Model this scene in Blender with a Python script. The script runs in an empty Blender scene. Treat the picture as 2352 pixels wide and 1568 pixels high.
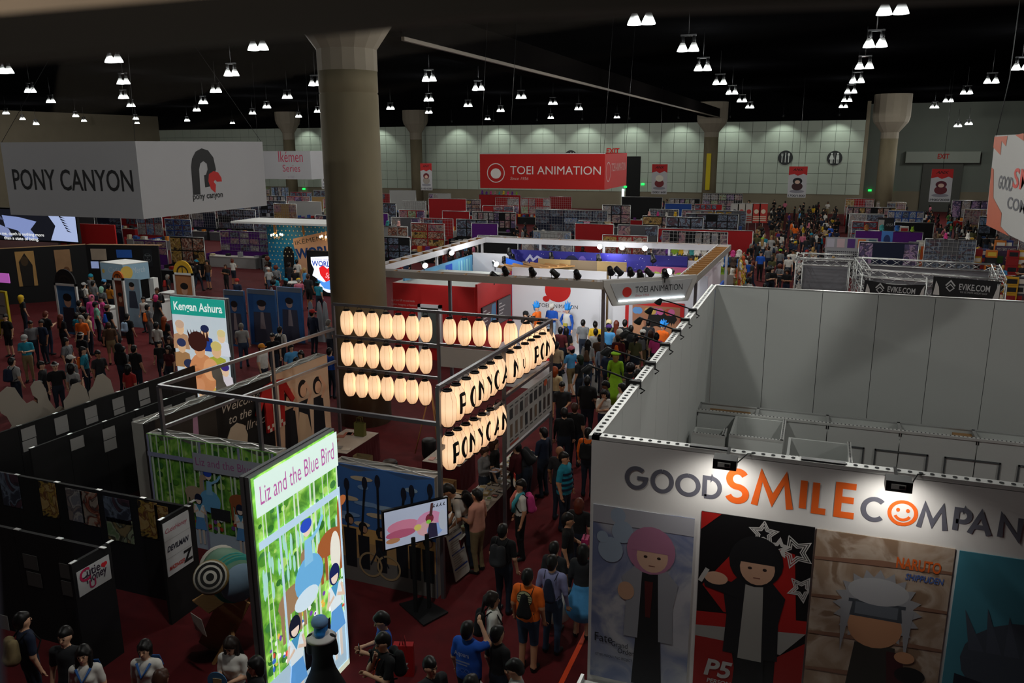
import bpy, bmesh, math, random
import numpy as np
from mathutils import Vector, Matrix
random.seed(7)
PI = math.pi
SC = bpy.context.scene
COL = SC.collection

# ------------------------------------------------------------------ camera
CAM_H, F_PX, PITCH, ROLL, YAW = 8.2, 1867.0, 13.54, -0.31, 20.62
_p, _y, _r = map(math.radians, (PITCH, YAW, ROLL))
_D = np.array([-math.sin(_y) * math.cos(_p), math.cos(_y) * math.cos(_p), -math.sin(_p)])
_R0 = np.array([math.cos(_y), math.sin(_y), 0.0])
_U0 = np.cross(_R0, _D)
_R = _R0 * math.cos(_r) + _U0 * math.sin(_r)
_U = np.cross(_R, _D)
_C = np.array([0.0, 0.0, CAM_H])
cam_d = bpy.data.cameras.new('camera')
cam = bpy.data.objects.new('camera', cam_d)
COL.objects.link(cam)
cam.matrix_world = Matrix(((_R[0], _U[0], -_D[0], 0), (_R[1], _U[1], -_D[1], 0), (_R[2], _U[2], -_D[2], CAM_H), (0, 0, 0, 1)))
cam_d.sensor_width = 23.5
cam_d.lens = 23.5 * F_PX / 2352.0
cam_d.clip_start = 0.05
cam_d.clip_end = 400
cam_d.dof.use_dof = True
cam_d.dof.focus_distance = 20.0
cam_d.dof.aperture_fstop = 3.5
SC.camera = cam

# ------------------------------------------------------------------ world, view
w = bpy.data.worlds.new('world')
SC.world = w
w.use_nodes = True
w.node_tree.nodes['Background'].inputs[0].default_value = (0.010, 0.010, 0.011, 1)
w.node_tree.nodes['Background'].inputs[1].default_value = 1.0
SC.view_settings.view_transform = 'Standard'
SC.view_settings.look = 'None'
SC.view_settings.gamma = 1.0
SC.view_settings.exposure = 0.0
SC.view_settings.use_curve_mapping = False
SC.cycles.use_denoising = True
SC.cycles.use_adaptive_sampling = True
SC.cycles.adaptive_threshold = 0.06
SC.cycles.max_bounces = 4
SC.cycles.diffuse_bounces = 2
SC.cycles.glossy_bounces = 2
SC.cycles.transparent_max_bounces = 8
SC.cycles.sample_clamp_indirect = 4.0
SC.cycles.caustics_reflective = False
SC.cycles.caustics_refractive = False
HALL_W = 1020.0          # power of one pair of hall lamps
CEIL_Z, LAMP_Z = 13.0, 11.3

def W(px, py, ax, val):
    """world point seen at a photo pixel, on the plane axis=value (measuring aid)"""
    v = _D * F_PX + _R * (px - 1176) - _U * (py - 784)
    return _C + v * ((val - _C[ax]) / v[ax])
def FZ(px, py, z=0.0): return W(px, py, 2, z)

ORD = 'first second third fourth fifth sixth seventh eighth ninth tenth eleventh twelfth thirteenth fourteenth fifteenth sixteenth seventeenth eighteenth nineteenth twentieth'.split()
ORD += ['twenty-' + o for o in ORD[:9]] + ['thirtieth'] + ['thirty-' + o for o in ORD[:9]]
# ------------------------------------------------------------------ materials
_M = {}
def srgb(c):
    return tuple(((x / 12.92) if x <= 0.04045 else ((x + 0.055) / 1.055) ** 2.4) for x in c)
def hexc(h):
    h = h.lstrip('#')
    return srgb(tuple(int(h[i:i + 2], 16) / 255 for i in (0, 2, 4)))
def mat(name, col=None, rough=0.6, metal=0.0, emit=0.0, var=0.0, scale=8.0, bump=0.0, stretch=(1, 1, 1)):
    """procedural material; var = value variation by a noise texture"""
    if name in _M: return _M[name]
    m = bpy.data.materials.new(name); _M[name] = m
    m.use_nodes = True
    nt = m.node_tree; b = nt.nodes['Principled BSDF']
    c = hexc(col) if isinstance(col, str) else tuple(col)
    b.inputs['Base Color'].default_value = (*c, 1)
    b.inputs['Roughness'].default_value = rough
    b.inputs['Metallic'].default_value = metal
    b.inputs['Specular IOR Level'].default_value = 0.3
    if emit:
        b.inputs['Emission Color'].default_value = (*c, 1)
        b.inputs['Emission Strength'].default_value = emit
        if emit != .8 and emit != .7: m.cycles.emission_sampling = 'NONE'
    if var or bump:
        tc = nt.nodes.new('ShaderNodeTexCoord'); mp = nt.nodes.new('ShaderNodeMapping')
        mp.inputs['Scale'].default_value = stretch
        n = nt.nodes.new('ShaderNodeTexNoise')
        n.inputs['Scale'].default_value = scale; n.inputs['Detail'].default_value = 4
        nt.links.new(tc.outputs['Object'], mp.inputs[0]); nt.links.new(mp.outputs[0], n.inputs['Vector'])
        if var:
            r = nt.nodes.new('ShaderNodeMapRange')
            r.inputs['To Min'].default_value = 1 - var; r.inputs['To Max'].default_value = 1 + var
            nt.links.new(n.outputs['Fac'], r.inputs['Value'])
            mx = nt.nodes.new('ShaderNodeVectorMath'); mx.operation = 'SCALE'
            mx.inputs[0].default_value = c
            nt.links.new(r.outputs[0], mx.inputs['Scale'])
            nt.links.new(mx.outputs[0], b.inputs['Base Color'])
            if emit: nt.links.new(mx.outputs[0], b.inputs['Emission Color'])
        if bump:
            bp = nt.nodes.new('ShaderNodeBump'); bp.inputs['Strength'].default_value = bump
            bp.inputs['Distance'].default_value = 0.02
            nt.links.new(n.outputs['Fac'], bp.inputs['Height']); nt.links.new(bp.outputs[0], b.inputs['Normal'])
    return m
def C(h, rough=0.65, emit=0.0):
    """plain printed / painted colour by hex"""
    return mat('colour_%s_%d_%d' % (h.strip('#'), rough * 100, emit * 100), h, rough, 0, emit)

def print_mat(name, cols, scale=3.0, seed=0.0):
    if name in _M: return _M[name]
    m = bpy.data.materials.new(name); _M[name] = m; m.use_nodes = True; nt = m.node_tree; b = nt.nodes['Principled BSDF']; b.inputs['Roughness'].default_value = .6
    tc = nt.nodes.new('ShaderNodeTexCoord'); mp = nt.nodes.new('ShaderNodeMapping'); mp.inputs['Location'].default_value = (seed, seed * 1.7, seed * .6)
    n = nt.nodes.new('ShaderNodeTexNoise'); n.inputs['Scale'].default_value = scale; n.inputs['Detail'].default_value = 5; n.inputs['Distortion'].default_value = 1.4
    cr = nt.nodes.new('ShaderNodeValToRGB'); cr.color_ramp.interpolation = 'LINEAR'; el = cr.color_ramp.elements
    k = len(cols); el[0].position = 0; el[0].color = (*(x * .6 for x in hexc(cols[0])), 1); el[1].position = .34 + .32 / k; el[1].color = (*(x * .6 for x in hexc(cols[1])), 1)
    for i in range(2, k): e = el.new(.34 + .32 * i / k); e.color = (*(x * .6 for x in hexc(cols[i])), 1)
    nt.links.new(tc.outputs['Object'], mp.inputs[0]); nt.links.new(mp.outputs[0], n.inputs[0]); nt.links.new(n.outputs['Fac'], cr.inputs[0]); nt.links.new(cr.outputs[0], b.inputs['Base Color'])
    return m
# ------------------------------------------------------------------ mesh builder
class MB:
    def __init__(s): s.v = []; s.f = []; s.mi = []; s.m = []; s.sm = []
    def slot(s, m):
        if m not in s.m: s.m.append(m)
        return s.m.index(m)
    def add(s, vs, fs, m, smooth=False):
        o = len(s.v); k = s.slot(m)
        s.v += [tuple(map(float, p)) for p in vs]
        for f in fs: s.f.append(tuple(i + o for i in f)); s.mi.append(k); s.sm.append(smooth)
        return s
    def box(s, a, b, m):
        x0, y0, z0 = (min(a[i], b[i]) for i in range(3)); x1, y1, z1 = (max(a[i], b[i]) for i in range(3))
        return s.add([(x0, y0, z0), (x1, y0, z0), (x1, y1, z0), (x0, y1, z0), (x0, y0, z1), (x1, y0, z1), (x1, y1, z1), (x0, y1, z1)],
              [(0, 3, 2, 1), (4, 5, 6, 7), (0, 1, 5, 4), (1, 2, 6, 5), (2, 3, 7, 6), (3, 0, 4, 7)], m)
    def obox(s, o, u, v, w, m):
        """box from corner o and three edge vectors"""
        o, u, v, w = (np.array(x, float) for x in (o, u, v, w))
        P = [o, o + u, o + u + v, o + v, o + w, o + u + w, o + u + v + w, o + v + w]
        fs = [(0, 3, 2, 1), (4, 5, 6, 7), (0, 1, 5, 4), (1, 2, 6, 5), (2, 3, 7, 6), (3, 0, 4, 7)]
        if np.dot(np.cross(u, v), w) < 0: fs = [f[::-1] for f in fs]
        return s.add(P, fs, m)
    def bar(s, a, b, wd, ht, m, up=(0, 0, 1)):
        """rectangular bar between two points"""
        a, b = np.array(a, float), np.array(b, float); d = b - a; d /= np.linalg.norm(d)
        up = np.array(up, float)
        if abs(d @ up) > 0.98: up = np.array((0, 1, 0.))
        x = np.cross(d, up); x /= np.linalg.norm(x); y = np.cross(x, d)
        return s.obox(a - x * wd / 2 - y * ht / 2, x * wd, y * ht, b - a, m)
    def tube(s, pts, r, m, n=8, cap=True, smooth=True):
        pts = [np.array(p, float) for p in pts]
        rs = r if isinstance(r, (list, tuple)) else [r] * len(pts)
        vs = []; fs = []; x = None
        for i, p in enumerate(pts):
            d = pts[min(i + 1, len(pts) - 1)] - pts[max(i - 1, 0)]; d = d / (np.linalg.norm(d) + 1e-9)
            if x is None:
                x = np.cross(d, (0, 0, 1.0) if abs(d[2]) < 0.9 else (1.0, 0, 0))
            else: x = x - d * (x @ d)
            x = x / (np.linalg.norm(x) + 1e-9); y = np.cross(d, x)
            for k in range(n):
                a = 2 * PI * k / n; vs.append(p + (x * math.cos(a) + y * math.sin(a)) * rs[i])
        for i in range(len(pts) - 1):
            for k in range(n):
                k2 = (k + 1) % n; fs.append((i * n + k, i * n + k2, i * n + n + k2, i * n + n + k))
        if cap: fs += [tuple(range(n))[::-1], tuple(range((len(pts) - 1) * n, len(pts) * n))]
        return s.add(vs, fs, m, smooth)
    def lathe(s, prof, c, m, n=16, smooth=True, axis=2):
        """profile [(r,z)...] around an axis through c"""
        vs = []; fs = []; c = np.array(c, float)
        for r, z in prof:
            for k in range(n):
                a = 2 * PI * k / n; q = [r * math.cos(a), r * math.sin(a), z]
                if axis == 0: q = [q[2], q[0], q[1]]
                elif axis == 1: q = [q[1], q[2], q[0]]
                vs.append(c + q)
        L = len(prof)
        for i in range(L - 1):
            for k in range(n):
                k2 = (k + 1) % n; fs.append((i * n + k, i * n + k2, i * n + n + k2, i * n + n + k))
        if prof[0][0] > 1e-5: fs.append(tuple(range(n))[::-1])
        if prof[-1][0] > 1e-5: fs.append(tuple(range((L - 1) * n, L * n)))
        return s.add(vs, fs, m, smooth)
    def ball(s, c, r, m, n=10, k=6):
        r = r if isinstance(r, (list, tuple)) else (r, r, r); c = np.array(c, float)
        vs = [c + (0, 0, -r[2])]; fs = []
        for i in range(1, k):
            t = -PI / 2 + PI * i / k
            for j in range(n):
                a = 2 * PI * j / n
                vs.append(c + (r[0] * math.cos(t) * math.cos(a), r[1] * math.cos(t) * math.sin(a), r[2] * math.sin(t)))
        vs.append(c + (0, 0, r[2])); T = len(vs) - 1
        for j in range(n): fs.append((0, 1 + (j + 1) % n, 1 + j))
        for i in range(k - 2):
            for j in range(n):
                a, b = 1 + i * n + j, 1 + i * n + (j + 1) % n; fs.append((a, b, b + n, a + n))
        for j in range(n): fs.append((T, 1 + (k - 2) * n + j, 1 + (k - 2) * n + (j + 1) % n))
        return s.add(vs, fs, m, True)
    def prism(s, poly, o, u, v, n, t, m):
        """extruded flat outline: poly [(a,b)] in frame o,u,v; thickness t along n, starting at o"""
        o, u, v, n = (np.array(x, float) for x in (o, u, v, n)); K = len(poly)
        ar = sum(poly[i][0] * poly[(i + 1) % K][1] - poly[(i + 1) % K][0] * poly[i][1] for i in range(K))
        if (ar < 0) != (np.dot(np.cross(u, v), n) < 0): poly = poly[::-1]
        a = [o + u * p[0] + v * p[1] for p in poly]; b = [p + n * t for p in a]
        return s.add(a + b, [tuple(range(K))[::-1], tuple(range(K, 2 * K))] + [(i, (i + 1) % K, K + (i + 1) % K, K + i) for i in range(K)], m)
    def mesh(s, name):
        me = bpy.data.meshes.new(name); me.from_pydata(s.v, [], s.f)
        for m in s.m: me.materials.append(m)
        me.polygons.foreach_set('material_index', s.mi); me.polygons.foreach_set('use_smooth', s.sm)
        me.update(); return me
    def build(s, name, parent=None, origin=None, **tags):
        """one mesh object; vertices are in world space and get rebased to the parent's (or own) origin"""
        base = np.zeros(3)
        if parent is not None: base = world_loc(parent)
        loc = np.array(origin, float) - base if origin is not None else np.zeros(3)
        sh = base + loc
        s.v = [(p[0] - sh[0], p[1] - sh[1], p[2] - sh[2]) for p in s.v]
        o = bpy.data.objects.new(name, s.mesh(name)); COL.objects.link(o)
        if parent is not None: o.parent = parent
        o.location = loc
        tag(o, **tags); return o
def world_loc(o):
    b = np.zeros(3)
    while o is not None: b = b + np.array(o.location); o = o.parent
    return b
def tag(o, label=None, cat=None, group=None, kind=None):
    if label: o['label'] = label
    if cat: o['category'] = cat
    if group: o['group'] = group
    if kind: o['kind'] = kind
    return o
def thing(name, label, cat, loc=(0, 0, 0), rz=0.0, group=None, kind=None):
    o = bpy.data.objects.new(name, None); COL.objects.link(o)
    o.empty_display_size = 0.2
    o.location = tuple(map(float, loc)); o.rotation_euler = (0, 0, rz)
    return tag(o, label, cat, group, kind)
def part(name, parent, fn, **t):
    b = MB(); fn(b); return b.build(name, parent, **t)
def boxpart(name, parent, a, b_, m, **t):
    return MB().box(a, b_, m).build(name, parent, **t)
def copy_tree(o, parent=None):
    c = o.copy(); COL.objects.link(c); c.parent = parent
    for ch in list(o.children): copy_tree(ch, c)
    return c

# ------------------------------------------------------------------ flat print on a surface
class Frame:
    """a flat face: origin, unit u (right), v (up), n (outward)"""
    def __init__(s, o, u, v=(0, 0, 1)):
        s.o = np.array(o, float); s.u = np.array(u, float) / np.linalg.norm(u); s.v = np.array(v, float) / np.linalg.norm(v)
        s.n = np.cross(s.u, s.v)
    def at(s, a, b, d=0.0): return s.o + s.u * a + s.v * b + s.n * d
    def px(s, x, y):
        v = _D * F_PX + _R * (x - 1176) - _U * (y - 784)
        t = ((s.o - _C) @ s.n) / (v @ s.n); q = _C + v * t - s.o
        return (q @ s.u, q @ s.v)
class Print:
    """a sheet of printed shapes, one mesh of thin layers on a frame"""
    def __init__(s, fr, d=0.004, step=None): s.fr = fr; s.b = MB(); s.d = d; s.st = .00015
    def poly(s, pts, m):
        pts = list(pts); f = s.fr; d = s.d; s.d += s.st
        ar = sum(pts[i][0] * pts[(i + 1) % len(pts)][1] - pts[(i + 1) % len(pts)][0] * pts[i][1] for i in range(len(pts)))
        if ar < 0: pts = pts[::-1]
        s.b.add([f.at(a, b, d) for a, b in pts], [tuple(range(len(pts)))], m if not isinstance(m, str) else C(m)); return s
    def rect(s, a0, b0, a1, b1, m): return s.poly([(a0, b0), (a1, b0), (a1, b1), (a0, b1)], m)
    def oval(s, a, b, ra, rb, m, n=20, t0=0, t1=2 * PI, rot=0.0):
        P = []
        full = abs(t1 - t0 - 2 * PI) < 1e-6
        for i in range(n + (0 if full else 1)):
            t = t0 + (t1 - t0) * i / n; x, y = ra * math.cos(t), rb * math.sin(t)
            P.append((a + x * math.cos(rot) - y * math.sin(rot), b + x * math.sin(rot) + y * math.cos(rot)))
        return s.poly(P, m)
    def ring(s, a, b, ro, ri, m, n=28, t0=0, t1=2 * PI):
        f = s.fr; d = s.d; s.d += s.st; vs = []; fs = []
        for i in range(n + 1):
            t = t0 + (t1 - t0) * i / n
            for r in (ro, ri): vs.append(f.at(a + r * math.cos(t), b + r * math.sin(t), d))
        for i in range(n): fs.append((2 * i, 2 * i + 2, 2 * i + 3, 2 * i + 1))
        s.b.add(vs, fs, m if not isinstance(m, str) else C(m)); return s
    def stroke(s, pts, wd, m):
        """line of even width with mitred joints"""
        P = [np.array(p, float) for p in pts]; Lf = []; Rt = []
        for i, p in enumerate(P):
            d0 = P[i] - P[i - 1] if i else P[1] - P[0]; d1 = P[i + 1] - P[i] if i < len(P) - 1 else d0
            d0 = d0 / (np.linalg.norm(d0) + 1e-9); d1 = d1 / (np.linalg.norm(d1) + 1e-9)
            n0 = np.array((-d0[1], d0[0])); n1 = np.array((-d1[1], d1[0])); nn = n0 + n1
            nn = nn / max(np.linalg.norm(nn), 1e-6); k = wd / 2 / max(nn @ n0, 0.45)
            Lf.append(p + nn * k); Rt.append(p - nn * k)
        f = s.fr; d = s.d; s.d += s.st
        vs = [f.at(*q, d) for q in Lf] + [f.at(*q, d) for q in Rt]; N = len(P)
        s.b.add(vs, [(i + N, i + 1 + N, i + 1, i) for i in range(N - 1)], m if not isinstance(m, str) else C(m)); return s
    def text(s, t, a, b, size, m, width=None, bold=0.0, shear=0.0, align='l', height=None, rot=0.0, space=1.0):
        """lettering; (a,b) is the left/centre of the baseline; width fits the line to a length"""
        vs, fs = text_geo(t, bold, shear, space)
        if not vs: return s
        x0 = min(v[0] for v in vs); x1 = max(v[0] for v in vs)
        sx = size if width is None else width / (x1 - x0)
        sy = size
        if height is not None:
            sy = height / max(max(v[1] for v in vs), 1e-3)
        off = -x0 if align == 'l' else -(x0 + x1) / 2
        f = s.fr; d = s.d; s.d += s.st
        P = []
        for v in vs:
            x, y = (v[0] + off) * sx, v[1] * sy
            P.append(f.at(a + x * math.cos(rot) - y * math.sin(rot), b + x * math.sin(rot) + y * math.cos(rot), d))
        s.b.add(P, fs, m if not isinstance(m, str) else C(m)); return s
    def build(s, name, parent, **t): return s.b.build(name, parent, **t)
_TG = {}
def text_geo(t, bold, shear, space=1.0):
    k = (t, bold, shear, space)
    if k in _TG: return _TG[k]
    cu = bpy.data.curves.new('lettering', 'FONT'); cu.body = t; cu.size = 1.0; cu.offset = bold; cu.shear = shear
    cu.resolution_u = 3; cu.fill_mode = 'FRONT'; cu.space_character = space
    o = bpy.data.objects.new('lettering', cu); COL.objects.link(o)
    dg = bpy.context.evaluated_depsgraph_get()
    me = bpy.data.meshes.new_from_object(o.evaluated_get(dg))
    vs = [tuple(v.co) for v in me.vertices]; fs = []
    for p in me.polygons:
        f = tuple(p.vertices); fs.append(f if p.normal.z >= 0 else f[::-1])
    bpy.data.objects.remove(o); bpy.data.meshes.remove(me); bpy.data.curves.remove(cu)
    _TG[k] = (vs, fs); return _TG[k]

# ------------------------------------------------------------------ soft bodies: distance field -> one continuous surface
def sdf_mesh(prims, h, k=0.03, pad=0.05):
    """prims: (a, b, ra, rb, slot, flat) tapered limbs (flat = (sx,sy) squash) blended into one surface; returns verts, quads, slots"""
    A = np.array([p[0] for p in prims], float); B = np.array([p[1] for p in prims], float)
    R = max(max(p[2], p[3]) for p in prims) + pad
    lo = np.minimum(A.min(0), B.min(0)) - R; hi = np.maximum(A.max(0), B.max(0)) + R
    n = np.ceil((hi - lo) / h).astype(int) + 1
    ax = [lo[i] + h * np.arange(n[i]) for i in range(3)]
    D = np.full(n, 9.0, np.float32)
    def ev(p, X, Y, Z):
        a, b, ra, rb, sl, fl = p; a = np.array(a, float); b = np.array(b, float)
        sx, sy = fl if fl else (1, 1)
        s = np.array((sx, sy, 1.0)); a = a * s; b = b * s; d = b - a; L2 = max(d @ d, 1e-9)
        x, y, z = X * sx, Y * sy, Z
        t = np.clip(((x - a[0]) * d[0] + (y - a[1]) * d[1] + (z - a[2]) * d[2]) / L2, 0, 1)
        q = np.sqrt((x - a[0] - t * d[0]) ** 2 + (y - a[1] - t * d[1]) ** 2 + (z - a[2] - t * d[2]) ** 2) - (ra + (rb - ra) * t)
        return q / max(sx, sy)
    for p in prims:
        r = max(p[2], p[3]) + 3 * k + 2 * h
        l = np.minimum(p[0], p[1]) - r; u = np.maximum(p[0], p[1]) + r
        sl = tuple(slice(max(int((l[i] - lo[i]) / h), 0), min(int((u[i] - lo[i]) / h) + 2, n[i])) for i in range(3))
        X, Y, Z = np.meshgrid(ax[0][sl[0]], ax[1][sl[1]], ax[2][sl[2]], indexing='ij', sparse=True)
        d = ev(p, X, Y, Z).astype(np.float32); o = D[sl]
        kk = k if p[2] > 0.03 else k * 0.4
        hh = np.clip(0.5 + 0.5 * (o - d) / kk, 0, 1)
        D[sl] = np.where(o > 5, d, o * (1 - hh) + d * hh - kk * hh * (1 - hh))
    ins = D < 0
    c = np.zeros(np.array(D.shape) - 1, int)
    for i in (0, 1):
        for j in (0, 1):
            for m in (0, 1): c += ins[i:i + c.shape[0], j:j + c.shape[1], m:m + c.shape[2]]
    act = (c > 0) & (c < 8); idx = np.argwhere(act)
    num = np.full(act.shape, -1); num[act] = np.arange(len(idx))
    acc = np.zeros((len(idx), 3)); cnt = np.zeros(len(idx))
    cor = [np.array((i, j, m)) for i in (0, 1) for j in (0, 1) for m in (0, 1)]
    for e0 in cor:
        for axx in range(3):
            if e0[axx]: continue
            e1 = e0.copy(); e1[axx] = 1
            d0 = D[tuple((idx + e0).T)]; d1 = D[tuple((idx + e1).T)]
            ok = (d0 < 0) != (d1 < 0); t = np.where(ok, d0 / np.where(ok, d0 - d1, 1), 0)
            acc[ok] += (e0 + (e1 - e0) * t[:, None])[ok]; cnt[ok] += 1
    V = lo + h * (idx + acc / np.maximum(cnt, 1)[:, None])
    Q = []
    for axx in range(3):
        u, v = (axx + 1) % 3, (axx + 2) % 3
        a = [slice(None)] * 3; b = [slice(None)] * 3
        a[axx] = slice(0, -1); b[axx] = slice(1, None)
        s = ins[tuple(a)] != ins[tuple(b)]; P = np.argwhere(s)
        P = P[(P[:, u] > 0) & (P[:, v] > 0)]
        eu = np.zeros(3, int); eu[u] = 1; ev_ = np.zeros(3, int); ev_[v] = 1
        q = np.stack([num[tuple((P - eu - ev_).T)], num[tuple((P - ev_).T)], num[tuple(P.T)], num[tuple((P - eu).T)]], 1)
        fl = ~ins[tuple(P.T)]; q[fl] = q[fl][:, ::-1]; Q.append(q)
    Q = np.concatenate(Q); Q = Q[(Q >= 0).all(1)]
    Cn = V[Q].mean(1)
    best = np.full(len(Cn), 9.0); sl = np.zeros(len(Cn), int)
    for p in prims:
        d = ev(p, Cn[:, 0], Cn[:, 1], Cn[:, 2]); m = d < best; best[m] = d[m]; sl[m] = p[4]
    return V, Q, sl
# ------------------------------------------------------------------ people
def _v(*a): return np.array(a, float)
def rotx(p, piv, ang):
    p = np.array(p, float) - piv; c, s = math.cos(ang), math.sin(ang)
    return _v(p[0], p[1] * c - p[2] * s, p[1] * s + p[2] * c) + piv
POSES = {
 # elbow, wrist for (right, left) relative to a standing figure facing -Y; feet = (dy right, dy left); lean, head pitch, head turn
 'stand': dict(el=((-.235, .02, 1.14), (.235, .02, 1.14)), wr=((-.245, -.05, .90), (.245, -.05, .90))),
 'walk':  dict(el=((-.235, .09, 1.16), (.235, -.07, 1.16)), wr=((-.24, .04, .93), (.24, -.20, .98)), feet=(-.22, .24)),
 'phone': dict(el=((-.225, -.02, 1.15), (.225, -.02, 1.15)), wr=((-.09, -.27, 1.20), (.06, -.27, 1.18)), head=.35),
 'photo': dict(el=((-.25, -.14, 1.33), (.25, -.14, 1.30)), wr=((-.10, -.30, 1.55), (.08, -.30, 1.53))),
 'lean':  dict(el=((-.25, -.10, 1.16), (.25, -.10, 1.16)), wr=((-.20, -.30, 1.04), (.18, -.32, 1.06)), lean=.55, head=.15),
 'hip':   dict(el=((-.33, .06, 1.17), (.235, .02, 1.14)), wr=((-.17, -.05, 1.02), (.245, -.05, .90))),
 'cross': dict(el=((-.225, -.04, 1.16), (.225, -.04, 1.16)), wr=((.05, -.19, 1.20), (-.05, -.17, 1.24))),
 'carry': dict(el=((-.235, .02, 1.14), (.225, -.02, 1.15)), wr=((-.245, -.05, .90), (.12, -.24, 1.12)), head=.1),
 'chin':  dict(el=((-.20, -.12, 1.14), (.21, -.10, 1.15)), wr=((.0, -.14, 1.44), (-.07, -.20, 1.15)), head=.2),
 'up':    dict(el=((-.27, -.10, 1.42), (.235, .02, 1.14)), wr=((-.13, -.16, 1.62), (.245, -.05, .90))),
 'hips2': dict(el=((-.34, .06, 1.18), (.34, .06, 1.18)), wr=((-.17, -.03, 1.0), (.17, -.03, 1.0)), feet=(0, 0), wide=.05),
}
PERSON_MATS = None
def body_mesh(name, h, female=False, skirt=None, heavy=0.0, long_sleeve=False):
    P = POSES[name]; lean = P.get('lean', 0); piv = _v(0, 0, .93)
    T = lambda p: rotx(p, piv, lean)
    hp = P.get('head', 0); hpiv = _v(0, 0, 1.53)
    Hd = lambda p: T(rotx(p, hpiv, hp))
    dy = P.get('feet', (0, 0)); wd = P.get('wide', 0)
    sw = .155 if female else .175
    pr = []
    def L(a, b, ra, rb, sl, fl=None): pr.append((np.array(a, float), np.array(b, float), ra, rb, sl, fl))
    g = heavy
    L((0, 0, .90), (0, 0, .97), .145 + g * .5, .145 + g * .6, 3, (.92, 1.25))
    L(T((0, 0, .97)), T((0, -g * .25, 1.10)), .142 + g, .138 + g, 1, (.95, 1.28))
    L(T((0, -g * .2, 1.10)), T((0, 0, 1.33)), .138 + g, .155 + g * .4, 1, (.95, 1.36))
    L(T((-sw + .02, 0, 1.405)), T((sw - .02, 0, 1.405)), .066, .066, 1)
    if female: L(T((-.06, -.07, 1.28)), T((.06, -.07, 1.28)), .065, .065, 1)
    L(T((0, .01, 1.42)), Hd((0, .0, 1.54)), .055, .050, 0)
    L(Hd((0, .018, 1.638)), Hd((0, .014, 1.625)), .096, .094, 0, (1.14, 1))
    L(Hd((0, -.01, 1.60)), Hd((0, -.028, 1.555)), .078, .056, 0, (1.08, 1))
    L(Hd((0, -.098, 1.612)), Hd((0, -.108, 1.590)), .011, .015, 0)
    for s in (-1, 1): L(Hd((s * .084, .012, 1.625)), Hd((s * .084, .012, 1.595)), .018, .014, 0, (1.6, 1))
    hands = []
    for s, el, wr in zip((-1, 1), P['el'], P['wr']):
        sh = T((s * (sw + .012), 0, 1.395)); e = T((el[0] * (sw / .175), el[1], el[2])); w_ = T(wr)
        mid = sh + (e - sh) * .72
        L(sh, mid, .060 + g * .1, .054 + g * .1, 1); L(sh + (e - sh) * .6, e, .044 + g * .1, .040 + g * .1, 2)
        L(e, w_, .042 + g * .05, .028, 2)
        d = (w_ - e) / np.linalg.norm(w_ - e); L(w_, w_ + d * .075, .026, .034, 0, None); hands.append((s, w_, d))
    for s, fy in zip((-1, 1), dy):
        hip = _v(s * .088, 0, .89); an = _v(s * (.10 + wd), fy + .03, .085); kn = (hip + an) / 2 + _v(0, -.035 - abs(fy) * .12, .01)
        if fy > .1: an = an + _v(0, 0, .05)
        L(hip, kn, .092 + g * .25, .064 + g * .1, 3); L(kn, an, .058 + g * .08, .044, 4)
        L(an + _v(0, .01, -.04), an + _v(s * .02, -.15, -.05), .042, .036, 5)
        L(an + _v(0, 0, .0), an + _v(0, 0, -.03), .044, .044, 5)
    if skirt: L((0, 0, .94), (0, 0, skirt), .15, .15 + (.94 - skirt) * .42, 3, (.95, 1.1))
    V, Q, sl = sdf_mesh(pr, h)
    b = MB(); ms = [PM[i] for i in range(8)]; b.m = list(ms)
    b.v = [tuple(x) for x in V]; b.f = [tuple(q) for q in Q]; b.mi = [int(x) for x in sl]; b.sm = [True] * len(Q)
    sk = PM[0]
    for s, w_, d in hands:                                     # five fingers on each palm
        side = np.cross(d, (0, -1.0, 0)); ns = np.linalg.norm(side)
        side = side / ns if ns > .2 else _v(1, 0, 0)
        inw = np.cross(side, d); inw = inw / np.linalg.norm(inw)
        if inw[1] > 0: inw = -inw
        pc = w_ + d * .075
        for i, (o_, ln) in enumerate(((-.026, .068), (-.009, .08), (.009, .075), (.025, .06))):
            a = pc + side * o_ + d * .012; m1 = a + d * ln * .55 + inw * .006; m2 = m1 + d * ln * .38 + inw * ln * .35
            b.tube([a, m1, m2], [.0095, .009, .007], sk, 5)
        a = w_ + d * .035 + side * (.03 * -s); m1 = a + d * .035 + side * (.022 * -s) + inw * .012
        b.tube([a, m1, m1 + d * .03 + inw * .01], [.011, .010, .008], sk, 5)
    for s in (-1, 1):
        b.ball(Hd((s * .034, -.083, 1.625)), (.013, .008, .008), PM[6], 6, 4)
        b.tube([Hd((s * .016, -.094, 1.647)), Hd((s * .052, -.084, 1.65))], .005, PM[6], 4)
    b.tube([Hd((-.022, -.088, 1.562)), Hd((0, -.094, 1.560)), Hd((.022, -.088, 1.562))], .005, PM[7], 4)
    me = b.mesh('person_body')
    M = Matrix.Translation((0, 0, .93)) @ Matrix.Rotation(lean, 4, 'X') @ Matrix.Translation((0, 0, -.93)) @ Matrix.Translation((0, 0, 1.53)) @ Matrix.Rotation(hp, 4, 'X') @ Matrix.Translation((0, 0, -1.53))
    MT = Matrix.Translation((0, 0, .93)) @ Matrix.Rotation(lean, 4, 'X') @ Matrix.Translation((0, 0, -.93))
    return me, M, MT
SKIN = [mat('skin_%d' % i, c, .55, var=.06, scale=9) for i, c in enumerate(('#c99d80', '#b98565', '#9a6a4c', '#d8ae92', '#6f4a35'))]
PM = [SKIN[0], mat('cloth_default', '#222222', .85), SKIN[0], mat('trouser_default', '#1a1c22', .85), mat('trouser_default2', '#1a1c22', .85), mat('shoe_dark', '#141414', .6), mat('eye_dark', '#0c0806', .3), mat('lip', '#7c3f38', .5)]
_BODY = {}
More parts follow.
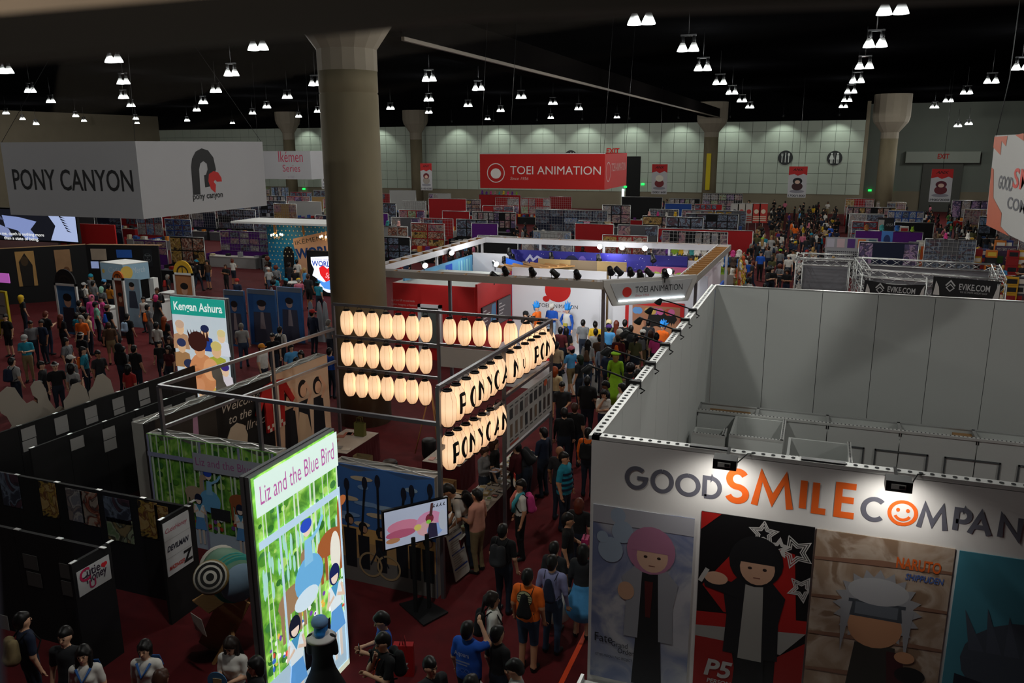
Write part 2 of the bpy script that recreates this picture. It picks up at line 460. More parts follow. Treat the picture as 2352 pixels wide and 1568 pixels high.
def get_body(pose, hi, female=False, skirt=None, heavy=0.0):
    k = (pose, hi, female, skirt, heavy)
    if k not in _BODY: _BODY[k] = body_mesh(pose, .017 if hi else .03, female, skirt, heavy)
    return _BODY[k]
HAIRCOL = {'black': '#0d0b0a', 'dark brown': '#1c120d', 'brown': '#3a2216', 'auburn': '#5a2414', 'orange': '#8a3a12', 'blond': '#9a7a44', 'grey': '#77736c', 'dark green': '#132418', 'pink': '#b02a60', 'blue': '#2a7fd0', 'mint': '#8fc4ac', 'purple': '#33204a', 'blue wig': '#1f86d8'}
_HAIR = {}
def hair_mesh(style):
    """built around a standing head (face towards -Y)"""
    if style in _HAIR: return _HAIR[style]
    pr = []
    def L(a, b, ra, rb, fl=None): pr.append((_v(*a), _v(*b), ra, rb, 0, fl))
    L((0, .03, 1.662), (0, .032, 1.64), .100, .100, (1.10, 1))
    L((0, -.035, 1.688), (0, .03, 1.70), .060, .072, (1.0, 1))
    L((0, .055, 1.62), (0, .062, 1.575), .088, .070, (1.05, 1))
    if style in ('medium', 'long', 'ponytail', 'long_front'):
        for s in (-1, 1): L((s * .066, .01, 1.66), (s * .078, .01, 1.55), .045, .03)
        for s in (-1, 1): L((s * .03, -.062, 1.685), (s * .075, -.04, 1.64), .022, .02)
    if style == 'medium': L((0, .06, 1.60), (0, .06, 1.50), .095, .085, (1, 1.1))
    if style in ('long', 'long_front'): L((0, .07, 1.60), (0, .10, 1.24), .098, .075, (.95, 1.35))
    if style == 'long_front':
        for s in (-1, 1): L((s * .085, -.0, 1.58), (s * .10, -.07, 1.30), .035, .028)
    if style == 'ponytail': L((0, .12, 1.66), (0, .17, 1.42), .038, .022)
    if style == 'bun': L((0, .07, 1.745), (0, .08, 1.75), .048, .048)
    if style == 'afro': L((0, .02, 1.67), (0, .02, 1.66), .15, .15)
    if style in ('spiky', 'tall_spiky'):
        k = 1.0 if style == 'spiky' else 1.5
        for x, y, z, t in ((0, 0, .16, 0), (-.07, .02, .13, -.4), (.07, .02, .13, .4), (0, .08, .12, 0), (-.12, .04, .06, -.9), (.12, .04, .06, .9), (-.05, -.05, .12, -.2), (.05, -.05, .12, .2)):
            L((x * .6, y, 1.68), (x * 1.5, y + .03, 1.70 + z * k * 1.25), .055, .012)
    V, Q, sl = sdf_mesh(pr, .018 if style not in ('afro',) else .025, .02)
    b = MB(); m = mat('hair_default', '#0d0b0a', .5)
    b.add(V, [tuple(q) for q in Q], m, True); _HAIR[style] = b.mesh('hair_' + style); return _HAIR[style]
def cap_mesh(style):
    k = 'hat_' + style
    if k in _HAIR: return _HAIR[k]
    b = MB(); m = mat('hat_default', '#222222', .8)
    if style == 'cap':
        b.lathe([(.113, -.035), (.116, .0), (.108, .045), (.078, .082), (.03, .098), (0, .10)], (0, .016, 1.672), m, 14)
        b.prism([(-.085, 0), (-.08, -.07), (-.045, -.105), (.045, -.105), (.08, -.07), (.085, 0)], (0, -.075, 1.642), (1, 0, 0), (0, 1, -.12), (0, .12, 1), .008, m)
    elif style == 'beanie': b.lathe([(.114, -.05), (.118, .0), (.11, .055), (.08, .098), (.035, .118), (0, .12)], (0, .018, 1.665), m, 14)
    elif style == 'beret': b.lathe([(.10, -.03), (.16, .0), (.17, .03), (.13, .065), (.06, .085), (0, .088)], (0, .02, 1.69), m, 16)
    elif style == 'brim': b.lathe([(.17, -.004), (.175, .0), (.11, .012), (.105, .07), (.075, .09), (0, .092)], (0, .015, 1.672), m, 16)
    elif style == 'hood':
        V, Q, sl = sdf_mesh([(_v(0, .035, 1.66), _v(0, .04, 1.60), .125, .12, 0, None), (_v(0, .05, 1.55), _v(0, .04, 1.45), .10, .11, 0, (1, 1.2))], .025, .03); b.add(V, [tuple(q) for q in Q], m, True)
    elif style == 'visor': b.lathe([(.113, -.02), (.116, 0), (.113, .02)], (0, .016, 1.672), m, 14)
    _HAIR[k] = b.mesh(k); return _HAIR[k]
def backpack_mesh(kind):
    k = 'bp_' + kind
    if k in _HAIR: return _HAIR[k]
    b = MB(); m = mat('backpack_default', '#15161a', .7); st = mat('strap_black', '#0c0c0d', .7)
    if kind == 'pack':
        V, Q, sl = sdf_mesh([(_v(-.07, .215, 1.12), _v(-.07, .20, 1.36), .095, .075, 0, None), (_v(.07, .215, 1.12), _v(.07, .20, 1.36), .095, .075, 0, None), (_v(-.05, .28, 1.10), _v(.05, .28, 1.10), .06, .06, 0, None)], .028, .03)
    else:
        V, Q, sl = sdf_mesh([(_v(-.05, .18, 1.08), _v(0, .17, 1.36), .075, .05, 0, None), (_v(.05, .18, 1.08), _v(0, .17, 1.36), .075, .05, 0, None)], .026, .03)
    b.add(V, [tuple(q) for q in Q], m, True)
    for s in (-1, 1):
        b.tube([(s * .09, .13, 1.38), (s * .11, .03, 1.475), (s * .115, -.07, 1.42), (s * .12, -.145, 1.28), (s * .15, -.06, 1.12), (s * .13, .12, 1.06)], .013 if kind == 'pack' else .006, st, 5)
    _HAIR[k] = b.mesh(k); return _HAIR[k]
CLOTH = {}
def cloth(c):
    h = PAL.get(c, c)
    if h not in CLOTH: CLOTH[h] = mat('fabric_' + h.strip('#'), h, .85, var=.18, scale=14)
    return CLOTH[h]
PAL = {'black': '#101012', 'charcoal': '#232427', 'grey': '#6c6e71', 'light grey': '#9a9a98', 'white': '#c9c6bf', 'navy': '#182238', 'blue': '#1c4fae', 'teal': '#1f7f96', 'sky blue': '#4a90c4', 'light blue': '#8fa6c0', 'red': '#96201c', 'maroon': '#4a1218', 'orange': '#e0661c', 'yellow': '#c4a024', 'green': '#3c6b34', 'lime green': '#7fae1c', 'pink': '#c0687e', 'hot pink': '#c03a7c', 'salmon': '#c58a76', 'purple': '#4a2c70', 'lavender': '#7c7fa6', 'brown': '#4c3524', 'beige': '#a08c70', 'khaki': '#7c6c4c', 'cream': '#c4b48c', 'denim': '#2c3c54', 'dark denim': '#1a2230', 'olive': '#4a4a2c', 'mint': '#7fb8a4', 'gold': '#c47c1c'}
PEOPLE = []
def person(loc, face, shirt='black', legs='dark denim', hair='short', hc='black', skin=0, pose='stand', ht=1.72, hat=None, hatc='black', bag=None, bagc='black', sleeves='short', shorts=False, skirt=None, heavy=0.0, female=False, hi=False, label=None, group=None, shoe='#161616', parts=()):
    me, M, MT = get_body(pose, hi, female, skirt, heavy)
    o = bpy.data.objects.new('person', me); COL.objects.link(o)
    o.location = tuple(map(float, loc)); k = ht / 1.73
    o.rotation_euler = (0, 0, face); o.scale = (k, k, k)
    sk = SKIN[skin]
    ms = [sk, cloth(shirt), cloth(shirt) if sleeves == 'long' else sk, cloth(legs), sk if (shorts or skirt) else cloth(legs), C(shoe, .5), None, None]
    for i, m in enumerate(ms):
        if m is not None: o.material_slots[i].link = 'OBJECT'; o.material_slots[i].material = m
    def child(nm, mesh, m, Mx):
        c = bpy.data.objects.new(nm, mesh); COL.objects.link(c); c.parent = o; c.matrix_local = Mx
        c.material_slots[0].link = 'OBJECT'; c.material_slots[0].material = m; return c
    if hair: child('hair', hair_mesh(hair), mat('hair_' + hc.replace(' ', '_'), HAIRCOL[hc], .45, var=.25, scale=20), M)
    if hat: child('hat' if hat != 'hood' else 'hood', cap_mesh(hat), cloth(hatc), M)
    if bag: child('backpack', backpack_mesh(bag), cloth(bagc), MT)
    tag(o, label, 'person', group); PEOPLE.append(o)
    o['_head'] = [float(x) for x in (M @ Vector((0, 0, 1.6)))]
    return o
def held(nm, label, cat, p, off, fn, group=None):
    """a thing in a person's hand: fn fills a mesh in the person's own frame at off"""
    b = MB(); fn(b); me = b.mesh(nm); o = bpy.data.objects.new(nm, me); COL.objects.link(o)
    R = Matrix.Rotation(p.rotation_euler.z, 4, 'Z'); s = p.scale[0]
    o.matrix_world = Matrix.Translation(p.location) @ R @ Matrix.Scale(s, 4) @ Matrix.Translation(off)
    return tag(o, label, cat, group)
def at_head(px, py, ht=1.72, base=0.0):
    """floor spot of someone whose crown is seen at a photo pixel"""
    q = FZ(px, py, base + ht); return (q[0], q[1], base)
# ------------------------------------------------------------------ the hall
M_CARPET = mat('red_carpet', (.085, .0036, .0052), .95, var=.35, scale=3.0, bump=.2)
M_CONC = mat('column_concrete', '#6e6550', .85, var=.22, scale=1.6, bump=.15, stretch=(1, 1, .5))
M_CONC2 = mat('column_paint', '#7e7668', .8, var=.05, scale=3)
M_BLACKC = mat('ceiling_black', (.0014, .0014, .0016), .95, var=.3, scale=.8)
M_BLACKC.node_tree.nodes['Principled BSDF'].inputs['Specular IOR Level'].default_value = 0
M_WALLG = mat('wall_panel_green', '#a9b3a6', .8, var=.06, scale=.9)
M_WALLJ = mat('wall_joint', '#5c635b', .9)
M_WALLB = mat('wall_concrete_base', '#7c7462', .9, var=.12, scale=.7)
M_DARKG = mat('dark_grey_metal', '#2e2f31', .45, .6)
M_STEEL = mat('steel_tube', '#77757a', .38, .7)
M_ALU = mat('aluminium', '#b9bab9', .35, .7)
M_WHITE = mat('white_panel', '#d4d5d2', .55, var=.03, scale=2)
M_BLACK = mat('black_panel', '#0b0b0c', .75, var=.2, scale=4)
M_RED = mat('red_panel', '#b5201f', .6, var=.04, scale=2)
M_WOOD = mat('pale_plywood', '#a57a48', .7, var=.2, scale=5, stretch=(1, 8, 8))
M_RUB = mat('black_rubber', '#0a0a0a', .6)
M_LAMP = mat('lamp_white', (1, .97, .88), .5, 0, 14.0)
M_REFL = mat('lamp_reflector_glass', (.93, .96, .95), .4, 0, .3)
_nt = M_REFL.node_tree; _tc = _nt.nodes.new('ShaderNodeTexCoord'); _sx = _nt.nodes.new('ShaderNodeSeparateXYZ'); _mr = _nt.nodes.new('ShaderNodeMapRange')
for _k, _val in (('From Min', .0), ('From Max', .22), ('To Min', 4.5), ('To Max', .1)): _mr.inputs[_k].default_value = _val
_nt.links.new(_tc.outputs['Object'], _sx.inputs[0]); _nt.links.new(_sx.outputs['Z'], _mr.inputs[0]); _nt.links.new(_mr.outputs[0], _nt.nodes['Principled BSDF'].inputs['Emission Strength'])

fl = MB().box((-100, -6, -.2), (60, 130, 0), M_CARPET).build('floor', kind='structure')
MB().box((-100, -6, CEIL_Z), (60, 130, CEIL_Z + .3), M_BLACKC).build('ceiling', kind='structure')
MB().box((-100.4, -6, 0), (-100, 130, CEIL_Z), M_WALLB).build('wall_left', kind='structure')
MB().box((60, -6, 0), (60.4, 130, CEIL_Z), M_WALLB).build('wall_right', kind='structure')
tape = MB().box((-3.27, 6.5, 0), (-3.19, 24.0, .004), C('#e2481c')).build('floor_tape', label='orange tape line stuck along the red carpet aisle', cat='tape')

# back wall: concrete base, panels as pieces, dark soffit over it
WY = 106.0
wb = MB().box((-100, WY, 0), (4.2, WY + .5, 2.3), M_WALLB).box((-100, WY + .06, 2.3), (4.2, WY + .5, 10.9), M_WALLJ).box((-100, WY - .02, 10.9), (4.2, WY + .5, CEIL_Z), M_BLACKC).build('wall_back', kind='structure')
pm = MB().box((.02, -.06, .02), (1.56, .02, 1.21), M_WALLG).mesh('panel')
rest = MB()
for i in range(66):
    x = 4.2 - 1.58 * (i + 1)
    for j in range(7):
        z = 2.3 + j * 1.229
        if i < 42:
            o = bpy.data.objects.new('panel', pm); COL.objects.link(o); o.parent = wb; o.location = (x, WY + .02, z)
        else: rest.box((x + .02, WY - .04, z + .02), (x + 1.56, WY + .04, z + 1.21), M_WALLG)
rest.build('panel_field', wb, kind='stuff')
MB().box((4.2, WY, 0), (4.6, 114, CEIL_Z), M_WALLB).build('wall_return', kind='structure')
w2 = MB().box((4.6, 114, 0), (60, 114.5, CEIL_Z), mat('wall_recess_grey', '#6d746c', .85, var=.05, scale=1)).build('wall_recess', kind='structure')
MB().box((4.6, 113.9, 0), (60, 114, 2.4), M_WALLB).build('baseboard_recess', kind='structure')
# lintel with EXIT, door opening below
a = W(2082, 348, 1, 112.6); b_ = W(2250, 374, 1, 112.6)
li = MB().box((a[0], 112.6, b_[2]), (b_[0], 114, a[2]), mat('lintel_grey', '#8d948b', .8)).build('trim_exit_lintel', kind='structure')
fr = Frame((0, 112.6, 0), (1, 0, 0)); p = Print(fr)
q0 = fr.px(2153, 364); q1 = fr.px(2181, 353)
p.text('EXIT', q0[0], q0[1], .5, '#a01c18', width=q1[0] - q0[0], bold=.03, height=q1[1] - q0[1]); p.build('exit_lettering', li)
dr = MB().box((W(2118, 400, 1, 113.4)[0], 113.3, 0), (W(2210, 400, 1, 113.4)[0], 113.9, b_[2] + .3), mat('door_recess', '#4d4f4a', .8)).build('door_1', kind='structure')
fr = Frame((0, WY - .06, 0), (1, 0, 0))
q0 = fr.px(1437, 455); q1 = fr.px(1472, 359)
dr2 = MB().box((q0[0], WY - .08, 0), (q1[0], WY, q1[1]), M_BLACK).build('door_2', kind='structure')
q2 = fr.px(1428, 460); q3 = fr.px(1434, 434)
MB().box((q2[0], WY - .12, .2), (q3[0], WY - .08, q3[1]), mat('door_daylight', (.75, .9, 1), .5, 0, 2.2)).build('window_1', kind='structure')
sg = thing('exit_sign', 'red EXIT lettering on the pale back wall above the red hanging sign', 'sign', (fr.at(fr.px(1407, 346)[0], 0)[0], WY, fr.px(1407, 346)[1]))
q0 = fr.px(1393, 352); q1 = fr.px(1423, 340)
Print(fr, .02).text('EXIT', q0[0], q0[1], .5, '#c02018', width=q1[0] - q0[0], bold=.03, height=q1[1] - q0[1]).build('lettering', sg)
def round_sign(px, py, kind, label):
    a, b = fr.px(px, py); r = .85
    t = thing('pictogram_sign', label, 'sign', (a, WY - .06, b))
    MB().lathe([(r, -.06), (r, 0), (0, 0)], (a, WY - .06, b), mat('sign_dark', '#2b2d2e', .6), 28, False, axis=1).build('disc', t)
    p = Print(Frame((a, WY - .135, b), (1, 0, 0)), .004); wv = '#c8ccc8'
    if kind == 'food':
        for x in (-.38, 0, .38): p.rect(x - .05, -.55, x + .05, .25, wv)
        for x in (-.46, -.38, -.30): p.rect(x - .022, .2, x + .022, .5, wv)
        p.poly([(-.05, 0), (.07, .05), (.07, .6), (-.02, .6)], wv); p.oval(.38, .36, .12, .2, wv)
    else:
        for x, f in ((-.33, 1), (.33, 0)):
            p.oval(x, .5, .11, .11, wv)
            p.poly([(x - .13, .36), (x + .13, .36), (x + (.28 if f else .17), -.15), (x - (.28 if f else .17), -.15)], wv)
            p.rect(x - .13, -.62, x - .02, -.1, wv); p.rect(x + .02, -.62, x + .13, -.1, wv)
        p.rect(-.02, -.55, .02, .6, wv)
    p.build('pictogram', t)
round_sign(1804, 362, 'food', 'round grey sign with knife fork and spoon on back wall')
round_sign(1917, 363, 'wc', 'round grey restroom sign with two figures on back wall')
round_sign(1311, 360, 'food', 'round grey sign half hidden behind the red hanging sign')
for i, (x, y) in enumerate(((607, 436), (697, 434), (1436, 429), (1476, 423), (1998, 437), (2043, 438))):
    a = W(x, y, 1, WY - .23 if x < 1985 else 113.7)
    nm = ['nearest the white box sign', 'right of the white box sign', 'left of the dark wall opening', 'right of the dark wall opening', 'left of the wall recess column', 'right of the wall recess column'][i]
    MB().box(a + np.array((-.2, 0, -.12)), a + np.array((.2, .2, .12)), mat('exit_green', (.02, .8, .12), .5, 0, 1.6)).build('exit_light', label='small glowing green exit light ' + nm, cat='exit light')

# columns
def column(name, cx, cy, r, z1, z2, z3, label, big=False):
    t = thing(name, None, None, (cx, cy, 0), kind='structure')
    n = 40 if big else 20
    b = MB().lathe([(r, 0), (r, z1 - .62), (r - .02, z1 - .60), (r - .02, z1 - .57), (r, z1 - .55), (r, z1)] if big else [(r, 0), (r, z1)], (cx, cy, 0), M_CONC, n)
    b.build('shaft', t)
    f = r * 1.02
    MB().lathe([(f, z1), (f, z2)], (cx, cy, 0), M_CONC2, 16, False).build('collar', t)
    MB().lathe([(f, z2), (f * 1.95, z3), (f * 2.1, z3 + .5), (f * 2.1, CEIL_Z)], (cx, cy, 0), M_CONC2, 16, False).build('capital', t)
    return t
column('column', -12.66, 20.72, .82, 10.23, 10.80, 11.9, '', True)
for cx, cy, a, b_, c in ((-71.8, 100.8, 9.2, 10.1, 11.4), (-53.3, 104.2, 9.1, 10.0, 11.2), (-12.6, 100.3, 9.05, 9.6, 10.6), (6.0, 92.7, 8.7, 9.3, 10.3)):
    column('column', cx, cy, .82, a, b_, c, '')
yb = MB().box((-12.9, 99.2, 3.0), (-12.4, 99.5, 7.2), C('#c8b416')); yb.build('column_banner', label='tall narrow yellow banner strapped to a far concrete column', cat='banner')
# long ceiling beam over the columns, its lit lower edge painted as a pale strip
bm = thing('beam', None, None, (-12.3, 60, 11.2), kind='structure')
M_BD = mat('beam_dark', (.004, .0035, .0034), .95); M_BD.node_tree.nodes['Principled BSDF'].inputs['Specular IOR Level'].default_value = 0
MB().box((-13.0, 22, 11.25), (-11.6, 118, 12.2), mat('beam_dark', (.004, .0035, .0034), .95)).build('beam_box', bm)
MB().box((-11.62, 22, 11.14), (-11.52, 118, 11.25), mat('beam_lit_edge', '#6a6258', .7)).build('painted_lit_edge', bm)

# high-bay lamps, hung in pairs
def bell(b, c, s=1.0):
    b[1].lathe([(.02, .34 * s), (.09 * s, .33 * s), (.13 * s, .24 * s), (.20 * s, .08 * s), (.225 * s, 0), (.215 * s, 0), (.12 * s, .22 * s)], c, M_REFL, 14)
    b[0].lathe([(.07 * s, .33 * s), (.085 * s, .38 * s), (.07 * s, .58 * s), (0, .58 * s)], c, M_DARKG, 10)
    b[2].lathe([(0, .02 * s), (.20 * s, .02 * s)], c, M_LAMP, 14)
lamp_l = bpy.data.lights.new('hall_lamp', 'POINT'); lamp_l.energy = HALL_W; lamp_l.shadow_soft_size = .3
lamp_l.color = (1.0, .985, .94)
_bb = [MB(), MB(), MB()]
for dx in (-.19, .19): bell(_bb, np.array((dx, 0, 0)), .84)
_bb[0].box((-.26, -.05, .49), (.26, .05, .55), M_DARKG).tube([(0, 0, .5), (0, 0, 1.7)], .015, M_DARKG, 5)
LAMP_MESH = [b.mesh(n) for b, n in zip(_bb, ('housing', 'reflector', 'lens'))]
def hall_lamp(x, y, z, label, light=True):
    t = thing('ceiling_lamp', label, 'ceiling lamp', (x, y, z), group='paired high-bay lamps under the black ceiling')
    pr = t
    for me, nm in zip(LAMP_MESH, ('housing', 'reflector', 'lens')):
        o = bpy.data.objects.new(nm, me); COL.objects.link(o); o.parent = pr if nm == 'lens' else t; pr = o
    if light:
        l = bpy.data.objects.new('lamp_light', lamp_l); COL.objects.link(l); l.parent = t; l.location = (0, 0, -.06)
lamps = [(14, 168), (262, 143), (117, 236), (284, 193), (301, 245), (14, 262), (52, 275), (83, 286), (174, 268), (193, 279), (312, 274), (315, 284), (593, 115), (532, 174), (496, 212), (452, 255), (430, 278), (580, 262), (534, 284), (660, 226), (686, 269), (724, 197), (986, 186), (1099, 207), (897, 251), (985, 232), (985, 260), (1075, 245), (1150, 256), (1120, 275),
 (1473, 56), (1580, 118), (1614, 162), (1653, 194), (1681, 216), (1704, 234), (1722, 248), (1197, 226), (1270, 240), (1329, 252), (1265, 272), (1417, 271), (2050, 33), (2010, 108), (1985, 158), (1968, 190), (1954, 214), (1945, 233), (1937, 247), (2277, 191), (2220, 216), (2178, 234), (2146, 248), (2200, 291), (2225, 286), (2345, 160), (70, 212), (284, 226), (467, 238), (613, 248), (730, 258)]
LC = {}
for il, (px, py) in enumerate(sorted(lamps)):
    z = LAMP_Z
    q = FZ(px, py, z)
    while q[1] > 100 or q[0] < -88: z -= .3; q = FZ(px, py, z)
    row = 'in the left half of the hall' if px < 748 else ('over the middle of the hall' if px < 1440 else ('in the long row behind the far right sign' if px > 2100 else ('in the row leading to the right aisle' if px > 1850 else 'in the slanting row right of the ceiling beam')))
    far = 'large near' if py < 130 else ('mid-distance' if py < 220 else 'small distant')
    key = far + row; LC[key] = LC.get(key, 0) + 1
    hall_lamp(q[0], q[1], z, '%s lamp pair %s, %s from left' % (far, row, ORD[LC[key] - 1]), il % 2 == 0)
for x, y, nm in ((-5, 7, 'left of the white booth'), (4, 10, 'right above the white booth'), (13, 22, 'beyond the right picture edge'), (14, 8, 'at the window side right'), (-24, 4, 'added unseen at left for the white sign')):  # leftmost pair is added out of view to brighten the white box sign
    hall_lamp(x, y, LAMP_Z + .2, 'pair of bell lamps overhead near the window, ' + nm)
# wall washers along the back wall
ww = bpy.data.lights.new('wall_washer', 'SPOT'); ww.energy = 380; ww.spot_size = math.radians(96); ww.spot_blend = .55; ww.shadow_soft_size = .15; ww.color = (.92, 1, .9)
for i in range(13):
    x = 1.2 - i * 6.1
    t = thing('wall_washer', 'small spotlight washing the pale back wall, %s from its right end' % ORD[i], 'spotlight', (x, WY - 2.2, 11.3), group='wall washers along the back wall')
    MB().lathe([(.10, .0), (.13, .08), (.13, .3), (.05, .34), (0, .34)], (x, WY - 2.2, 11.3), M_DARKG, 10).tube([(x, WY - 2.2, 11.6), (x, WY - 2.2, CEIL_Z)], .02, M_DARKG, 5).build('housing', t)
    l = bpy.data.objects.new('washer_light', ww); COL.objects.link(l); l.parent = t; l.location = (0, 0, -.05); l.rotation_euler = (math.radians(26), 0, 0)

# window through which the hall is seen: head rail, gasket, jamb, pane
wn = thing('window_2', None, None, (0, .5, 8.6), kind='structure')
def cray(px, py, depth):
    v = _D * F_PX + _R * (px - 1176) - _U * (py - 784); return _C + v * (depth / F_PX)
rl = bpy.data.lights.new('rail_fill_light', 'SPOT'); rl.energy = 60; rl.color = (1, .85, .68); rl.shadow_soft_size = 0; rl.spot_size = math.radians(110); rl.spot_blend = .8  # unseen spot added below the camera to brighten the head rail
ro = bpy.data.objects.new('rail_fill_light', rl); COL.objects.link(ro); _lp = _C - _D * .25 - _U * .95 - _R * .2; ro.location = tuple(_lp)
ro.rotation_euler = Vector(tuple(_C + _D * .42 + _U * .2 - _lp)).to_track_quat('-Z', 'Y').to_euler()
A0, A1, A2 = cray(-300, 182, .42), cray(1100, 50, .46), cray(2700, -6, .52)
upv = _U - _D * .25
for nm, d0, d1, dep, m in (('gasket', 0, .022, .012, M_RUB), ('head_rail', .020, .2, .03, mat('rail_brushed', '#8a8074', .5, .1, var=.5, scale=5))):
    b = MB()
    for P, Q in ((A0, A1), (A1, A2)):
        b.obox(P + upv * d0, Q - P, upv * (d1 - d0), -_D * dep, m)
    b.build(nm, wn)
J0, J1 = cray(-8, 1250, .42), cray(18, 1700, .42)
MB().obox(J0, J1 - J0, -_R * .05, -_D * .03, mat('jamb_grey', '#3a3c4a', .4, .5)).build('jamb', wn)
mg = bpy.data.materials.new('window_glass'); mg.use_nodes = True; nt = mg.node_tree; nt.nodes.clear()
o_ = nt.nodes.new('ShaderNodeOutputMaterial'); mx = nt.nodes.new('ShaderNodeMixShader'); tr = nt.nodes.new('ShaderNodeBsdfTransparent'); gl = nt.nodes.new('ShaderNodeBsdfGlossy')
gl.inputs['Roughness'].default_value = .02; tr.inputs[0].default_value = (.97, .98, .97, 1); mx.inputs[0].default_value = .04
nt.links.new(tr.outputs[0], mx.inputs[1]); nt.links.new(gl.outputs[0], mx.inputs[2]); nt.links.new(mx.outputs[0], o_.inputs[0])
g0 = cray(-400, -200, .5); g1 = cray(2750, -200, .5); g2 = cray(2750, 1800, .5); g3 = cray(-400, 1800, .5)
MB().add([g0, g1, g2, g3], [(0, 1, 2, 3)], mg).build('pane', wn)
# ------------------------------------------------------------------ right booth with the tall white walls
GX, GY, GZ, GB = -2.28, 8.67, 4.88, 19.85
GR = 7.0
M_GSC = mat('booth_panel_grey', '#cfd2cf', .6, var=.02, scale=1.5)
M_GSCF = mat('booth_front_white', '#d9d7d4', .5, var=.02, scale=1.5)
M_HOLE = C('#26282a', .8)
def perforated_rail(parent, a, b_, w_, n, up=(0, 0, 1), side=None):
    """aluminium rail with a row of slots along its top"""
    a, b_ = np.array(a, float), np.array(b_, float)
    m = MB().bar(a, b_, w_, .05, mat('rail_pale', '#cfd0cd', .4, .2)); m.build('rail', parent)
    d = (b_ - a) / n; s = MB(); L = np.linalg.norm(d); u = d / L; x = np.cross(u, (0, 0, 1.0))
    for i in range(n):
        c = a + d * (i + .5) + np.array((0, 0, .027))
        s.prism([(math.cos(t) * L * .22, math.sin(t) * w_ * .22) for t in [2 * PI * k / 8 for k in range(8)]], c, u, x, (0, 0, 1), .003, M_HOLE)
    s.build('rail_slots', parent, kind='stuff')
# front wall
fw = thing('booth_front_wall', 'tall white front wall of the corner booth with orange and grey lettering', 'booth wall', (GX, GY, 0))
MB().box((GX, GY, 0), (GR, GY + .08, GZ), M_GSCF).build('panel', fw)
perforated_rail(fw, (GX, GY + .06, GZ + .02), (GR, GY + .06, GZ + .02), .12, 90)
GF = Frame((0, GY, 0), (1, 0, 0))
def zp(x, y): return GF.px(1320 + x * .4388, 980 + y * .4388)
def arc(cx, cy, rx, ry, a0, a1, n=14): return [(cx + rx * math.cos(math.radians(a0 + (a1 - a0) * i / n)), cy + ry * math.sin(math.radians(a0 + (a1 - a0) * i / n))) for i in range(n + 1)]
def glyph(ch):
    """strokes in a unit box"""
    G = {'O': [arc(.5, .5, .5, .5, 90, 450, 28)], 'G': [arc(.5, .5, .5, .5, 48, 360, 24) + [(.55, .5)]], 'C': [arc(.5, .5, .5, .5, 45, 315, 22)],
     'D': [[(0, 0), (0, 1), (.4, 1)] + arc(.4, .5, .6, .5, 90, -90, 16) + [(0, 0)]], 'S': [arc(.5, .74, .42, .26, 30, 270, 14) + arc(.5, .24, .46, .24, 90, -160, 14)[1:]],
     'M': [[(0, 0), (.17, 1), (.5, .22), (.83, 1), (1, 0)]], 'I': [[(.5, 0), (.5, 1)]], 'L': [[(0, 1), (0, 0), (1, 0)]], 'E': [[(1, 1), (0, 1), (0, 0), (1, 0)], [(0, .52), (.92, .52)]],
     'P': [[(0, 0), (0, 1), (.5, 1)] + arc(.5, .72, .5, .28, 90, -90, 12) + [(0, .44)]], 'A': [[(0, 0), (.5, 1), (1, 0)], [(.2, .34), (.8, .34)]], 'N': [[(0, 0), (0, 1), (1, 0), (1, 1)]],
     'Y': [[(0, 1), (.5, .45), (1, 1)], [(.5, .45), (.5, 0)]], 'T': [[(0, 1), (1, 1)], [(.5, 1), (.5, 0)]], 'U': [[(0, 1), (0, .4)] + arc(.5, .4, .5, .4, 180, 360, 12) + [(1, 1)]], '.': [[(.4, 0), (.6, 0)]]}
    return G.get(ch, [])
def stroke_letter(p, ch, a0, b0, a1, b1, t, m):
    for s in glyph(ch):
        d = p.d
        p.stroke([(a0 + t / 2 + x * (a1 - a0 - t), b0 + t / 2 + y * (b1 - b0 - t)) for x, y in s], t, m)
def gsc_logo(p, boxes, t1, t2, grey, orange):
    for ch, xl, xr, yt, yb in boxes:
        a0, a1 = zp(xl, (yt + yb) / 2)[0], zp(xr, (yt + yb) / 2)[0]; b1, b0 = zp((xl + xr) / 2, yt)[1], zp((xl + xr) / 2, yb)[1]
        if ch == ':)':
            c = ((a0 + a1) / 2, (b0 + b1) / 2); r = (b1 - b0) / 2
            p.ring(*c, r, r - t2 * .75, orange); p.oval(c[0] - r * .32, c[1] + r * .22, r * .13, r * .15, orange); p.oval(c[0] + r * .32, c[1] + r * .22, r * .13, r * .15, orange)
            p.stroke([(c[0] + r * .52 * math.cos(t), c[1] + r * .52 * math.sin(t)) for t in [math.radians(205 + 130 * i / 12) for i in range(13)]], t2 * .6, orange)
        else: stroke_letter(p, ch, a0, b0, a1, b1, t1 if ch in 'SMILE' and xl < 1490 else t2, orange if ch in 'SMILE' and xl < 1490 else grey)
LOGO = [('G', 262, 385, 205, 328), ('O', 397, 520, 222, 348), ('O', 528, 660, 243, 365), ('D', 668, 772, 258, 378), ('S', 782, 920, 216, 402), ('M', 925, 1150, 242, 436), ('I', 1168, 1226, 263, 443), ('L', 1242, 1338, 277, 458), ('E', 1360, 1488, 292, 478),
        ('C', 1497, 1640, 365, 497), (':)', 1640, 1794, 382, 518), ('M', 1790, 1960, 403, 545), ('P', 1980, 2080, 422, 556), ('A', 2055, 2190, 440, 575), ('N', 2215, 2345, 458, 594), ('Y', 2350, 2480, 475, 610)]
p = Print(GF); gsc_logo(p, LOGO, .072, .05, '#5f5f6a', '#e8641e'); p.build('lettering', fw)
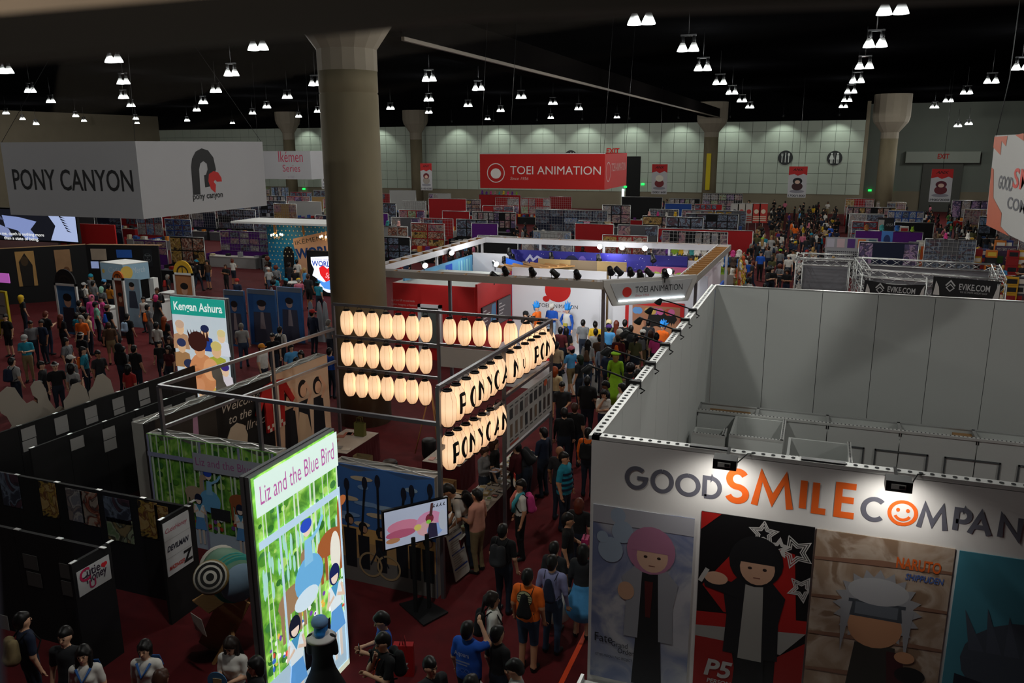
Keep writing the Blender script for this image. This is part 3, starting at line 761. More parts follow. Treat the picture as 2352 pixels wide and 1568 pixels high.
# four tall posters on the front wall (invented pictures in the same colours)
def figure(p, cx, b0, s, hair, coat, inner, legs, skinc='#caa48c', hairw=1.0):
    """plain standing mannequin print"""
    p.poly([(cx - .2 * s, .02), (cx + .2 * s, .02), (cx + .15 * s, b0 + 1.0 * s), (cx - .15 * s, b0 + 1.0 * s)], legs)
    p.poly([(cx - .32 * s, b0 + .75 * s), (cx + .32 * s, b0 + .75 * s), (cx + .30 * s, b0 + 1.25 * s), (cx + .36 * s, b0 + 1.6 * s), (cx + .2 * s, b0 + 1.78 * s), (cx - .2 * s, b0 + 1.78 * s), (cx - .36 * s, b0 + 1.6 * s), (cx - .3 * s, b0 + 1.25 * s)], coat)
    p.poly([(cx - .14 * s, b0 + .7 * s), (cx + .14 * s, b0 + .7 * s), (cx + .1 * s, b0 + 1.75 * s), (cx - .1 * s, b0 + 1.75 * s)], inner)
    p.oval(cx, b0 + 2.02 * s, .31 * s * hairw, .33 * s, hair); p.oval(cx + .02 * s, b0 + 1.94 * s, .2 * s, .22 * s, skinc)
    for d in (-.085, .085): p.oval(cx + .02 * s + d * s, b0 + 1.93 * s, .026 * s, .02 * s, '#2a1c18', 8)
    p.stroke([(cx - .02 * s, b0 + 1.81 * s), (cx + .06 * s, b0 + 1.81 * s)], .012 * s, '#6c3c34')
    p.poly([(cx - .24 * s * hairw, b0 + 2.0 * s), (cx + .24 * s * hairw, b0 + 2.0 * s), (cx + .2 * s, b0 + 2.2 * s), (cx - .2 * s, b0 + 2.2 * s)], hair)
PB = 1.78
def poster(name, label, x0, x1, zt, fn, back):
    t = thing('booth_poster', label, 'poster', (x0, GY - .01, PB))
    sh_ = MB().box((x0, GY - .012, PB), (x1, GY - .002, zt), back).build('sheet', t)
    p = Print(Frame((x0, GY - .012, PB), (1, 0, 0)), .003, .0012); fn(p, x1 - x0, zt - PB); p.build('artwork', sh_)
msky = print_mat('poster_sky', ['#6c78a8', '#8490b8', '#a0a8c8', '#c0c4d4', '#dcdce4'], 1.3, 2.0)
pk = [-2.27, -1.06, -.985, .215, .235, 1.56, 1.60, 2.9]
def fate(p, w_, h):
    p.rect(0, h - .22, w_, h, '#a4a4ac')
    for x, y, r in ((.22, 1.75, .15), (.36, 2.0, .13), (.30, 2.2, .09), (.12, 1.9, .07)): p.oval(x, y, r, r * 1.1, '#93a2b4')
    figure(p, .70, -.04, .92, '#a8708c', '#8e8f96', '#141418', '#17171b')
    p.oval(.42, 1.25, .10, .12, '#bd9478'); p.poly([(.66, .95), (.72, .95), (.74, 1.42), (.64, 1.42)], '#4d1616')
    p.text('Fate', .05, .5, .17, '#1a1a22', width=.22); p.text('Grand', .26, .47, .1, '#22222a', width=.2); p.text('Order', .34, .39, .1, '#22222a', width=.2)
    p.text('©TYPE-MOON / FGO PROJECT', .06, .3, .05, '#1c1c24', width=.46)
def pers(p, w_, h):
    p.poly([(.05, h - .9), (.5, h - .25), (1.02, h - .35), (1.1, h - 1.3), (.3, h - 1.2)], '#9c1511')
    p.poly([(0, h), (.22, h), (0, h - .22)], '#9c1511')
    p.poly([(0, 1.16), (w_, 1.28), (w_, 1.12), (0, .98)], '#9c1511'); p.poly([(0, .98), (w_, 1.12), (.95, .8), (0, .84)], '#8f8d8a'); p.poly([(0, .84), (.4, .84), (.55, 0), (0, 0)], '#8a1410'); p.poly([(w_ - .3, .75), (w_, 1.0), (w_, .1), (w_ - .3, .1)], '#8a1410')
    for k, (cx, cy, r) in enumerate(((.68, h - .16, .16), (1.02, h - .32, .2), (1.12, h - .75, .16), (.85, h - .3, .12))):
        for q in range(3):
            rr = r * (1 - .24 * q); pts = []
            for i in range(11):
                t = PI / 2 + i * PI / 5 + k * .4; ra = rr if i % 2 == 0 else rr * .5; pts.append((min(max(cx + ra * math.cos(t), .01), w_ - .01), min(cy + ra * math.sin(t), h - .01)))
            p.stroke(pts, .012, '#b5b3b0')
    figure(p, .62, .0, .94, '#0d0d10', '#121216', '#8e8c88', '#101013', '#b18b72')
    p.poly([(.05, 1.62), (.5, 1.60), (.5, 1.40), (.08, 1.5)], '#121216'); p.oval(.2, 1.62, .13, .08, '#bd957c'); p.stroke([(.02, 1.55), (.1, 1.72)], .05, '#a8a6a2')
    p.text('P5', .12, .36, .3, '#a9a7a4', width=.32, bold=.03, shear=.2); p.text('PERSONA5', .16, .26, .08, '#a9a7a4', width=.36, bold=.02, shear=.2)
def naru(p, w_, h):
    for i in range(5): y = .25 + i * .45; p.poly([(0, y), (w_, y + .06), (w_, y + .09), (w_ * .5, y + .1), (0, y + .03)], '#7c5a48')
    p.oval(.66, .35, .48, .22, '#3c1216')
    p.poly([(.4, .3), (.95, .3), (.88, 1.15), (.48, 1.15)], '#2c2a26'); p.poly([(.86, .45), (1.06, .55), (.95, 1.1), (.8, 1.1)], '#3a1418')
    pts = []
    for i in range(40):
        t = i * 2 * PI / 40; r = .44 if i % 2 == 0 else .35; pts.append((.66 + r * math.cos(t), 1.58 + r * 1.05 * math.sin(t)))
    p.poly(pts, '#8e8f93'); p.oval(.66, 1.36, .27, .25, '#b0805f'); p.rect(.38, 1.46, .94, 1.66, '#3c4148'); p.rect(.45, 1.49, .87, 1.63, '#5d636b'); p.oval(.66, 1.78, .3, .16, '#a2a3a6')
    for x in (.36, .96): p.poly([(x - .06, 1.62), (x + .06, 1.62), (x + (.02 if x > .6 else -.02), 1.0)], '#8a8b90')
    p.oval(.98, 1.06, .1, .07, '#b58563'); p.oval(1.05, .86, .15, .1, '#121112')
    p.text('NARUTO', .80, h - .30, .17, '#c4581c', width=.42, bold=.03); p.text('SHIPPUDEN', .90, h - .42, .1, '#3c5a9c', width=.36, bold=.02, shear=.2)
def kaka(p, w_, h):
    p.oval(.75, 1.2, .62, .5, '#3c4450'); 
    for i in range(7): p.poly([(.2 + i * .16, 1.3), (.34 + i * .16, 1.3), (.12 + i * .2, 1.75 + .05 * (i % 2))], '#454d5a')
    p.poly([(.1, .62), (1.3, .3), (1.3, .75), (.1, 1.0)], '#171c2c'); p.poly([(.3, .6), (1.2, .36), (1.2, .68), (.3, .92)], '#41454c'); p.poly([(.1, .5), (1.3, .2), (1.3, .42), (.1, .62)], '#8a6650'); p.rect(.1, 0, 1.3, .3, '#161b28')
poster('a', 'sky blue poster of a pink haired figure in grey jacket on white booth front', pk[0] + .03, pk[1], 4.08, fate, msky)
poster('b', 'black and red poster of a dark suited figure with striped stars', pk[2], pk[3], 4.19, pers, C('#0d0d0f', .5))
poster('c', 'tan striped poster of a white haired small figure in a dark coat', pk[4], pk[5], 4.18, naru, print_mat('poster_tan', ['#8c6c58', '#b4987e', '#c8b09a', '#d4c0ac', '#a08268'], 1.6, 5.0))
poster('d', 'teal poster with a grey haired figure cut by the picture edge', pk[6], pk[7], 4.17, kaka, mat('poster_teal', '#3f7d8e', .5, var=.1, scale=3))
# showcase ledge below the posters
sc_ = thing('display_counter', 'white display counter with metal rim under the white booth front', 'counter', (GX, GY - .6, 0))
MB().box((GX - .05, GY - .62, 0), (3.2, GY - .03, 1.70), M_WHITE).build('body', sc_)
MB().box((GX - .07, GY - .64, 1.70), (3.2, GY - .60, 1.78), M_ALU).box((GX - .07, GY - .64, 1.70), (GX - .03, GY - .03, 1.78), M_ALU).build('rim', sc_)
# side wall
sw_ = thing('booth_side_wall', 'tall grey panel side wall of the corner booth along the aisle', 'booth wall', (GX, 14, 0))
n = 9; st = (GB - GY - .08) / n
for i in range(n):
    y0 = GY + .08 + i * st; MB().box((GX, y0 + .004, 0), (GX + .06, y0 + st - .004, GZ), M_GSC).build('panel', sw_)
perforated_rail(sw_, (GX + .03, GY, GZ + .02), (GX + .03, GB, GZ + .02), .13, 84)
# back wall panels
bw = thing('booth_rear_wall', 'row of tall grey panels closing the back of the corner booth', 'booth wall', (2, GB, 0))
xs = [W(x, y, 1, GB)[0] for x, y in ((1645.7, 659.3), (1766, 664.6), (1890, 672), (2018, 680.7), (2149, 690), (2285, 696))]
xs = [GX + .06, xs[1], xs[2], xs[3], xs[4], xs[5]]; xs += [xs[-1] + 1.16, xs[-1] + 2.32]
for a, b_ in zip(xs[:-1], xs[1:]): MB().box((a + .006, GB, 0), (b_ - .006, GB + .06, GZ), M_GSC).build('panel', bw)
MB().box((GX, GB - .01, GZ), (xs[-1], GB + .07, GZ + .03), M_ALU).build('top_rail', bw)
MB().box((xs[0], GB + .02, 0), (xs[-1], GB + .05, GZ - .02), C('#4a4d4e')).build('joint_backing', bw)
# inner lower walls: double wall with open tray top, cupboard frames
iw = thing('booth_inner_wall', 'low double partition with slotted rails inside the grey booth', 'partition', (1, 17.6, 0))
Z2 = 2.44
for x0, x1 in zip((GX + .06, -.95, .5, 1.9, 3.3, 4.7), (-.95, .5, 1.9, 3.3, 4.7, 6.1)):
    MB().box((x0 + .01, 17.56, 0), (x1 - .01, 17.62, Z2), M_GSC).build('panel', iw)
    MB().box((x0 + .01, 18.10, 0), (x1 - .01, 18.16, Z2), M_GSC).build('panel', iw)
    MB().box((x0 + .02, 17.62, Z2 - .35), (x1 - .02, 18.10, Z2 - .30), M_WHITE).build('tray', iw)
    MB().box((x0 - .03, 17.56, Z2 - .1), (x0 + .03, 18.16, Z2 + .03), M_ALU).build('cross_rail', iw)
perforated_rail(iw, (GX + .06, 17.57, Z2 + .02), (6.1, 17.57, Z2 + .02), .09, 110)
MB().box((GX + .06, 18.10, Z2), (6.1, 18.18, Z2 + .03), M_ALU).build('rear_rail', iw)
for x0, x1 in ((1.45, 2.45), (2.75, 3.75), (4.05, 5.05), (.55, 1.25)):
    b = MB()
    for a in ((x0, 1.0, x1, 1.03), (x0, 2.0, x1, 2.03), (x0, 1.0, x0 + .03, 2.03), (x1 - .03, 1.0, x1, 2.03)): b.box((a[0], 17.53, a[1]), (a[2], 17.56, a[3]), C('#55585a'))
    b.build('window_frame', iw)
MB().box((GX + .3, 17.7, Z2 - .298), (-1.1, 18.0, Z2 - .04), mat('cardboard', '#8d6a42', .8, var=.1, scale=6)).build('cardboard_box', label='long brown cardboard strip lying in the tray of the low partition', cat='cardboard')
MB().box((2.9, 17.72, Z2 - .298), (3.25, 18.0, Z2 - .02), mat('cardboard', '#8d6a42')).build('cardboard_box', label='small brown cardboard box in the tray of the low partition', cat='box')
def cabinet(label, x0, y0, x1, y1, z, open_top=True, front=True):
    t = thing('storage_partition', label, 'partition', ((x0 + x1) / 2, (y0 + y1) / 2, 0)); m = M_GSC; k = .05
    MB().box((x0, y0, 0), (x1, y0 + k, z), m).build('front_panel', t); MB().box((x0, y1 - k, 0), (x1, y1, z), m).build('rear_panel', t)
    MB().box((x0, y0 + k, 0), (x0 + k, y1 - k, z), m).build('side_panel', t); MB().box((x1 - k, y0 + k, 0), (x1, y1 - k, z), m).build('side_panel', t)
    perforated_rail(t, (x0, y0 + .03, z + .02), (x1, y0 + .03, z + .02), .07, max(6, int((x1 - x0) * 16)))
    perforated_rail(t, (x1 - .03, y0, z + .02), (x1 - .03, y1, z + .02), .07, max(6, int((y1 - y0) * 16)))
    if front:
        b = MB(); a0, a1 = x0 + .12, x1 - .12
        for q in ((a0, 1.9, a1, 1.93), (a0, .1, a0 + .03, 1.93), (a1 - .03, .1, a1, 1.93)): b.box((q[0], y0 - .012, q[1]), (q[2], y0, q[3]), C('#3c3f42'))
        b.build('door_frame', t)
cabinet('small open-topped grey storage box against the aisle wall inside the booth', -2.1, 16.0, -1.45, 16.5, Z2, front=False)
cabinet('grey closet partition with a door outline inside the booth', -1.38, 16.12, -.33, 17.5, Z2)
cabinet('grey closet partition with slotted rails in the middle of the booth', -.24, 15.3, .92, 16.5, Z2)
# arm lights on the side wall, flood lights on the front wall
def arm_light(y, label):
    t = thing('arm_light', label, 'spotlight', (GX, y, GZ), group='black arm lights along the booth side wall')
    MB().box((GX - .06, y - .05, GZ - .02), (GX + .1, y + .05, GZ + .09), M_RUB).tube([(GX + .06, y, GZ), (GX + .16, y, GZ - .05), (GX + .1, y, GZ - .1)], .012, M_RUB, 5).build('clamp', t)
    MB().tube([(GX, y, GZ + .07), (GX - .35, y - .02, GZ + .18), (GX - .62, y - .03, GZ + .24)], .014, M_RUB, 6).build('arm', t)
    h = MB(); h.lathe([(.0, .0), (.04, .0), (.055, .06), (.075, .14), (.07, .15), (.0, .1)], (0, 0, 0), M_RUB, 12)
    h.v = [tuple(np.array((GX - .62, y - .03, GZ + .26)) + np.array((-x * .9 - z * .55, yy, x * .4 - z * .75))) for x, yy, z in h.v]
    h.build('lamp_head', t)
for i, (px, py) in enumerate(((1572, 716), (1552, 741), (1525, 790), (1490, 845), (1455, 899), (1590, 690))):
    q = W(px, py, 0, GX); arm_light(q[1], ['second arm light', 'third arm light', 'fourth arm light', 'fifth arm light', 'arm light nearest the front corner', 'farthest arm light'][i] + ' clamped on the grey side wall top')
def flood(px, py, label):
    q = W(px, py, 1, GY)
    t = thing('flood_light', label, 'flood light', (q[0], GY, GZ), group='black floodlights on the white booth front')
    x = q[0]
    MB().box((x - .12, GY - .42, GZ - .0), (x + .12, GY - .24, GZ + .11), mat('flood_black', '#131314', .4)).build('housing', t); hz = t.children[0]
    MB().box((x - .07, GY - .425, GZ + .03), (x + .06, GY - .42, GZ + .08), C('#c9c9c4')).box((x + .0, GY - .428, GZ + .04), (x + .05, GY - .425, GZ + .07), C('#1a1a1a')).build('rating_label', hz)
    MB().box((x - .1, GY - .40, GZ - .006), (x + .1, GY - .27, GZ), mat('flood_lens', (1, .96, .88), .4, 0, 6.0)).build('lens', hz)
    MB().tube([(x + .12, GY - .3, GZ + .05), (x + .2, GY - .02, GZ + .06), (x + .28, GY + .05, GZ + .04)], .007, M_RUB, 5).build('cable', t)
    MB().bar((x, GY - .25, GZ + .05), (x, GY + .1, GZ + .06), .03, .015, M_RUB).build('bracket', t)
    l = bpy.data.lights.new('flood', 'SPOT'); l.energy = 34; l.spot_size = math.radians(150); l.spot_blend = .9; l.shadow_soft_size = .1; l.color = (1, .95, .9)
    o = bpy.data.objects.new('flood_lamp', l); COL.objects.link(o); o.parent = t; o.location = (0, -.42, -.02); o.rotation_euler = (math.radians(30), 0, 0)
flood(1674, 1036, 'black floodlight above the orange letters on the booth front'); flood(2057, 1086, 'black floodlight above the grey end letters on the booth front')
for px in (1630, 1890):
    q = W(px, 1041 if px < 1700 else 1070, 1, GY + .04)
    MB().box((q[0] - .22, GY + .01, GZ + .045), (q[0] + .22, GY + .09, GZ + .065), C('#2a2c2e', .4)).build('connector_plate', label='dark connector plate on the white booth top rail %s' % ('left of the first floodlight' if px < 1700 else 'between the floodlights'), cat='bracket')
# hanging cloth sign over the booth
hs = thing('hanging_sign', 'white hanging sign with orange corners at right picture edge', 'hanging sign', (2.6, 12, 6.9))
SX = 2.6; y0, y1 = 8.0, 15.7
MB().prism([(y0, 6.9), (y1 - 2.1, 6.9), (y1 - .15, 7.05), (y1, 8.32), (y0, 8.32)], (SX, 0, 0), (0, 1, 0), (0, 0, 1), (1, 0, 0), 4.5, mat('sign_fabric', '#bdbcba', .7)).build('fabric', hs)
F_ = Frame((SX, 0, 0), (0, -1, 0)); p = Print(F_)
def sp(x, y): return F_.px(1712 + x / 3.675, 280 + y / 3.675)
for pts in (((2105, 125), (2215, 118), (2200, 205), (2165, 160), (2155, 280), (2095, 215)), ((2080, 385), (2098, 400), (2095, 640), (2165, 770), (2155, 880), (2230, 965), (2160, 930), (2035, 870)), ((2280, 110), (2352, 95), (2352, 160))):
    p.poly([sp(*q) for q in pts], '#c8531a')
for tx, x, y, wd, c, hh in (('GOOD', 2133, 555, 120, '#55555f', 110), ('SMILE', 2255, 548, 330, '#d83a2a', 165), ('COMPANY', 2207, 722, 400, '#55555f', 100)):
    a, b = sp(x, y); a2, b2 = sp(x + wd, y + 25); p.text(tx, a, b, .4, c, width=abs(a2 - a), bold=.02, height=abs(sp(x, y - hh)[1] - b))
p.build('lettering', hs)
MB().tube([(SX, y1 - .1, 8.3), (SX + .1, y1, 9.2), (SX + .1, y1, CEIL_Z)], .006, M_DARKG, 4).build('cable', hs)
# ------------------------------------------------------------------ lantern booth
# steel frame
FR_T = 4.10; NR = np.array((-6.02, 12.3)); FRr = np.array((-5.86, 18.28)); BM = np.array((-8.9, 18.3)); BL = np.array((-12.03, 18.36)); NLz = 3.42; NL = np.array((-12.5, 12.5))
MR = NR + (FRr - NR) * .5
ft = thing('lantern_frame', 'grey steel tube frame carrying the paper lanterns', 'frame', (NR[0], NR[1], 0))
def v3(p, z): return np.array((p[0], p[1], z))
def fbar(a, b_, nm='beam'): MB().bar(a, b_, .07, .07, M_STEEL).build(nm, ft)
for p_, z in ((NR, FR_T), (MR, FR_T), (FRr, FR_T), (BM, FR_T), (BL, FR_T)): fbar(v3(p_, 0), v3(p_, z), 'post')
fbar(v3(NL, 0), v3(NL, NLz), 'post')
for z in (FR_T, 3.22, 2.35): fbar(v3(BL, z), v3(BM, z))
for z in (FR_T, 3.26): fbar(v3(BM, z), v3(FRr, z))
for z in (FR_T, 2.95, 1.75): fbar(v3(NR, z), v3(MR, z)) if z != 1.75 else None
for z in (FR_T, 3.05, 1.75): fbar(v3(MR, z), v3(FRr, z))
fbar(v3(NL, NLz), v3(NR, NLz)); fbar(v3(NL, NLz), v3(BL, NLz)); fbar(v3(NL, 2.52), v3(BL, 2.52))
q = NL + (BL - NL) * .58; fbar(v3(q, 0), v3(q, NLz), 'post'); q = NL + (NR - NL) * .39; fbar(v3(q, 0), v3(q, NLz), 'post')
# lanterns
mp = bpy.data.materials.new('lantern_paper'); mp.use_nodes = True; nt = mp.node_tree; b = nt.nodes['Principled BSDF']
b.inputs['Base Color'].default_value = (.8, .7, .55, 1); b.inputs['Roughness'].default_value = .8
tc = nt.nodes.new('ShaderNodeTexCoord'); sx = nt.nodes.new('ShaderNodeSeparateXYZ'); cr = nt.nodes.new('ShaderNodeValToRGB'); mr = nt.nodes.new('ShaderNodeMapRange')
mr.inputs['From Min'].default_value = -.33; mr.inputs['From Max'].default_value = .33
nt.links.new(tc.outputs['Object'], sx.inputs[0]); nt.links.new(sx.outputs['Z'], mr.inputs[0]); nt.links.new(mr.outputs[0], cr.inputs[0])
E_ = cr.color_ramp.elements; E_[0].color = (.70, .38, .20, 1); E_[1].color = (.75, .42, .22, 1)
e = E_.new(.5); e.color = (1.0, .63, .36, 1); e = E_.new(.35); e.color = (.93, .56, .31, 1)
nt.links.new(cr.outputs[0], b.inputs['Emission Color']); b.inputs['Emission Strength'].default_value = 1.0
M_RIB = mat('lantern_rib', '#8a6a4c', .8, 0, .25)
LR, LH = .172, .33
def lprof(z): return LR * (1 - abs(z / LH) ** 3.2 * .52)
prof = [(lprof(-LH + 2 * LH * i / 12), -LH + 2 * LH * i / 12) for i in range(13)]
_s = MB().lathe(prof, (0, 0, 0), mp, 20); _s.f = [f for f in _s.f if len(f) == 4]; n_ = len(_s.f); _s.mi = _s.mi[:n_]; _s.sm = _s.sm[:n_]
L_SH = _s.mesh('paper_shade')
_r = MB()
for z, s in ((LH, 1), (-LH, -1)):
    _r.lathe([(lprof(LH) + .008, z - .012), (lprof(LH) + .012, z), (lprof(LH) + .006, z + s * .02), (lprof(LH) - .012, z + s * .02), (lprof(LH) - .012, z - .012)], (0, 0, 0), M_RUB, 16, False)
_r.tube([(-.07, 0, LH + .02), (-.05, 0, LH + .09), (0, 0, LH + .11), (.05, 0, LH + .09), (.07, 0, LH + .02)], .006, M_RUB, 4)
L_RIM = _r.mesh('rim')
_k = MB()
for k in range(8):
    a = k * PI / 4 + .2; _k.tube([(math.cos(a) * (lprof(z) + .001), math.sin(a) * (lprof(z) + .001), z) for z in [-LH + 2 * LH * i / 10 for i in range(11)]], .0022, M_RIB, 3)
L_RIB = _k.mesh('ribs')
M_INK = C('#0a0807', .7)
def lantern_letter(ch, ang, o):
    b = MB(); cs = ch if ch != '.U' else 'U'
    for s in glyph(cs):
        pts = []
        for i in range(len(s) - 1):
            for t in np.linspace(0, 1, 5)[:-1]: pts.append((s[i][0] + (s[i + 1][0] - s[i][0]) * t, s[i][1] + (s[i + 1][1] - s[i][1]) * t))
        pts.append(s[-1]); k = .6 if ch == '.U' else 1.0
        P = []; 
        for x, y in pts:
            z = (y - .5) * .36 * k; a = ang + (x - .5) * 1.15 * k; r = lprof(z) + .004; P.append((math.cos(a) * r, math.sin(a) * r, z))
        b.tube(P, .033 if ch != '.U' else .017, M_INK, 6)
    me = b.mesh('letter')
    for v in me.vertices:       # brush strokes lie flat on the paper
        r = math.hypot(v.co.x, v.co.y); tr = lprof(v.co.z) + .004
        kk = (tr + (r - tr) * .12) / r; v.co.x *= kk; v.co.y *= kk
    oo = bpy.data.objects.new('letter', me); COL.objects.link(oo); oo.parent = o
def lantern(c, label, group, ch=None):
    t = thing('paper_lantern', label, 'lantern', c, group=group)
    for nm, me in (('paper_shade', L_SH), ('rim', L_RIM), ('ribs', L_RIB)):
        o = bpy.data.objects.new(nm, me); COL.objects.link(o); o.parent = t if nm != 'ribs' else sh_
        if nm == 'paper_shade': sh_ = o
    if ch: lantern_letter(ch, .0, sh_)
for r, (a, b_, nm) in enumerate((((797, 740), (978, 755), 'top'), ((798, 811), (978, 828), 'middle'), ((804, 881), (977, 901), 'bottom'))):
    for i in range(7):
        q = W(a[0] + (b_[0] - a[0]) * i / 6 + (random.uniform(-2, 2) if 0 < i < 6 else 0), a[1] + (b_[1] - a[1]) * i / 6, 1, 18.26)
        lantern(q, 'blank lantern, %s from left in the %s row before the column' % (ORD[i], nm), 'blank lanterns on the rear frame')
for i, (x, y) in enumerate(((1033, 760), (1067, 763), (1101, 764), (1137, 768), (1173, 770), (1209, 772), (1241, 773))):
    lantern(W(x, y, 1, 18.22), 'blank lantern, %s in the single row above the grey board' % ORD[i], 'blank lanterns on the rear frame')
seq = [None, 'P', 'O', 'N', 'Y', 'C', 'A', 'N', '.U', None, 'P', 'O', 'N', 'Y']
row = [(1028, 937), (1048, 923), (1071.5, 908), (1091, 893), (1110, 881), (1127, 870), (1145, 857), (1171.6, 843), (1188.5, 832), (1205.6, 822), (1220, 813), (1233, 805), (1246, 797), (1260, 789)]
for i, ((x, y), ch) in enumerate(zip(row, seq)):
    lantern(W(x, y, 0, -5.95), 'lantern %s, %s from the front in the upper aisle row' % ('painted with letter ' + ch.strip('.') if ch else 'without a letter', ORD[i]), 'lanterns facing the aisle', ch)
for i, ch in enumerate('PONYCAN'):
    x, y = 1033 + (1145 - 1033) * i / 6, 1036 + (963 - 1036) * i / 6
    lantern(W(x, y, 0, -5.97), 'lantern painted with letter %s, %s in the lower aisle row' % (ch, ORD[i]), 'lanterns facing the aisle', ch)
# printed boards on the frame
bd = thing('printed_board', 'grey price board with product pictures under the far aisle lanterns', 'board', (MR[0], MR[1], 1.9))
u = np.array((FRr - MR)); L_ = np.linalg.norm(u); F_ = Frame((MR[0] + .03, MR[1], 1.85), (u[0], u[1], 0)); F_.n = -np.cross(F_.v, F_.u)
MB().obox(F_.at(.05, 0), F_.u * (L_ - .1), F_.v * 1.0, F_.n * .012, mat('board_pale', '#a4a09c', .6)).build('sheet', bd)
p = Print(F_, .016)
for i in range(9):
    x = .2 + i * .3; p.rect(x, .62, x + .18, .85, random.choice(('#2b2a2c', '#574c4c', '#7c706c'))); p.rect(x + .02, .2, x + .16, .5, random.choice(('#3a2c28', '#28282c', '#6c5848'))); p.rect(x, .12, x + .2, .15, '#3c3a3a'); p.rect(x, .9, x + .2, .93, '#3c3a3a')
p.rect(.2, .03, .7, .08, '#a04434'); p.oval(2.45, .85, .12, .08, '#b8502c'); p.build('print', bd)
bd = thing('grey_board', 'blank pale grey board hanging under the single lantern row', 'board', (BM[0], BM[1], 2.7))
MB().box((BM[0] + .06, BM[1] - .02, 2.68), (FRr[0] - .7, BM[1] + .02, 3.2), mat('board_pale', '#a4a09c')).build('sheet', bd)

# pop-up backdrops: white lattice top, printed front
M_LAT = mat('backdrop_white_lattice', '#a6a39c', .6)
def popup(label, a, b_, z, th, sheet, fn, inner=None):
    """a -> b along the printed face (face on the right of a->b when seen from the face side)"""
    a, b_ = np.array((*a, 0.), float), np.array((*b_, 0.), float); u = b_ - a; L = np.linalg.norm(u); u /= L
    F_ = Frame(a, u); nrm = F_.n
    t = thing('popup_backdrop', label, 'backdrop', (a + b_) / 2)
    MB().obox(a, u * L, (0, 0, z), -nrm * .02, sheet).build('printed_sheet', t); sh_ = t.children[0]
    MB().obox(a - nrm * th, u * L, (0, 0, z), nrm * .02, M_LAT).build('rear_sheet', t)
    for q in (a, b_ - u * .02): MB().obox(q - nrm * (th - .02), u * .02, (0, 0, z), nrm * (th - .04), M_LAT).build('side_sheet', t)
    n = max(2, int(L / .75)); s = L / n
    for i in range(n):
        q = a + u * s * i + np.array((0, 0, z - .012))
        lt = MB().bar(q - nrm * .03, q + u * s - nrm * (th - .03), .02, .02, M_ALU).bar(q - nrm * (th - .03), q + u * s - nrm * .03, .02, .02, M_ALU)
        lt.prism([(0, 0), (s * .5, -.10), (s, 0)], q + np.array((0, 0, .0)), u, (0, 0, 1), -nrm, .012, M_LAT)
        lt.build('lattice', t)
    MB().add([a - nrm * .02 + (0, 0, z - .05), b_ - nrm * .02 + (0, 0, z - .05), b_ - nrm * (th - .02) + (0, 0, z - .05), a - nrm * (th - .02) + (0, 0, z - .05)], [(0, 1, 2, 3)], M_LAT).build('top_web', t)
    p = Print(F_, .004, .0015); fn(p, L, z); p.build('artwork', sh_); return t
def forest_mat(name, em):
    m = bpy.data.materials.new(name); m.use_nodes = True; nt = m.node_tree; b = nt.nodes['Principled BSDF']; b.inputs['Roughness'].default_value = .6
    tc = nt.nodes.new('ShaderNodeTexCoord'); n = nt.nodes.new('ShaderNodeTexNoise'); n.inputs['Scale'].default_value = 3.2; n.inputs['Detail'].default_value = 7; n.inputs['Distortion'].default_value = .6
    cr = nt.nodes.new('ShaderNodeValToRGB'); el = cr.color_ramp.elements; el[0].position = .3; el[0].color = (*hexc('#2c5c20'), 1); el[1].position = .72; el[1].color = (*hexc('#c4dc8c'), 1)
    for q, c in ((.42, '#4c8a2c'), (.52, '#74b03c'), (.6, '#98c85c')): e = el.new(q); e.color = (*hexc(c), 1)
    nt.links.new(tc.outputs['Object'], n.inputs['Vector']); nt.links.new(n.outputs['Fac'], cr.inputs[0]); nt.links.new(cr.outputs[0], b.inputs['Base Color'])
    if em: nt.links.new(cr.outputs[0], b.inputs['Emission Color']); b.inputs['Emission Strength'].default_value = em
    return m
def forest(p, x0, x1, y0, y1, em='', k=1.0, trunks=9, dens=60):
    cs = ['#4c8a2c', '#6ea83c', '#2f6a24', '#8cc04c', '#a9cf6a', '#3d7a3a']
    for i in range(dens):
        x = random.uniform(x0, x1); y = random.uniform(y0, y1); r = random.uniform(.03, .10)
        p.oval(min(max(x, x0 + r), x1 - r), min(max(y, y0 + r * .8), y1 - r * .8), r, r * .8, C(random.choice(cs), .6, EMB), 9)
    for i in range(trunks):
        x = x0 + (x1 - x0) * (i + random.uniform(.2, .8)) / trunks; w_ = random.uniform(.012, .03); t = random.uniform(-.04, .04)
        x = min(max(x, x0 + .06), x1 - .06); p.poly([(x - w_, y0), (x + w_, y0), (x + w_ * .8 + t, y1), (x - w_ * .8 + t, y1)], C('#c9dcc4', .6, EMB))
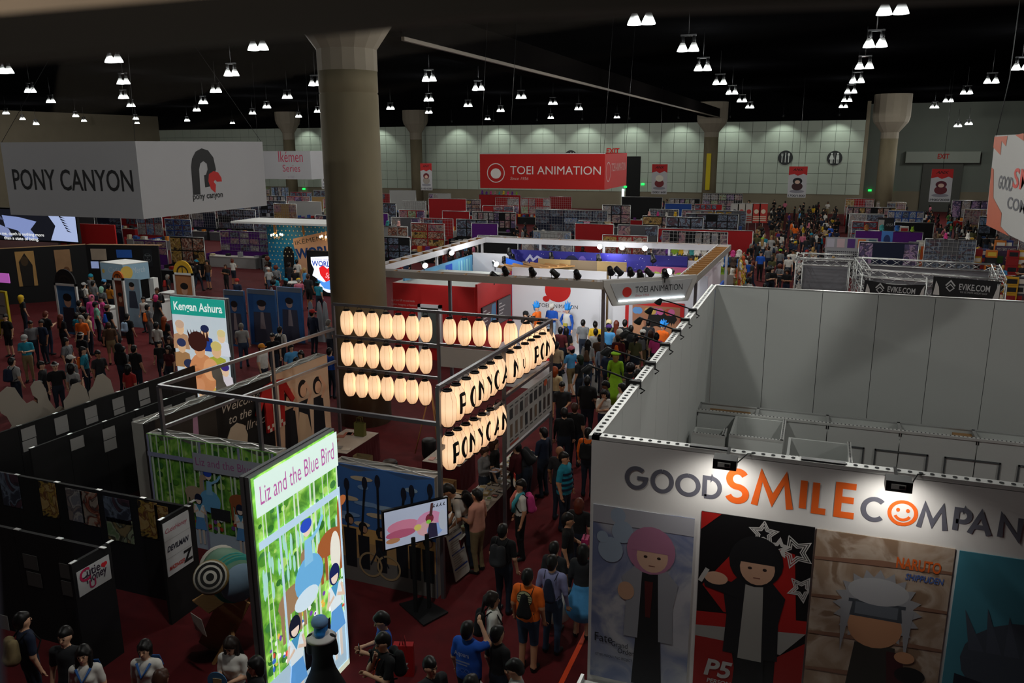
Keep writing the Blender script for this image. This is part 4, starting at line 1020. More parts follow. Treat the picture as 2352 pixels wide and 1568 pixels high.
def student(p, x, y, s, hair='#1c2440', em=0):
    q = lambda h: C(h, .6, EMB)
    for d in (-.07, .07): p.poly([(x + d * s - .03 * s, y), (x + d * s + .03 * s, y), (x + d * s + .04 * s, y + .5 * s), (x + d * s - .04 * s, y + .5 * s)], q('#d8cdc4'))
    p.poly([(x - .2 * s, y + .42 * s), (x + .2 * s, y + .42 * s), (x + .12 * s, y + .8 * s), (x - .12 * s, y + .8 * s)], q('#5c9ad8'))
    p.poly([(x - .14 * s, y + .78 * s), (x + .14 * s, y + .78 * s), (x + .17 * s, y + 1.15 * s), (x - .17 * s, y + 1.15 * s)], q('#dfeaf0')); p.poly([(x - .1 * s, y + 1.15 * s), (x + .1 * s, y + 1.15 * s), (x, y + .95 * s)], q('#4c98c4'))
    for d in (-1, 1): p.stroke([(x + d * .15 * s, y + 1.1 * s), (x + d * .2 * s, y + .9 * s), (x + d * .04 * s, y + .98 * s)], .05 * s, q('#e0c4b0'))
    p.oval(x, y + 1.3 * s, .13 * s, .16 * s, q(hair)); p.oval(x, y + 1.26 * s, .085 * s, .1 * s, q('#ecd4c4')); p.poly([(x - .11 * s, y + 1.28 * s), (x + .11 * s, y + 1.28 * s), (x + .08 * s, y + 1.42 * s), (x - .08 * s, y + 1.42 * s)], q(hair))
def beast(p, x, y, s, c, d=1):
    q = C(c, .6, EMB)
    p.oval(x, y + .55 * s, .32 * s, .2 * s, q, 14); p.poly([(x + d * .2 * s, y + .55 * s), (x + d * .34 * s, y + .6 * s), (x + d * .36 * s, y + 1.05 * s), (x + d * .24 * s, y + 1.05 * s)], q); p.oval(x + d * .36 * s, y + 1.05 * s, .12 * s, .08 * s, q, 10)
    for k in (-.24, -.12, .14, .25): p.poly([(x + k * s - .03 * s, y), (x + k * s + .03 * s, y), (x + k * s + .04 * s, y + .5 * s), (x + k * s - .04 * s, y + .5 * s)], q)
def dancer_dress(p, x, y, s):
    q = lambda h: C(h, .6, EMB)
    p.oval(x, y + .3 * s, .36 * s, .34 * s, q('#6aaede'), 16); p.poly([(x - .1 * s, y + .5 * s), (x + .12 * s, y + .5 * s), (x + .1 * s, y + .9 * s), (x - .06 * s, y + .9 * s)], q('#86c0e6')); p.oval(x + .02 * s, y + 1.05 * s, .1 * s, .11 * s, q('#e8d0c0')); p.oval(x, y + 1.12 * s, .14 * s, .1 * s, q('#2a4cc0'))
    p.stroke([(x + .1 * s, y + .85 * s), (x + .3 * s, y + .95 * s), (x + .42 * s, y + 1.1 * s)], .07 * s, q('#86c0e6'))
def liz_art(p, w_, h, em, title_in=True):
    global EMB
    EMB = em; q = lambda c: C(c, .6, EMB)
    T = h
    forest(p, .0, w_, h * .18, T, k=em, trunks=int(4 + w_ * 4.5), dens=int(40 + w_ * 26))
    p.rect(0, 0, w_, h * .18, q('#b4c8da'))
    for i in range(int(w_ * 14)):
        p.oval(random.uniform(.1, w_ - .1), random.uniform(h * .18, h * .36), .05, .05, q(random.choice(('#d8e8f0', '#c04030', '#7a4a9a', '#e0b050', '#3c6ac0', '#f0f0f0', '#2f6a24'))), 7)
EMB = 0.0
def liz_backdrop(p, w_, h):
    global EMB
    EMB = 0.0; liz_art(p, w_, h, 0)
    lav = '#8f93b0'
    p.rect(0, h * .80, w_, h * .84, lav); 
    for x in (.02, w_ * .42, w_ * .72, w_ - .1): p.rect(x, 0, x + .06, h, lav)
    beast(p, 1.15, .85, .75, '#b09a84'); dancer_dress(p, 1.55, .9, .75); beast(p, 2.3, .8, .8, '#9c5a34', 1)
    student(p, 1.25, .12, .78); student(p, 2.3, .05, .78); p.rect(1.55, .75, 2.05, 1.0, '#26292e')
    p.rect(w_ * .37, h * .74, w_ * .98, h * .90, '#a3a6b4'); p.text('Liz and the Blue Bird', w_ * .39, h * .79, .2, '#a05a8c', width=w_ * .57, height=.17)
popup('forest print backdrop with lilac window bars and students, behind the lightbox', (-12.82, 12.35), (-9.55, 12.3), 2.4, .33, forest_mat('print_forest', 0), liz_backdrop)
def sky_art(p, w_, h):
    global EMB
    EMB = 0.0
    p.rect(0, .0, w_, .5, '#6f6a66'); p.rect(0, .5, w_, .95, '#b08a5c'); p.rect(0, .85, w_, 1.15, '#c89a5c')
    for i in range(12): p.oval(random.uniform(.2, w_ - .2), random.uniform(1.2, 2.2), random.uniform(.12, .3), .05, random.choice(('#9cb4cc', '#c8b498', '#7a9ac4')), 12)
    for i, (x, hh) in enumerate(((.32, 1.62), (.62, 1.45), (1.0, 1.4), (1.45, 1.5), (1.72, 1.42), (2.0, 1.4))):
        s = hh / 1.6; p.poly([(x - .12 * s, .3), (x + .12 * s, .3), (x + .14 * s, 1.1 * s), (x - .14 * s, 1.1 * s)], '#16181f'); p.oval(x, 1.28 * s, .1, .12, '#14110f'); p.oval(x + .03, 1.25 * s, .06, .07, '#b08468'); p.stroke([(x - .04, 1.0), (x - .02 + .1 * (i % 2), 1.95 + .08 * ((i * 7) % 3))], .05, '#16161c'); p.oval(x - .02 + .1 * (i % 2), 2.0 + .08 * ((i * 7) % 3), .06, .13, '#1d2030')
    for x in (.75, 1.15): p.ring(x, .42, .26, .22, '#a58c68')
    p.stroke([(.75, .42), (.95, .8), (1.15, .42)], .03, '#1f2430')
popup('blue sky print backdrop with figures in black carrying long cases', (-8.28, 12.3), (-6.12, 12.24), 2.4, .33, mat('print_sky', '#3c68a8', .7, var=.15, scale=1.5), sky_art)
def ball_art(p, w_, h):
    global EMB
    EMB = 0.0
    # panels run from the far end to the near end
    p.rect(w_ - 6.4, 0, w_ - 4.2, h, '#0f0e10')
    def lady(x, s):
        p.oval(x, h * .42, .42 * s, .55 * s, '#1a0d22'); p.oval(x + .28 * s, h * .58, .14 * s, .2 * s, '#a07890'); p.oval(x + .3 * s, h * .3, .28 * s, .3 * s, '#a07890'); p.poly([(x + .32 * s, h * .62), (x + .5 * s, h * .62), (x + .52 * s, h * .92), (x + .38 * s, h * .92)], '#a07890')
    p.rect(.3, 0, 2.1, h, '#2c2620'); lady(1.0, 1.0); p.oval(.5, h * .35, .2, .4, '#8f8260'); p.oval(.75, h * .5, .05, .07, '#a8c4d8')
    p.rect(2.1, 0, 4.1, h, '#0c0b0c')
    for i, t in enumerate(('Welcome', 'to the', 'Ballroom')): p.text(t, 2.3 + .2 * i, h * (.80 - .14 * i), .32, '#b4aa9c', shear=.25, width=(1.35, .8, 1.4)[i])
    p.rect(4.1, 0, w_, h, '#cba98c')
    for x, s, c in ((4.75, 1, '#17161a'), (5.35, 1.05, '#131217'), (6.0, 1.0, '#141318')):
        p.poly([(x - .3 * s, 0), (x + .28 * s, 0), (x + .22 * s, 1.3 * s), (x - .2 * s, 1.3 * s)], c); p.oval(x, 1.62 * s, .2, .26, '#1a0f0d'); p.oval(x + .03, 1.56 * s, .14, .18, '#d8a684'); p.stroke([(x + .18, 1.2), (x + .35, 1.5), (x + .12, 1.85)], .1, '#d3a182')
    p.poly([(4.95, 0), (5.7, 0), (5.5, .9), (5.15, 1.1)], '#bfa080')
popup('long black backdrop with cream dancers and italic welcome lettering', (-13.32, 12.78), (-12.95, 19.3), 2.4, .36, mat('print_black', '#0d0c0d', .6), lambda p, w_, h: ball_art(p, w_, h))
# lightboxes
M_FRM = mat('lightbox_frame', '#66686a', .45, .2)
def lightbox(label, F_, w_, z, th, fn, emc, es):
    t = thing('lightbox', label, 'lightbox', F_.at(w_ / 2, 0))
    o = F_.o - F_.n * th
    MB().obox(o - F_.u * .03, F_.u * (w_ + .06), F_.v * (z + .03), F_.n * (th - .01), M_FRM).build('frame', t)
    b = MB().obox(o - F_.u * .035 + F_.n * th * .45, F_.u * (w_ + .07), F_.v * (z + .036), F_.n * .015, C('#1b1c1d')); b.build('groove', t)
    MB().obox(F_.at(0, 0, -.012), F_.u * w_, F_.v * z, F_.n * .012, emc if not isinstance(emc, str) else mat('lit_%s' % emc, emc, .5, 0, es, var=.08, scale=2)).build('lit_sheet', t)
    p = Print(F_, .004, .0012); fn(p, w_, z); p.build('artwork', [c for c in t.children if c.name.startswith('lit_sheet')][0]); return t
LZ = Frame((-6.66, 8.03, 0), (0, 1, 0))
def liz_box(p, w_, h):
    global EMB
    es = .85; EMB = es; q = lambda c: C(c, .6, EMB)
    forest(p, 0, w_, .95, h - .55, k=es, trunks=11, dens=130)
    for i in range(26): x = random.uniform(.05, w_ - .05); p.oval(x, random.uniform(2.2, 2.9), .03, .14, q('#a8d8d0'), 8)
    p.rect(0, .0, w_, .98, q('#aac4d6'))
    for i in range(46): p.oval(random.uniform(.06, w_ - .06), random.uniform(1.0, 1.6), random.uniform(.02, .05), random.uniform(.02, .05), q(random.choice(('#e4f0f8', '#d04838', '#7a4aaa', '#e8b850', '#3c6ac8', '#f4f4f4', '#2f6a24'))), 7)
    beast(p, .62, 1.35, 1.05, '#9a7a5c', 1); beast(p, 1.62, 1.75, 1.05, '#a05a30', 1); p.oval(1.75, 2.1, .14, .35, q('#e8e4d8')); dancer_dress(p, 1.05, 1.75, 1.0); p.oval(.95, 1.75, .3, .16, q('#cfe2ee'))
    p.rect(0, 2.98, w_, 3.10, q('#b8d4ea')); p.rect(.42, .98, .47, 3.0, q('#b8d4ea')); p.rect(.42, 3.1, .46, h - .55, q('#b8d4ea')); p.rect(w_ - .05, 0, w_, 3.1, q('#b8d4ea'))
    p.rect(.8, .62, 1.5, 1.12, C('#1a2430', .5)); p.rect(1.13, .62, 1.17, 1.12, q('#7c8894')); p.rect(0, 0, w_, .1, q('#d8dcc4'))
    student(p, .62, .08, 1.08, '#141a2c'); student(p, 1.68, .30, 1.12, '#1a2458')
    p.rect(0, h - .55, w_, h, q('#d9efe6')); p.text('Liz and the Blue Bird', .1, h - .40, .3, q('#b45aa0'), width=w_ - .2, height=.26)
lightbox('tall glowing lightbox with forest picture and pink title, standing in front', LZ, 1.96, 4.0, .16, liz_box, forest_mat('lit_forest', .8), .8)
KG = Frame((-17.5, 18.3, 0), (1, 0, 0))
def ken_box(p, w_, h):
    global EMB
    EMB = .75; q = lambda c: C(c, .6, .75)
    p.rect(0, h - .52, w_, h, q('#1f9a8a')); p.text('Kengan Ashura', .1, h - .38, .3, q('#e8f4f0'), width=w_ - .2, bold=.02, height=.24)
    def bust(x, y, s, hair, skin, top):
        p.poly([(x - .3 * s, y - .5 * s), (x + .3 * s, y - .5 * s), (x + .26 * s, y - .08 * s), (x, y), (x - .26 * s, y - .08 * s)], q(top)); p.oval(x, y + .12 * s, .15 * s, .2 * s, q(skin), 12); p.oval(x, y + .24 * s, .17 * s, .13 * s, q(hair), 12)
    for x, y, s, hc, c, t in ((.25, 2.95, 1, '#c8a890', '#e0b890', '#b08868'), (1.15, 2.9, .9, '#20284c', '#d8ac84', '#24408c'), (1.72, 2.8, .9, '#d8c890', '#e8c8a4', '#d8dce8'), (.25, 2.4, 1, '#2c3458', '#d8b088', '#a07850'), (1.5, 2.35, 1.15, '#d0bc70', '#e0b48a', '#a8a83c'), (.45, 1.75, 1.1, '#28304c', '#e0b890', '#6c8c5c'), (1.75, 1.8, .9, '#3c2c7c', '#e8c4a4', '#d8d0d8'), (.3, 1.05, .9, '#1a1a20', '#dcb48c', '#2c448c'), (.85, 1.0, .9, '#181818', '#e0b890', '#1c1c24'), (1.35, .95, 1.1, '#d0b050', '#e8c890', '#2c3c5c'), (1.75, .6, .9, '#3c3c9c', '#e8c4a0', '#34489c')): bust(x, y, s, hc, c, t)
    p.oval(.95, 1.75, .5, .62, q('#cf8a5c'), 18); p.oval(1.25, 1.9, .28, .34, q('#e0a070'), 14); p.oval(.75, 1.75, .18, .16, q('#c47c50'), 12); p.oval(.8, 1.4, .17, .2, q('#d89468'), 12); p.oval(.9, 2.5, .2, .28, q('#d89a6c'), 14); p.oval(.85, 2.72, .34, .3, q('#3a1c18'), 16)
    for k in range(7): p.poly([(.55 + k * .1, 2.75), (.68 + k * .1, 2.75), (.5 + k * .12, 3.08)], q('#3a1c18'))
    p.rect(0, 0, w_, .45, q('#23285c'))
lightbox('glowing lightbox with teal header and crowded fighter picture', KG, 1.93, 4.0, .18, ken_box, '#c8d4dc', .7)
# TV on a stand
c_ = math.radians(50); tv = thing('television_stand', 'flat television on a black stand showing a pink and white picture', 'television', (-6.22, 11.75, 0))
TF = Frame(np.array((-6.22, 11.75, 0)) + np.array((math.cos(c_), math.sin(c_), 0)) * -.62, (math.cos(c_), math.sin(c_), 0))
MB().obox(TF.at(-.02, 1.36, -.06), TF.u * 1.24, TF.v * .75, TF.n * .06, C('#0c0d10', .3)).build('screen_housing', tv)
MB().obox(TF.at(.01, 1.39, 0), TF.u * 1.18, TF.v * .69, TF.n * .004, mat('tv_picture', '#aab2c8', .3, 0, .55)).build('screen', tv)
p = Print(TF, .006); EMB = .5; q = lambda c: C(c, .4, .45)
for x, y, a, b, c in ((.35, 1.75, .3, .12, '#d0809c'), (.3, 1.62, .28, .08, '#b45a78'), (.85, 1.72, .26, .2, '#d08cb0'), (.8, 1.6, .2, .14, '#d8a8b0'), (.15, 1.52, .13, .05, '#b07c58'), (.62, 1.66, .07, .06, '#d8c86c'), (.95, 1.55, .16, .12, '#8ca8dc'), (1.1, 1.7, .08, .2, '#b8c0d0')): p.oval(x, y, a, b, q(c), 16)
p.poly([(.78, 1.40), (1.0, 1.40), (.98, 1.66), (.84, 1.7)], q('#2c2840')); p.oval(.85, 1.78, .08, .09, q('#7a2c3c'), 12); p.poly([(.84, 1.82), (.9, 1.82), (.93, 2.06), (.88, 2.06)], q('#4a2c2c')); p.oval(.83, 1.72, .05, .04, q('#8cd04c'), 8)
for k in range(4): p.stroke([(.92 + k * .065, 1.97), (.95 + k * .065, 2.03)], .014, C('#20202c')); p.stroke([(.96 + k * .065, 1.97), (.93 + k * .065, 2.0)], .012, C('#20202c'))
p.build('picture', tv)
for s in (-.12, .14): MB().bar((-6.22 + s * math.cos(c_) + .03, 11.75 + s * math.sin(c_) - .0, 0.02), (-6.22 + s * math.cos(c_) + .03, 11.75 + s * math.sin(c_), 1.5), .06, .05, M_BLACK).build('upright', tv)
MB().prism([(-6.68, 11.80), (-5.95, 11.33), (-5.72, 11.86), (-6.38, 12.15)], (0, 0, .012), (1, 0, 0), (0, 1, 0), (0, 0, 1), .025, mat('stand_black', '#141416', .5)).build('base_plate', tv)
# easel board
eb = thing('menu_board', 'leaning printed menu board with blue bars beside the merchandise table', 'board', (-5.25, 12.6, 0))
e0, e1 = FZ(1048, 1336, .05), FZ(1080, 1310, .05); e0, e1 = np.array(e0), np.array(e1); u = e1 - e0; F_ = Frame(e0, u, np.array((0, 0, 1.0)) + np.cross((0, 0, 1), u / np.linalg.norm(u)) * .22); w_ = np.linalg.norm(u)
MB().obox(F_.at(0, 0), F_.u * w_, F_.v * 1.0, -F_.n * .02, mat('board_paper', '#b6b0a8', .6)).build('board', eb)
p = Print(F_); p.text('PONY CANYON', .05 * w_, .90, .07, '#2a2828', width=.9 * w_, bold=.02)
for y in (.80, .50, .20): p.rect(.06 * w_, y, .94 * w_, y + .03, '#28408c')
for i in range(14): p.rect(.1 * w_, .15 + i * .045, (.5 + .4 * random.random()) * w_, .16 + i * .045, '#7a7672')
p.build('print', eb)
# tables
M_CLOTH = mat('maroon_tablecloth', '#4a0c14', .9, var=.1, scale=4); M_TOP = mat('table_white', '#b9b4ac', .6)
def table(label, x0, y0, x1, y1, h=.75):
    t = thing('booth_table', label, 'table', ((x0 + x1) / 2, (y0 + y1) / 2, 0))
    MB().box((x0, y0, h - .03), (x1, y1, h), M_TOP).build('tabletop', t)
    b = MB(); n = 24
    pts = [(x0 + (x1 - x0) * i / n, y0) for i in range(n)] + [(x1, y0 + (y1 - y0) * i / n) for i in range(n)] + [(x1 - (x1 - x0) * i / n, y1) for i in range(n)] + [(x0, y1 - (y1 - y0) * i / n) for i in range(n)]
    cx, cy = (x0 + x1) / 2, (y0 + y1) / 2; vs = []
    for i, (x, y) in enumerate(pts):
        k = .012 * (i % 2); d = np.array((x - cx, y - cy)); d = d / np.linalg.norm(d); vs.append((x + d[0] * .01, y + d[1] * .01, h - .005)); vs.append((x + d[0] * (.02 + k), y + d[1] * (.02 + k), .01))
    N = len(pts); b.add(vs, [(2 * i, 2 * i + 1, (2 * i + 3) % (2 * N), (2 * i + 2) % (2 * N)) for i in range(N)], M_CLOTH); b.build('skirt', t)
    return t
table('long merchandise table under the aisle lanterns, covered with goods', -6.75, 13.2, -6.05, 18.1)
table('white topped table with a paper bag beside the lit title box', -11.6, 16.4, -10.6, 18.0)
table('small maroon skirted table with leaflets near the column', -8.6, 16.6, -7.6, 17.5)
# goods on the merchandise table
COLS = ['#c8c4ba', '#8a8a88', '#b4a070', '#a86c5c', '#2c2c30', '#6c8c4c', '#c0b8b0', '#7c94a8', '#d0ccc4', '#4a3c34']
random.seed(21); k = 0
for iy in range(17):
    for ix in range(3):
        x = -6.66 + ix * .21; y = 13.27 + iy * .28; w_ = random.uniform(.11, .17); l_ = random.uniform(.14, .23); h = random.choice((.015, .02, .04, .07)); c = random.choice(COLS)
        a = random.uniform(-.2, .2); b = MB(); u = np.array((math.cos(a), math.sin(a), 0)); v = np.array((-math.sin(a), math.cos(a), 0)); o = np.array((x, y, .752))
        b.obox(o, u * w_, v * l_, (0, 0, h), C(c, .4)); b.obox(o + u * w_ * .12 + v * l_ * .12 + (0, 0, h), u * w_ * .76, v * l_ * .6, (0, 0, .002), C(random.choice(COLS), .4))
        nm = {'#c8c4ba': 'white', '#8a8a88': 'grey', '#b4a070': 'tan', '#a86c5c': 'pinkish', '#2c2c30': 'black', '#6c8c4c': 'green', '#c0b8b0': 'pale', '#7c94a8': 'blue-grey', '#d0ccc4': 'white', '#4a3c34': 'brown'}[c]
        b.build('merchandise_pack', label='%s flat packet on the merchandise table, %s row from its front, %s' % (nm, ORD[iy], ('inner side', 'middle', 'aisle side')[ix]), cat='merchandise', group='goods on the merchandise table')
for i in range(9):
    x, y = random.uniform(-11.5, -10.75), random.uniform(16.5, 17.8)
    MB().obox((x, y, .752), (.2, .05, 0), (-.05, .2, 0), (0, 0, .01), C(random.choice(COLS[:4]), .5)).build('leaflet', label='loose pale leaflet on the white topped table, %s of nine' % ORD[i], cat='leaflet', group='leaflets on the white table')
for i in range(5):
    MB().obox((-8.5 + i * .16, 16.7 + .1 * (i % 2), .752), (.14, .02, 0), (-.02, .2, 0), (0, 0, .012), C(('#b47c70', '#c8c0b8', '#8c4a48')[i % 3], .5)).build('leaflet', label='leaflet on the small maroon table, %s from the left' % ORD[i], cat='leaflet', group='leaflets on the small table')
# paper bags
def bag(c, w_, d, h, m, label, handles=True):
    t = thing('paper_bag', label, 'bag', c); x, y, z = c
    V = [(x - w_ / 2, y - d / 2, z), (x + w_ / 2, y - d / 2, z), (x + w_ / 2, y + d / 2, z), (x - w_ / 2, y + d / 2, z)]; U_ = [(a * 1 + (x - a) * -.06, b_ + (y - b_) * .3, z + h) for a, b_, _ in V]
    MB().add(V + U_, [(0, 3, 2, 1), (0, 1, 5, 4), (1, 2, 6, 5), (2, 3, 7, 6), (3, 0, 4, 7)], m).build('body', t)
    if handles:
        for s in (-1, 1): MB().tube([(x - w_ * .25, y + s * d * .3, z + h), (x - w_ * .22, y + s * d * .3, z + h * 1.4), (x + w_ * .22, y + s * d * .3, z + h * 1.4), (x + w_ * .25, y + s * d * .3, z + h)], .008, m, 5).build('handle', t)
bag((-10.95, 17.65, .752), .28, .16, .36, mat('olive_paper', '#5c5a28', .8), 'olive paper bag with handles on the white topped table')
bag((-10.2, 16.5, 0), .42, .3, .72, mat('kraft_paper', '#8a7a58', .8, var=.15, scale=6), 'crumpled beige carrier bag beside the white topped table', False)
for i, (px, py) in enumerate(((895, 1060), (985, 1010))):
    q = FZ(px, py, .5); MB().lathe([(.16, .0), (.2, .1), (.2, .48), (.17, .52), (0, .52)], (q[0], q[1], 0), mat('bin_black', '#121113', .5), 14).build('waste_bin', label='small black round bin %s' % ('by the grey stool' if i else 'behind the blue sky backdrop'), cat='bin')
for i, (px, py) in enumerate(((1028, 1100), (1010, 1080), (1040, 1130), (1005, 1120), (1060, 1040))):
    q = FZ(px, py, .4); MB().box((q[0] - .22, q[1] - .18, 0), (q[0] + .22, q[1] + .18, .4 + .1 * (i % 2)), mat('cardboard', '#8d6a42')).box((q[0] - .23, q[1] - .02, .1), (q[0] + .23, q[1] + .02, .405 + .1 * (i % 2)), C('#b59a72')).build('carton', label='brown carton behind the merchandise table, %s of five' % ORD[i], cat='box', group='cartons behind the merchandise table')
# easel legs, standee cut-out, happi coat
es = thing('easel', 'thin wooden easel standing before the concrete column', 'easel', (-9.6, 18.9, 0))
for a, b_ in (((-9.9, 18.7, 0), (-9.55, 19.0, 1.7)), ((-9.2, 18.75, 0), (-9.5, 19.0, 1.7)), ((-9.5, 19.5, 0), (-9.52, 19.05, 1.7))): MB().tube([a, b_], .018, M_WOOD, 5).build('leg', es)
hk = thing('happi_coat', 'red festival coat hanging on the dancers backdrop', 'coat', (-13.0, 17.0, 1.2))
hx = -13.06; MB().prism([(16.5, .95), (17.25, .95), (17.3, 1.9), (17.62, 1.45), (17.75, 1.55), (17.35, 2.2), (17.0, 2.25), (16.85, 2.25), (16.45, 2.2), (16.1, 1.55), (16.22, 1.45), (16.48, 1.9)], (hx, 0, 0), (0, 1, 0), (0, 0, 1), (1, 0, 0), .05, mat('happi_red', '#a81c18', .85)).build('body', hk)
b = MB()
for s in (16.78, 17.0): b.box((hx + .05, s, .95), (hx + .058, s + .07, 2.2), C('#d8ccc0'))
for i in range(8):
    for j in range(2):
        if (i + j) % 2: b.box((hx + .05, 16.5 + i * .094, .95 + j * .1), (hx + .056, 16.5 + i * .094 + .09, 1.04 + j * .1), C('#d8ccc0'))
b.build('white_trim', hk)
def standee(label, pts, o, u, h, m, th=.02):
    t = thing('cutout_standee', label, 'standee', o); o = np.array(o, float); u = np.array((*u, 0.)) / np.linalg.norm(u); n = np.cross(u, (0, 0, 1.0))
    MB().prism([(a * h, b * h) for a, b in pts], o, u, (0, 0, 1), n, th, m).build('board', t)
    MB().obox(o + u * .05, u * .08, (0, 0, .5 * h), -n * .25, m).build('prop', t)
    return t
M_CUT = mat('cutout_back', '#a39a8e', .7)
blob = [(.05, 0), (.42, 0), (.44, .22), (.52, .30), (.50, .42), (.43, .40), (.40, .52), (.36, .60), (.38, .70), (.40, .82), (.36, .95), (.27, 1.0), (.18, .96), (.13, .86), (.13, .72), (.15, .60), (.08, .50), (.05, .42), (-.06, .40), (-.12, .30), (-.06, .2), (.04, .34)]
standee('blank beige back of a figure cut-out before the black backdrop', blob, (-12.4, 13.95, 0), (.25, .97), 2.0, mat('cutout_cream', '#ad9a84', .7))
# drum on a wooden stand
dm = thing('taiko_drum', 'green drum with white ringed face on a wooden stand', 'drum', (-8.55, 9.55, 0))
dc = np.array((-8.55, 9.6, 1.45)); ax_ = np.array((.82, -.45, .05)); ax_ /= np.linalg.norm(ax_)
pr = [(.30, -.42), (.36, -.2), (.37, 0), (.36, .2), (.30, .42)]
def about(prof, c, axis, m, n=24, smooth=True):
    b = MB().lathe(prof, (0, 0, 0), m, n, smooth); R_ = Vector((0, 0, 1)).rotation_difference(Vector(axis)).to_matrix()
    b.v = [tuple(np.array(R_ @ Vector(v)) + c) for v in b.v]; return b
about(pr, dc, -ax_, mat('drum_green', '#5f8a70', .6, var=.1, scale=4)).build('shell', dm)
about([(.31, 0), (.31, .03), (.0, .03)], dc + ax_ * .42, ax_, mat('drum_blue', '#7f9ab0', .6)).build('drum_head', dm)
hd = about([(.33, 0), (.33, .05), (0, .05)], dc - ax_ * .42, -ax_, mat('drum_skin', '#c8c4b8', .6)); hd.build('drum_head', dm)
rc = FZ(483, 1325, 1.75); rx = np.array((.42, -.75, .5)); rx /= np.linalg.norm(rx)
about([(.24, -.2), (.27, -.08), (.26, .0), (0, .0)], rc, rx, mat('drum_gold', '#8a7440', .6)).build('small_drum', dm)
about([(.25, .002), (.25, .012), (0, .012)], rc, rx, C('#c8c4b8')).build('ring_face', dm)
for ro, ri in ((.225, .185), (.15, .105), (.06, .0)):
    rg = about([(ri, .016), (ro, .016), (ro, .013), (ri, .013)], rc, rx, C('#1c1c1a')); kp = [i for i, f in enumerate(rg.f) if len(f) == 4]; rg.f = [rg.f[i] for i in kp]; rg.mi = [rg.mi[i] for i in kp]; rg.sm = [False] * len(kp); rg.build('ring', dm)
for k in range(3):
    about([(.372, -.01), (.385, 0), (.372, .01)], dc + ax_ * (.1 + .1 * k), ax_, C('#3a9a90')).build('rope', dm)
MB().bar((-9.0, 9.5, 0), (-8.3, 9.45, 1.2), .5, .03, M_WOOD, (0, 1, .2)).build('stand_board', dm)
for a, b_ in (((-8.7, 9.2, 0), (-8.2, 9.7, 1.1)), ((-8.2, 9.2, 0), (-8.75, 9.7, 1.1))): MB().bar(a, b_, .05, .05, M_WOOD).build('stand_leg', dm)
MB().obox((-8.95, 9.15, 1.12), (.5, -.2, 0), (.1, .25, .05), (0, 0, .02), M_WOOD).build('tray', dm)
MB().obox((-8.75, 8.95, .78), (.3, -.1, 0), (-.02, -.05, .32), (0, .01, 0), C('#b4aea4')).build('notice', dm)
# hanging box sign
ps = thing('hanging_sign', 'white hanging box sign lettered in black with red and black emblem', 'hanging sign', (-15.2, 15.4, 6.74))
sz0, sz1 = 6.74, 8.33; M_SGN = mat('sign_cloth', '#a2a2a5', .75, var=.03, scale=2)
MB().box((-17.15, 13.4, sz0), (-13.3, 13.44, sz1), M_SGN).build('front_face', ps); MB().box((-13.34, 13.44, sz0), (-13.3, 17.55, sz1), M_SGN).build('side_face', ps)
MB().box((-17.15, 13.44, sz0), (-17.11, 17.55, sz1), M_SGN).build('side_face', ps); MB().box((-17.11, 17.51, sz0), (-13.34, 17.55, sz1), M_SGN).build('rear_face', ps)
F_ = Frame((-17.15, 13.4, sz0), (1, 0, 0)); p = Print(F_); a0 = F_.px(33, 432); a1 = F_.px(307, 432); 
p.text('PONY CANYON', a0[0], a0[1] - .02, .5, '#151517', width=a1[0] - a0[0], bold=.012, height=.44); p.build('lettering', ps)
F_ = Frame((-13.3, 13.4, sz0), (0, 1, 0)); p = Print(F_)
def zp1(x, y): return F_.px(x * .2721, 280 + y * .2721)
for pts, c in (([(1630, 615), (1692, 612), (1680, 400), (1690, 350), (1715, 330), (1745, 352), (1752, 400), (1738, 445), (1722, 450), (1732, 552), (1770, 545), (1800, 490), (1822, 400), (1800, 300), (1755, 240), (1700, 222), (1650, 250), (1620, 310), (1612, 380)], '#151416'), ([(1818, 598), (1780, 565), (1758, 500), (1762, 440), (1800, 415), (1840, 425), (1868, 470), (1872, 502), (1830, 503), (1815, 487), (1803, 505), (1822, 530)], '#b01c18')):
    p.poly([zp1(*q) for q in pts], c)
a = zp1(1630, 655); b_ = zp1(1882, 636); p.text('pony canyon', a[0], a[1], .2, '#151416', width=b_[0] - a[0], bold=.02); p.build('emblem', ps)
for x, y in ((-13.32, 13.42), (-13.32, 17.53), (-17.13, 13.42)): MB().tube([(x, y, sz1), (-15.2, 15.5, CEIL_Z - .2)], .005, M_DARKG, 4).build('cable', ps)
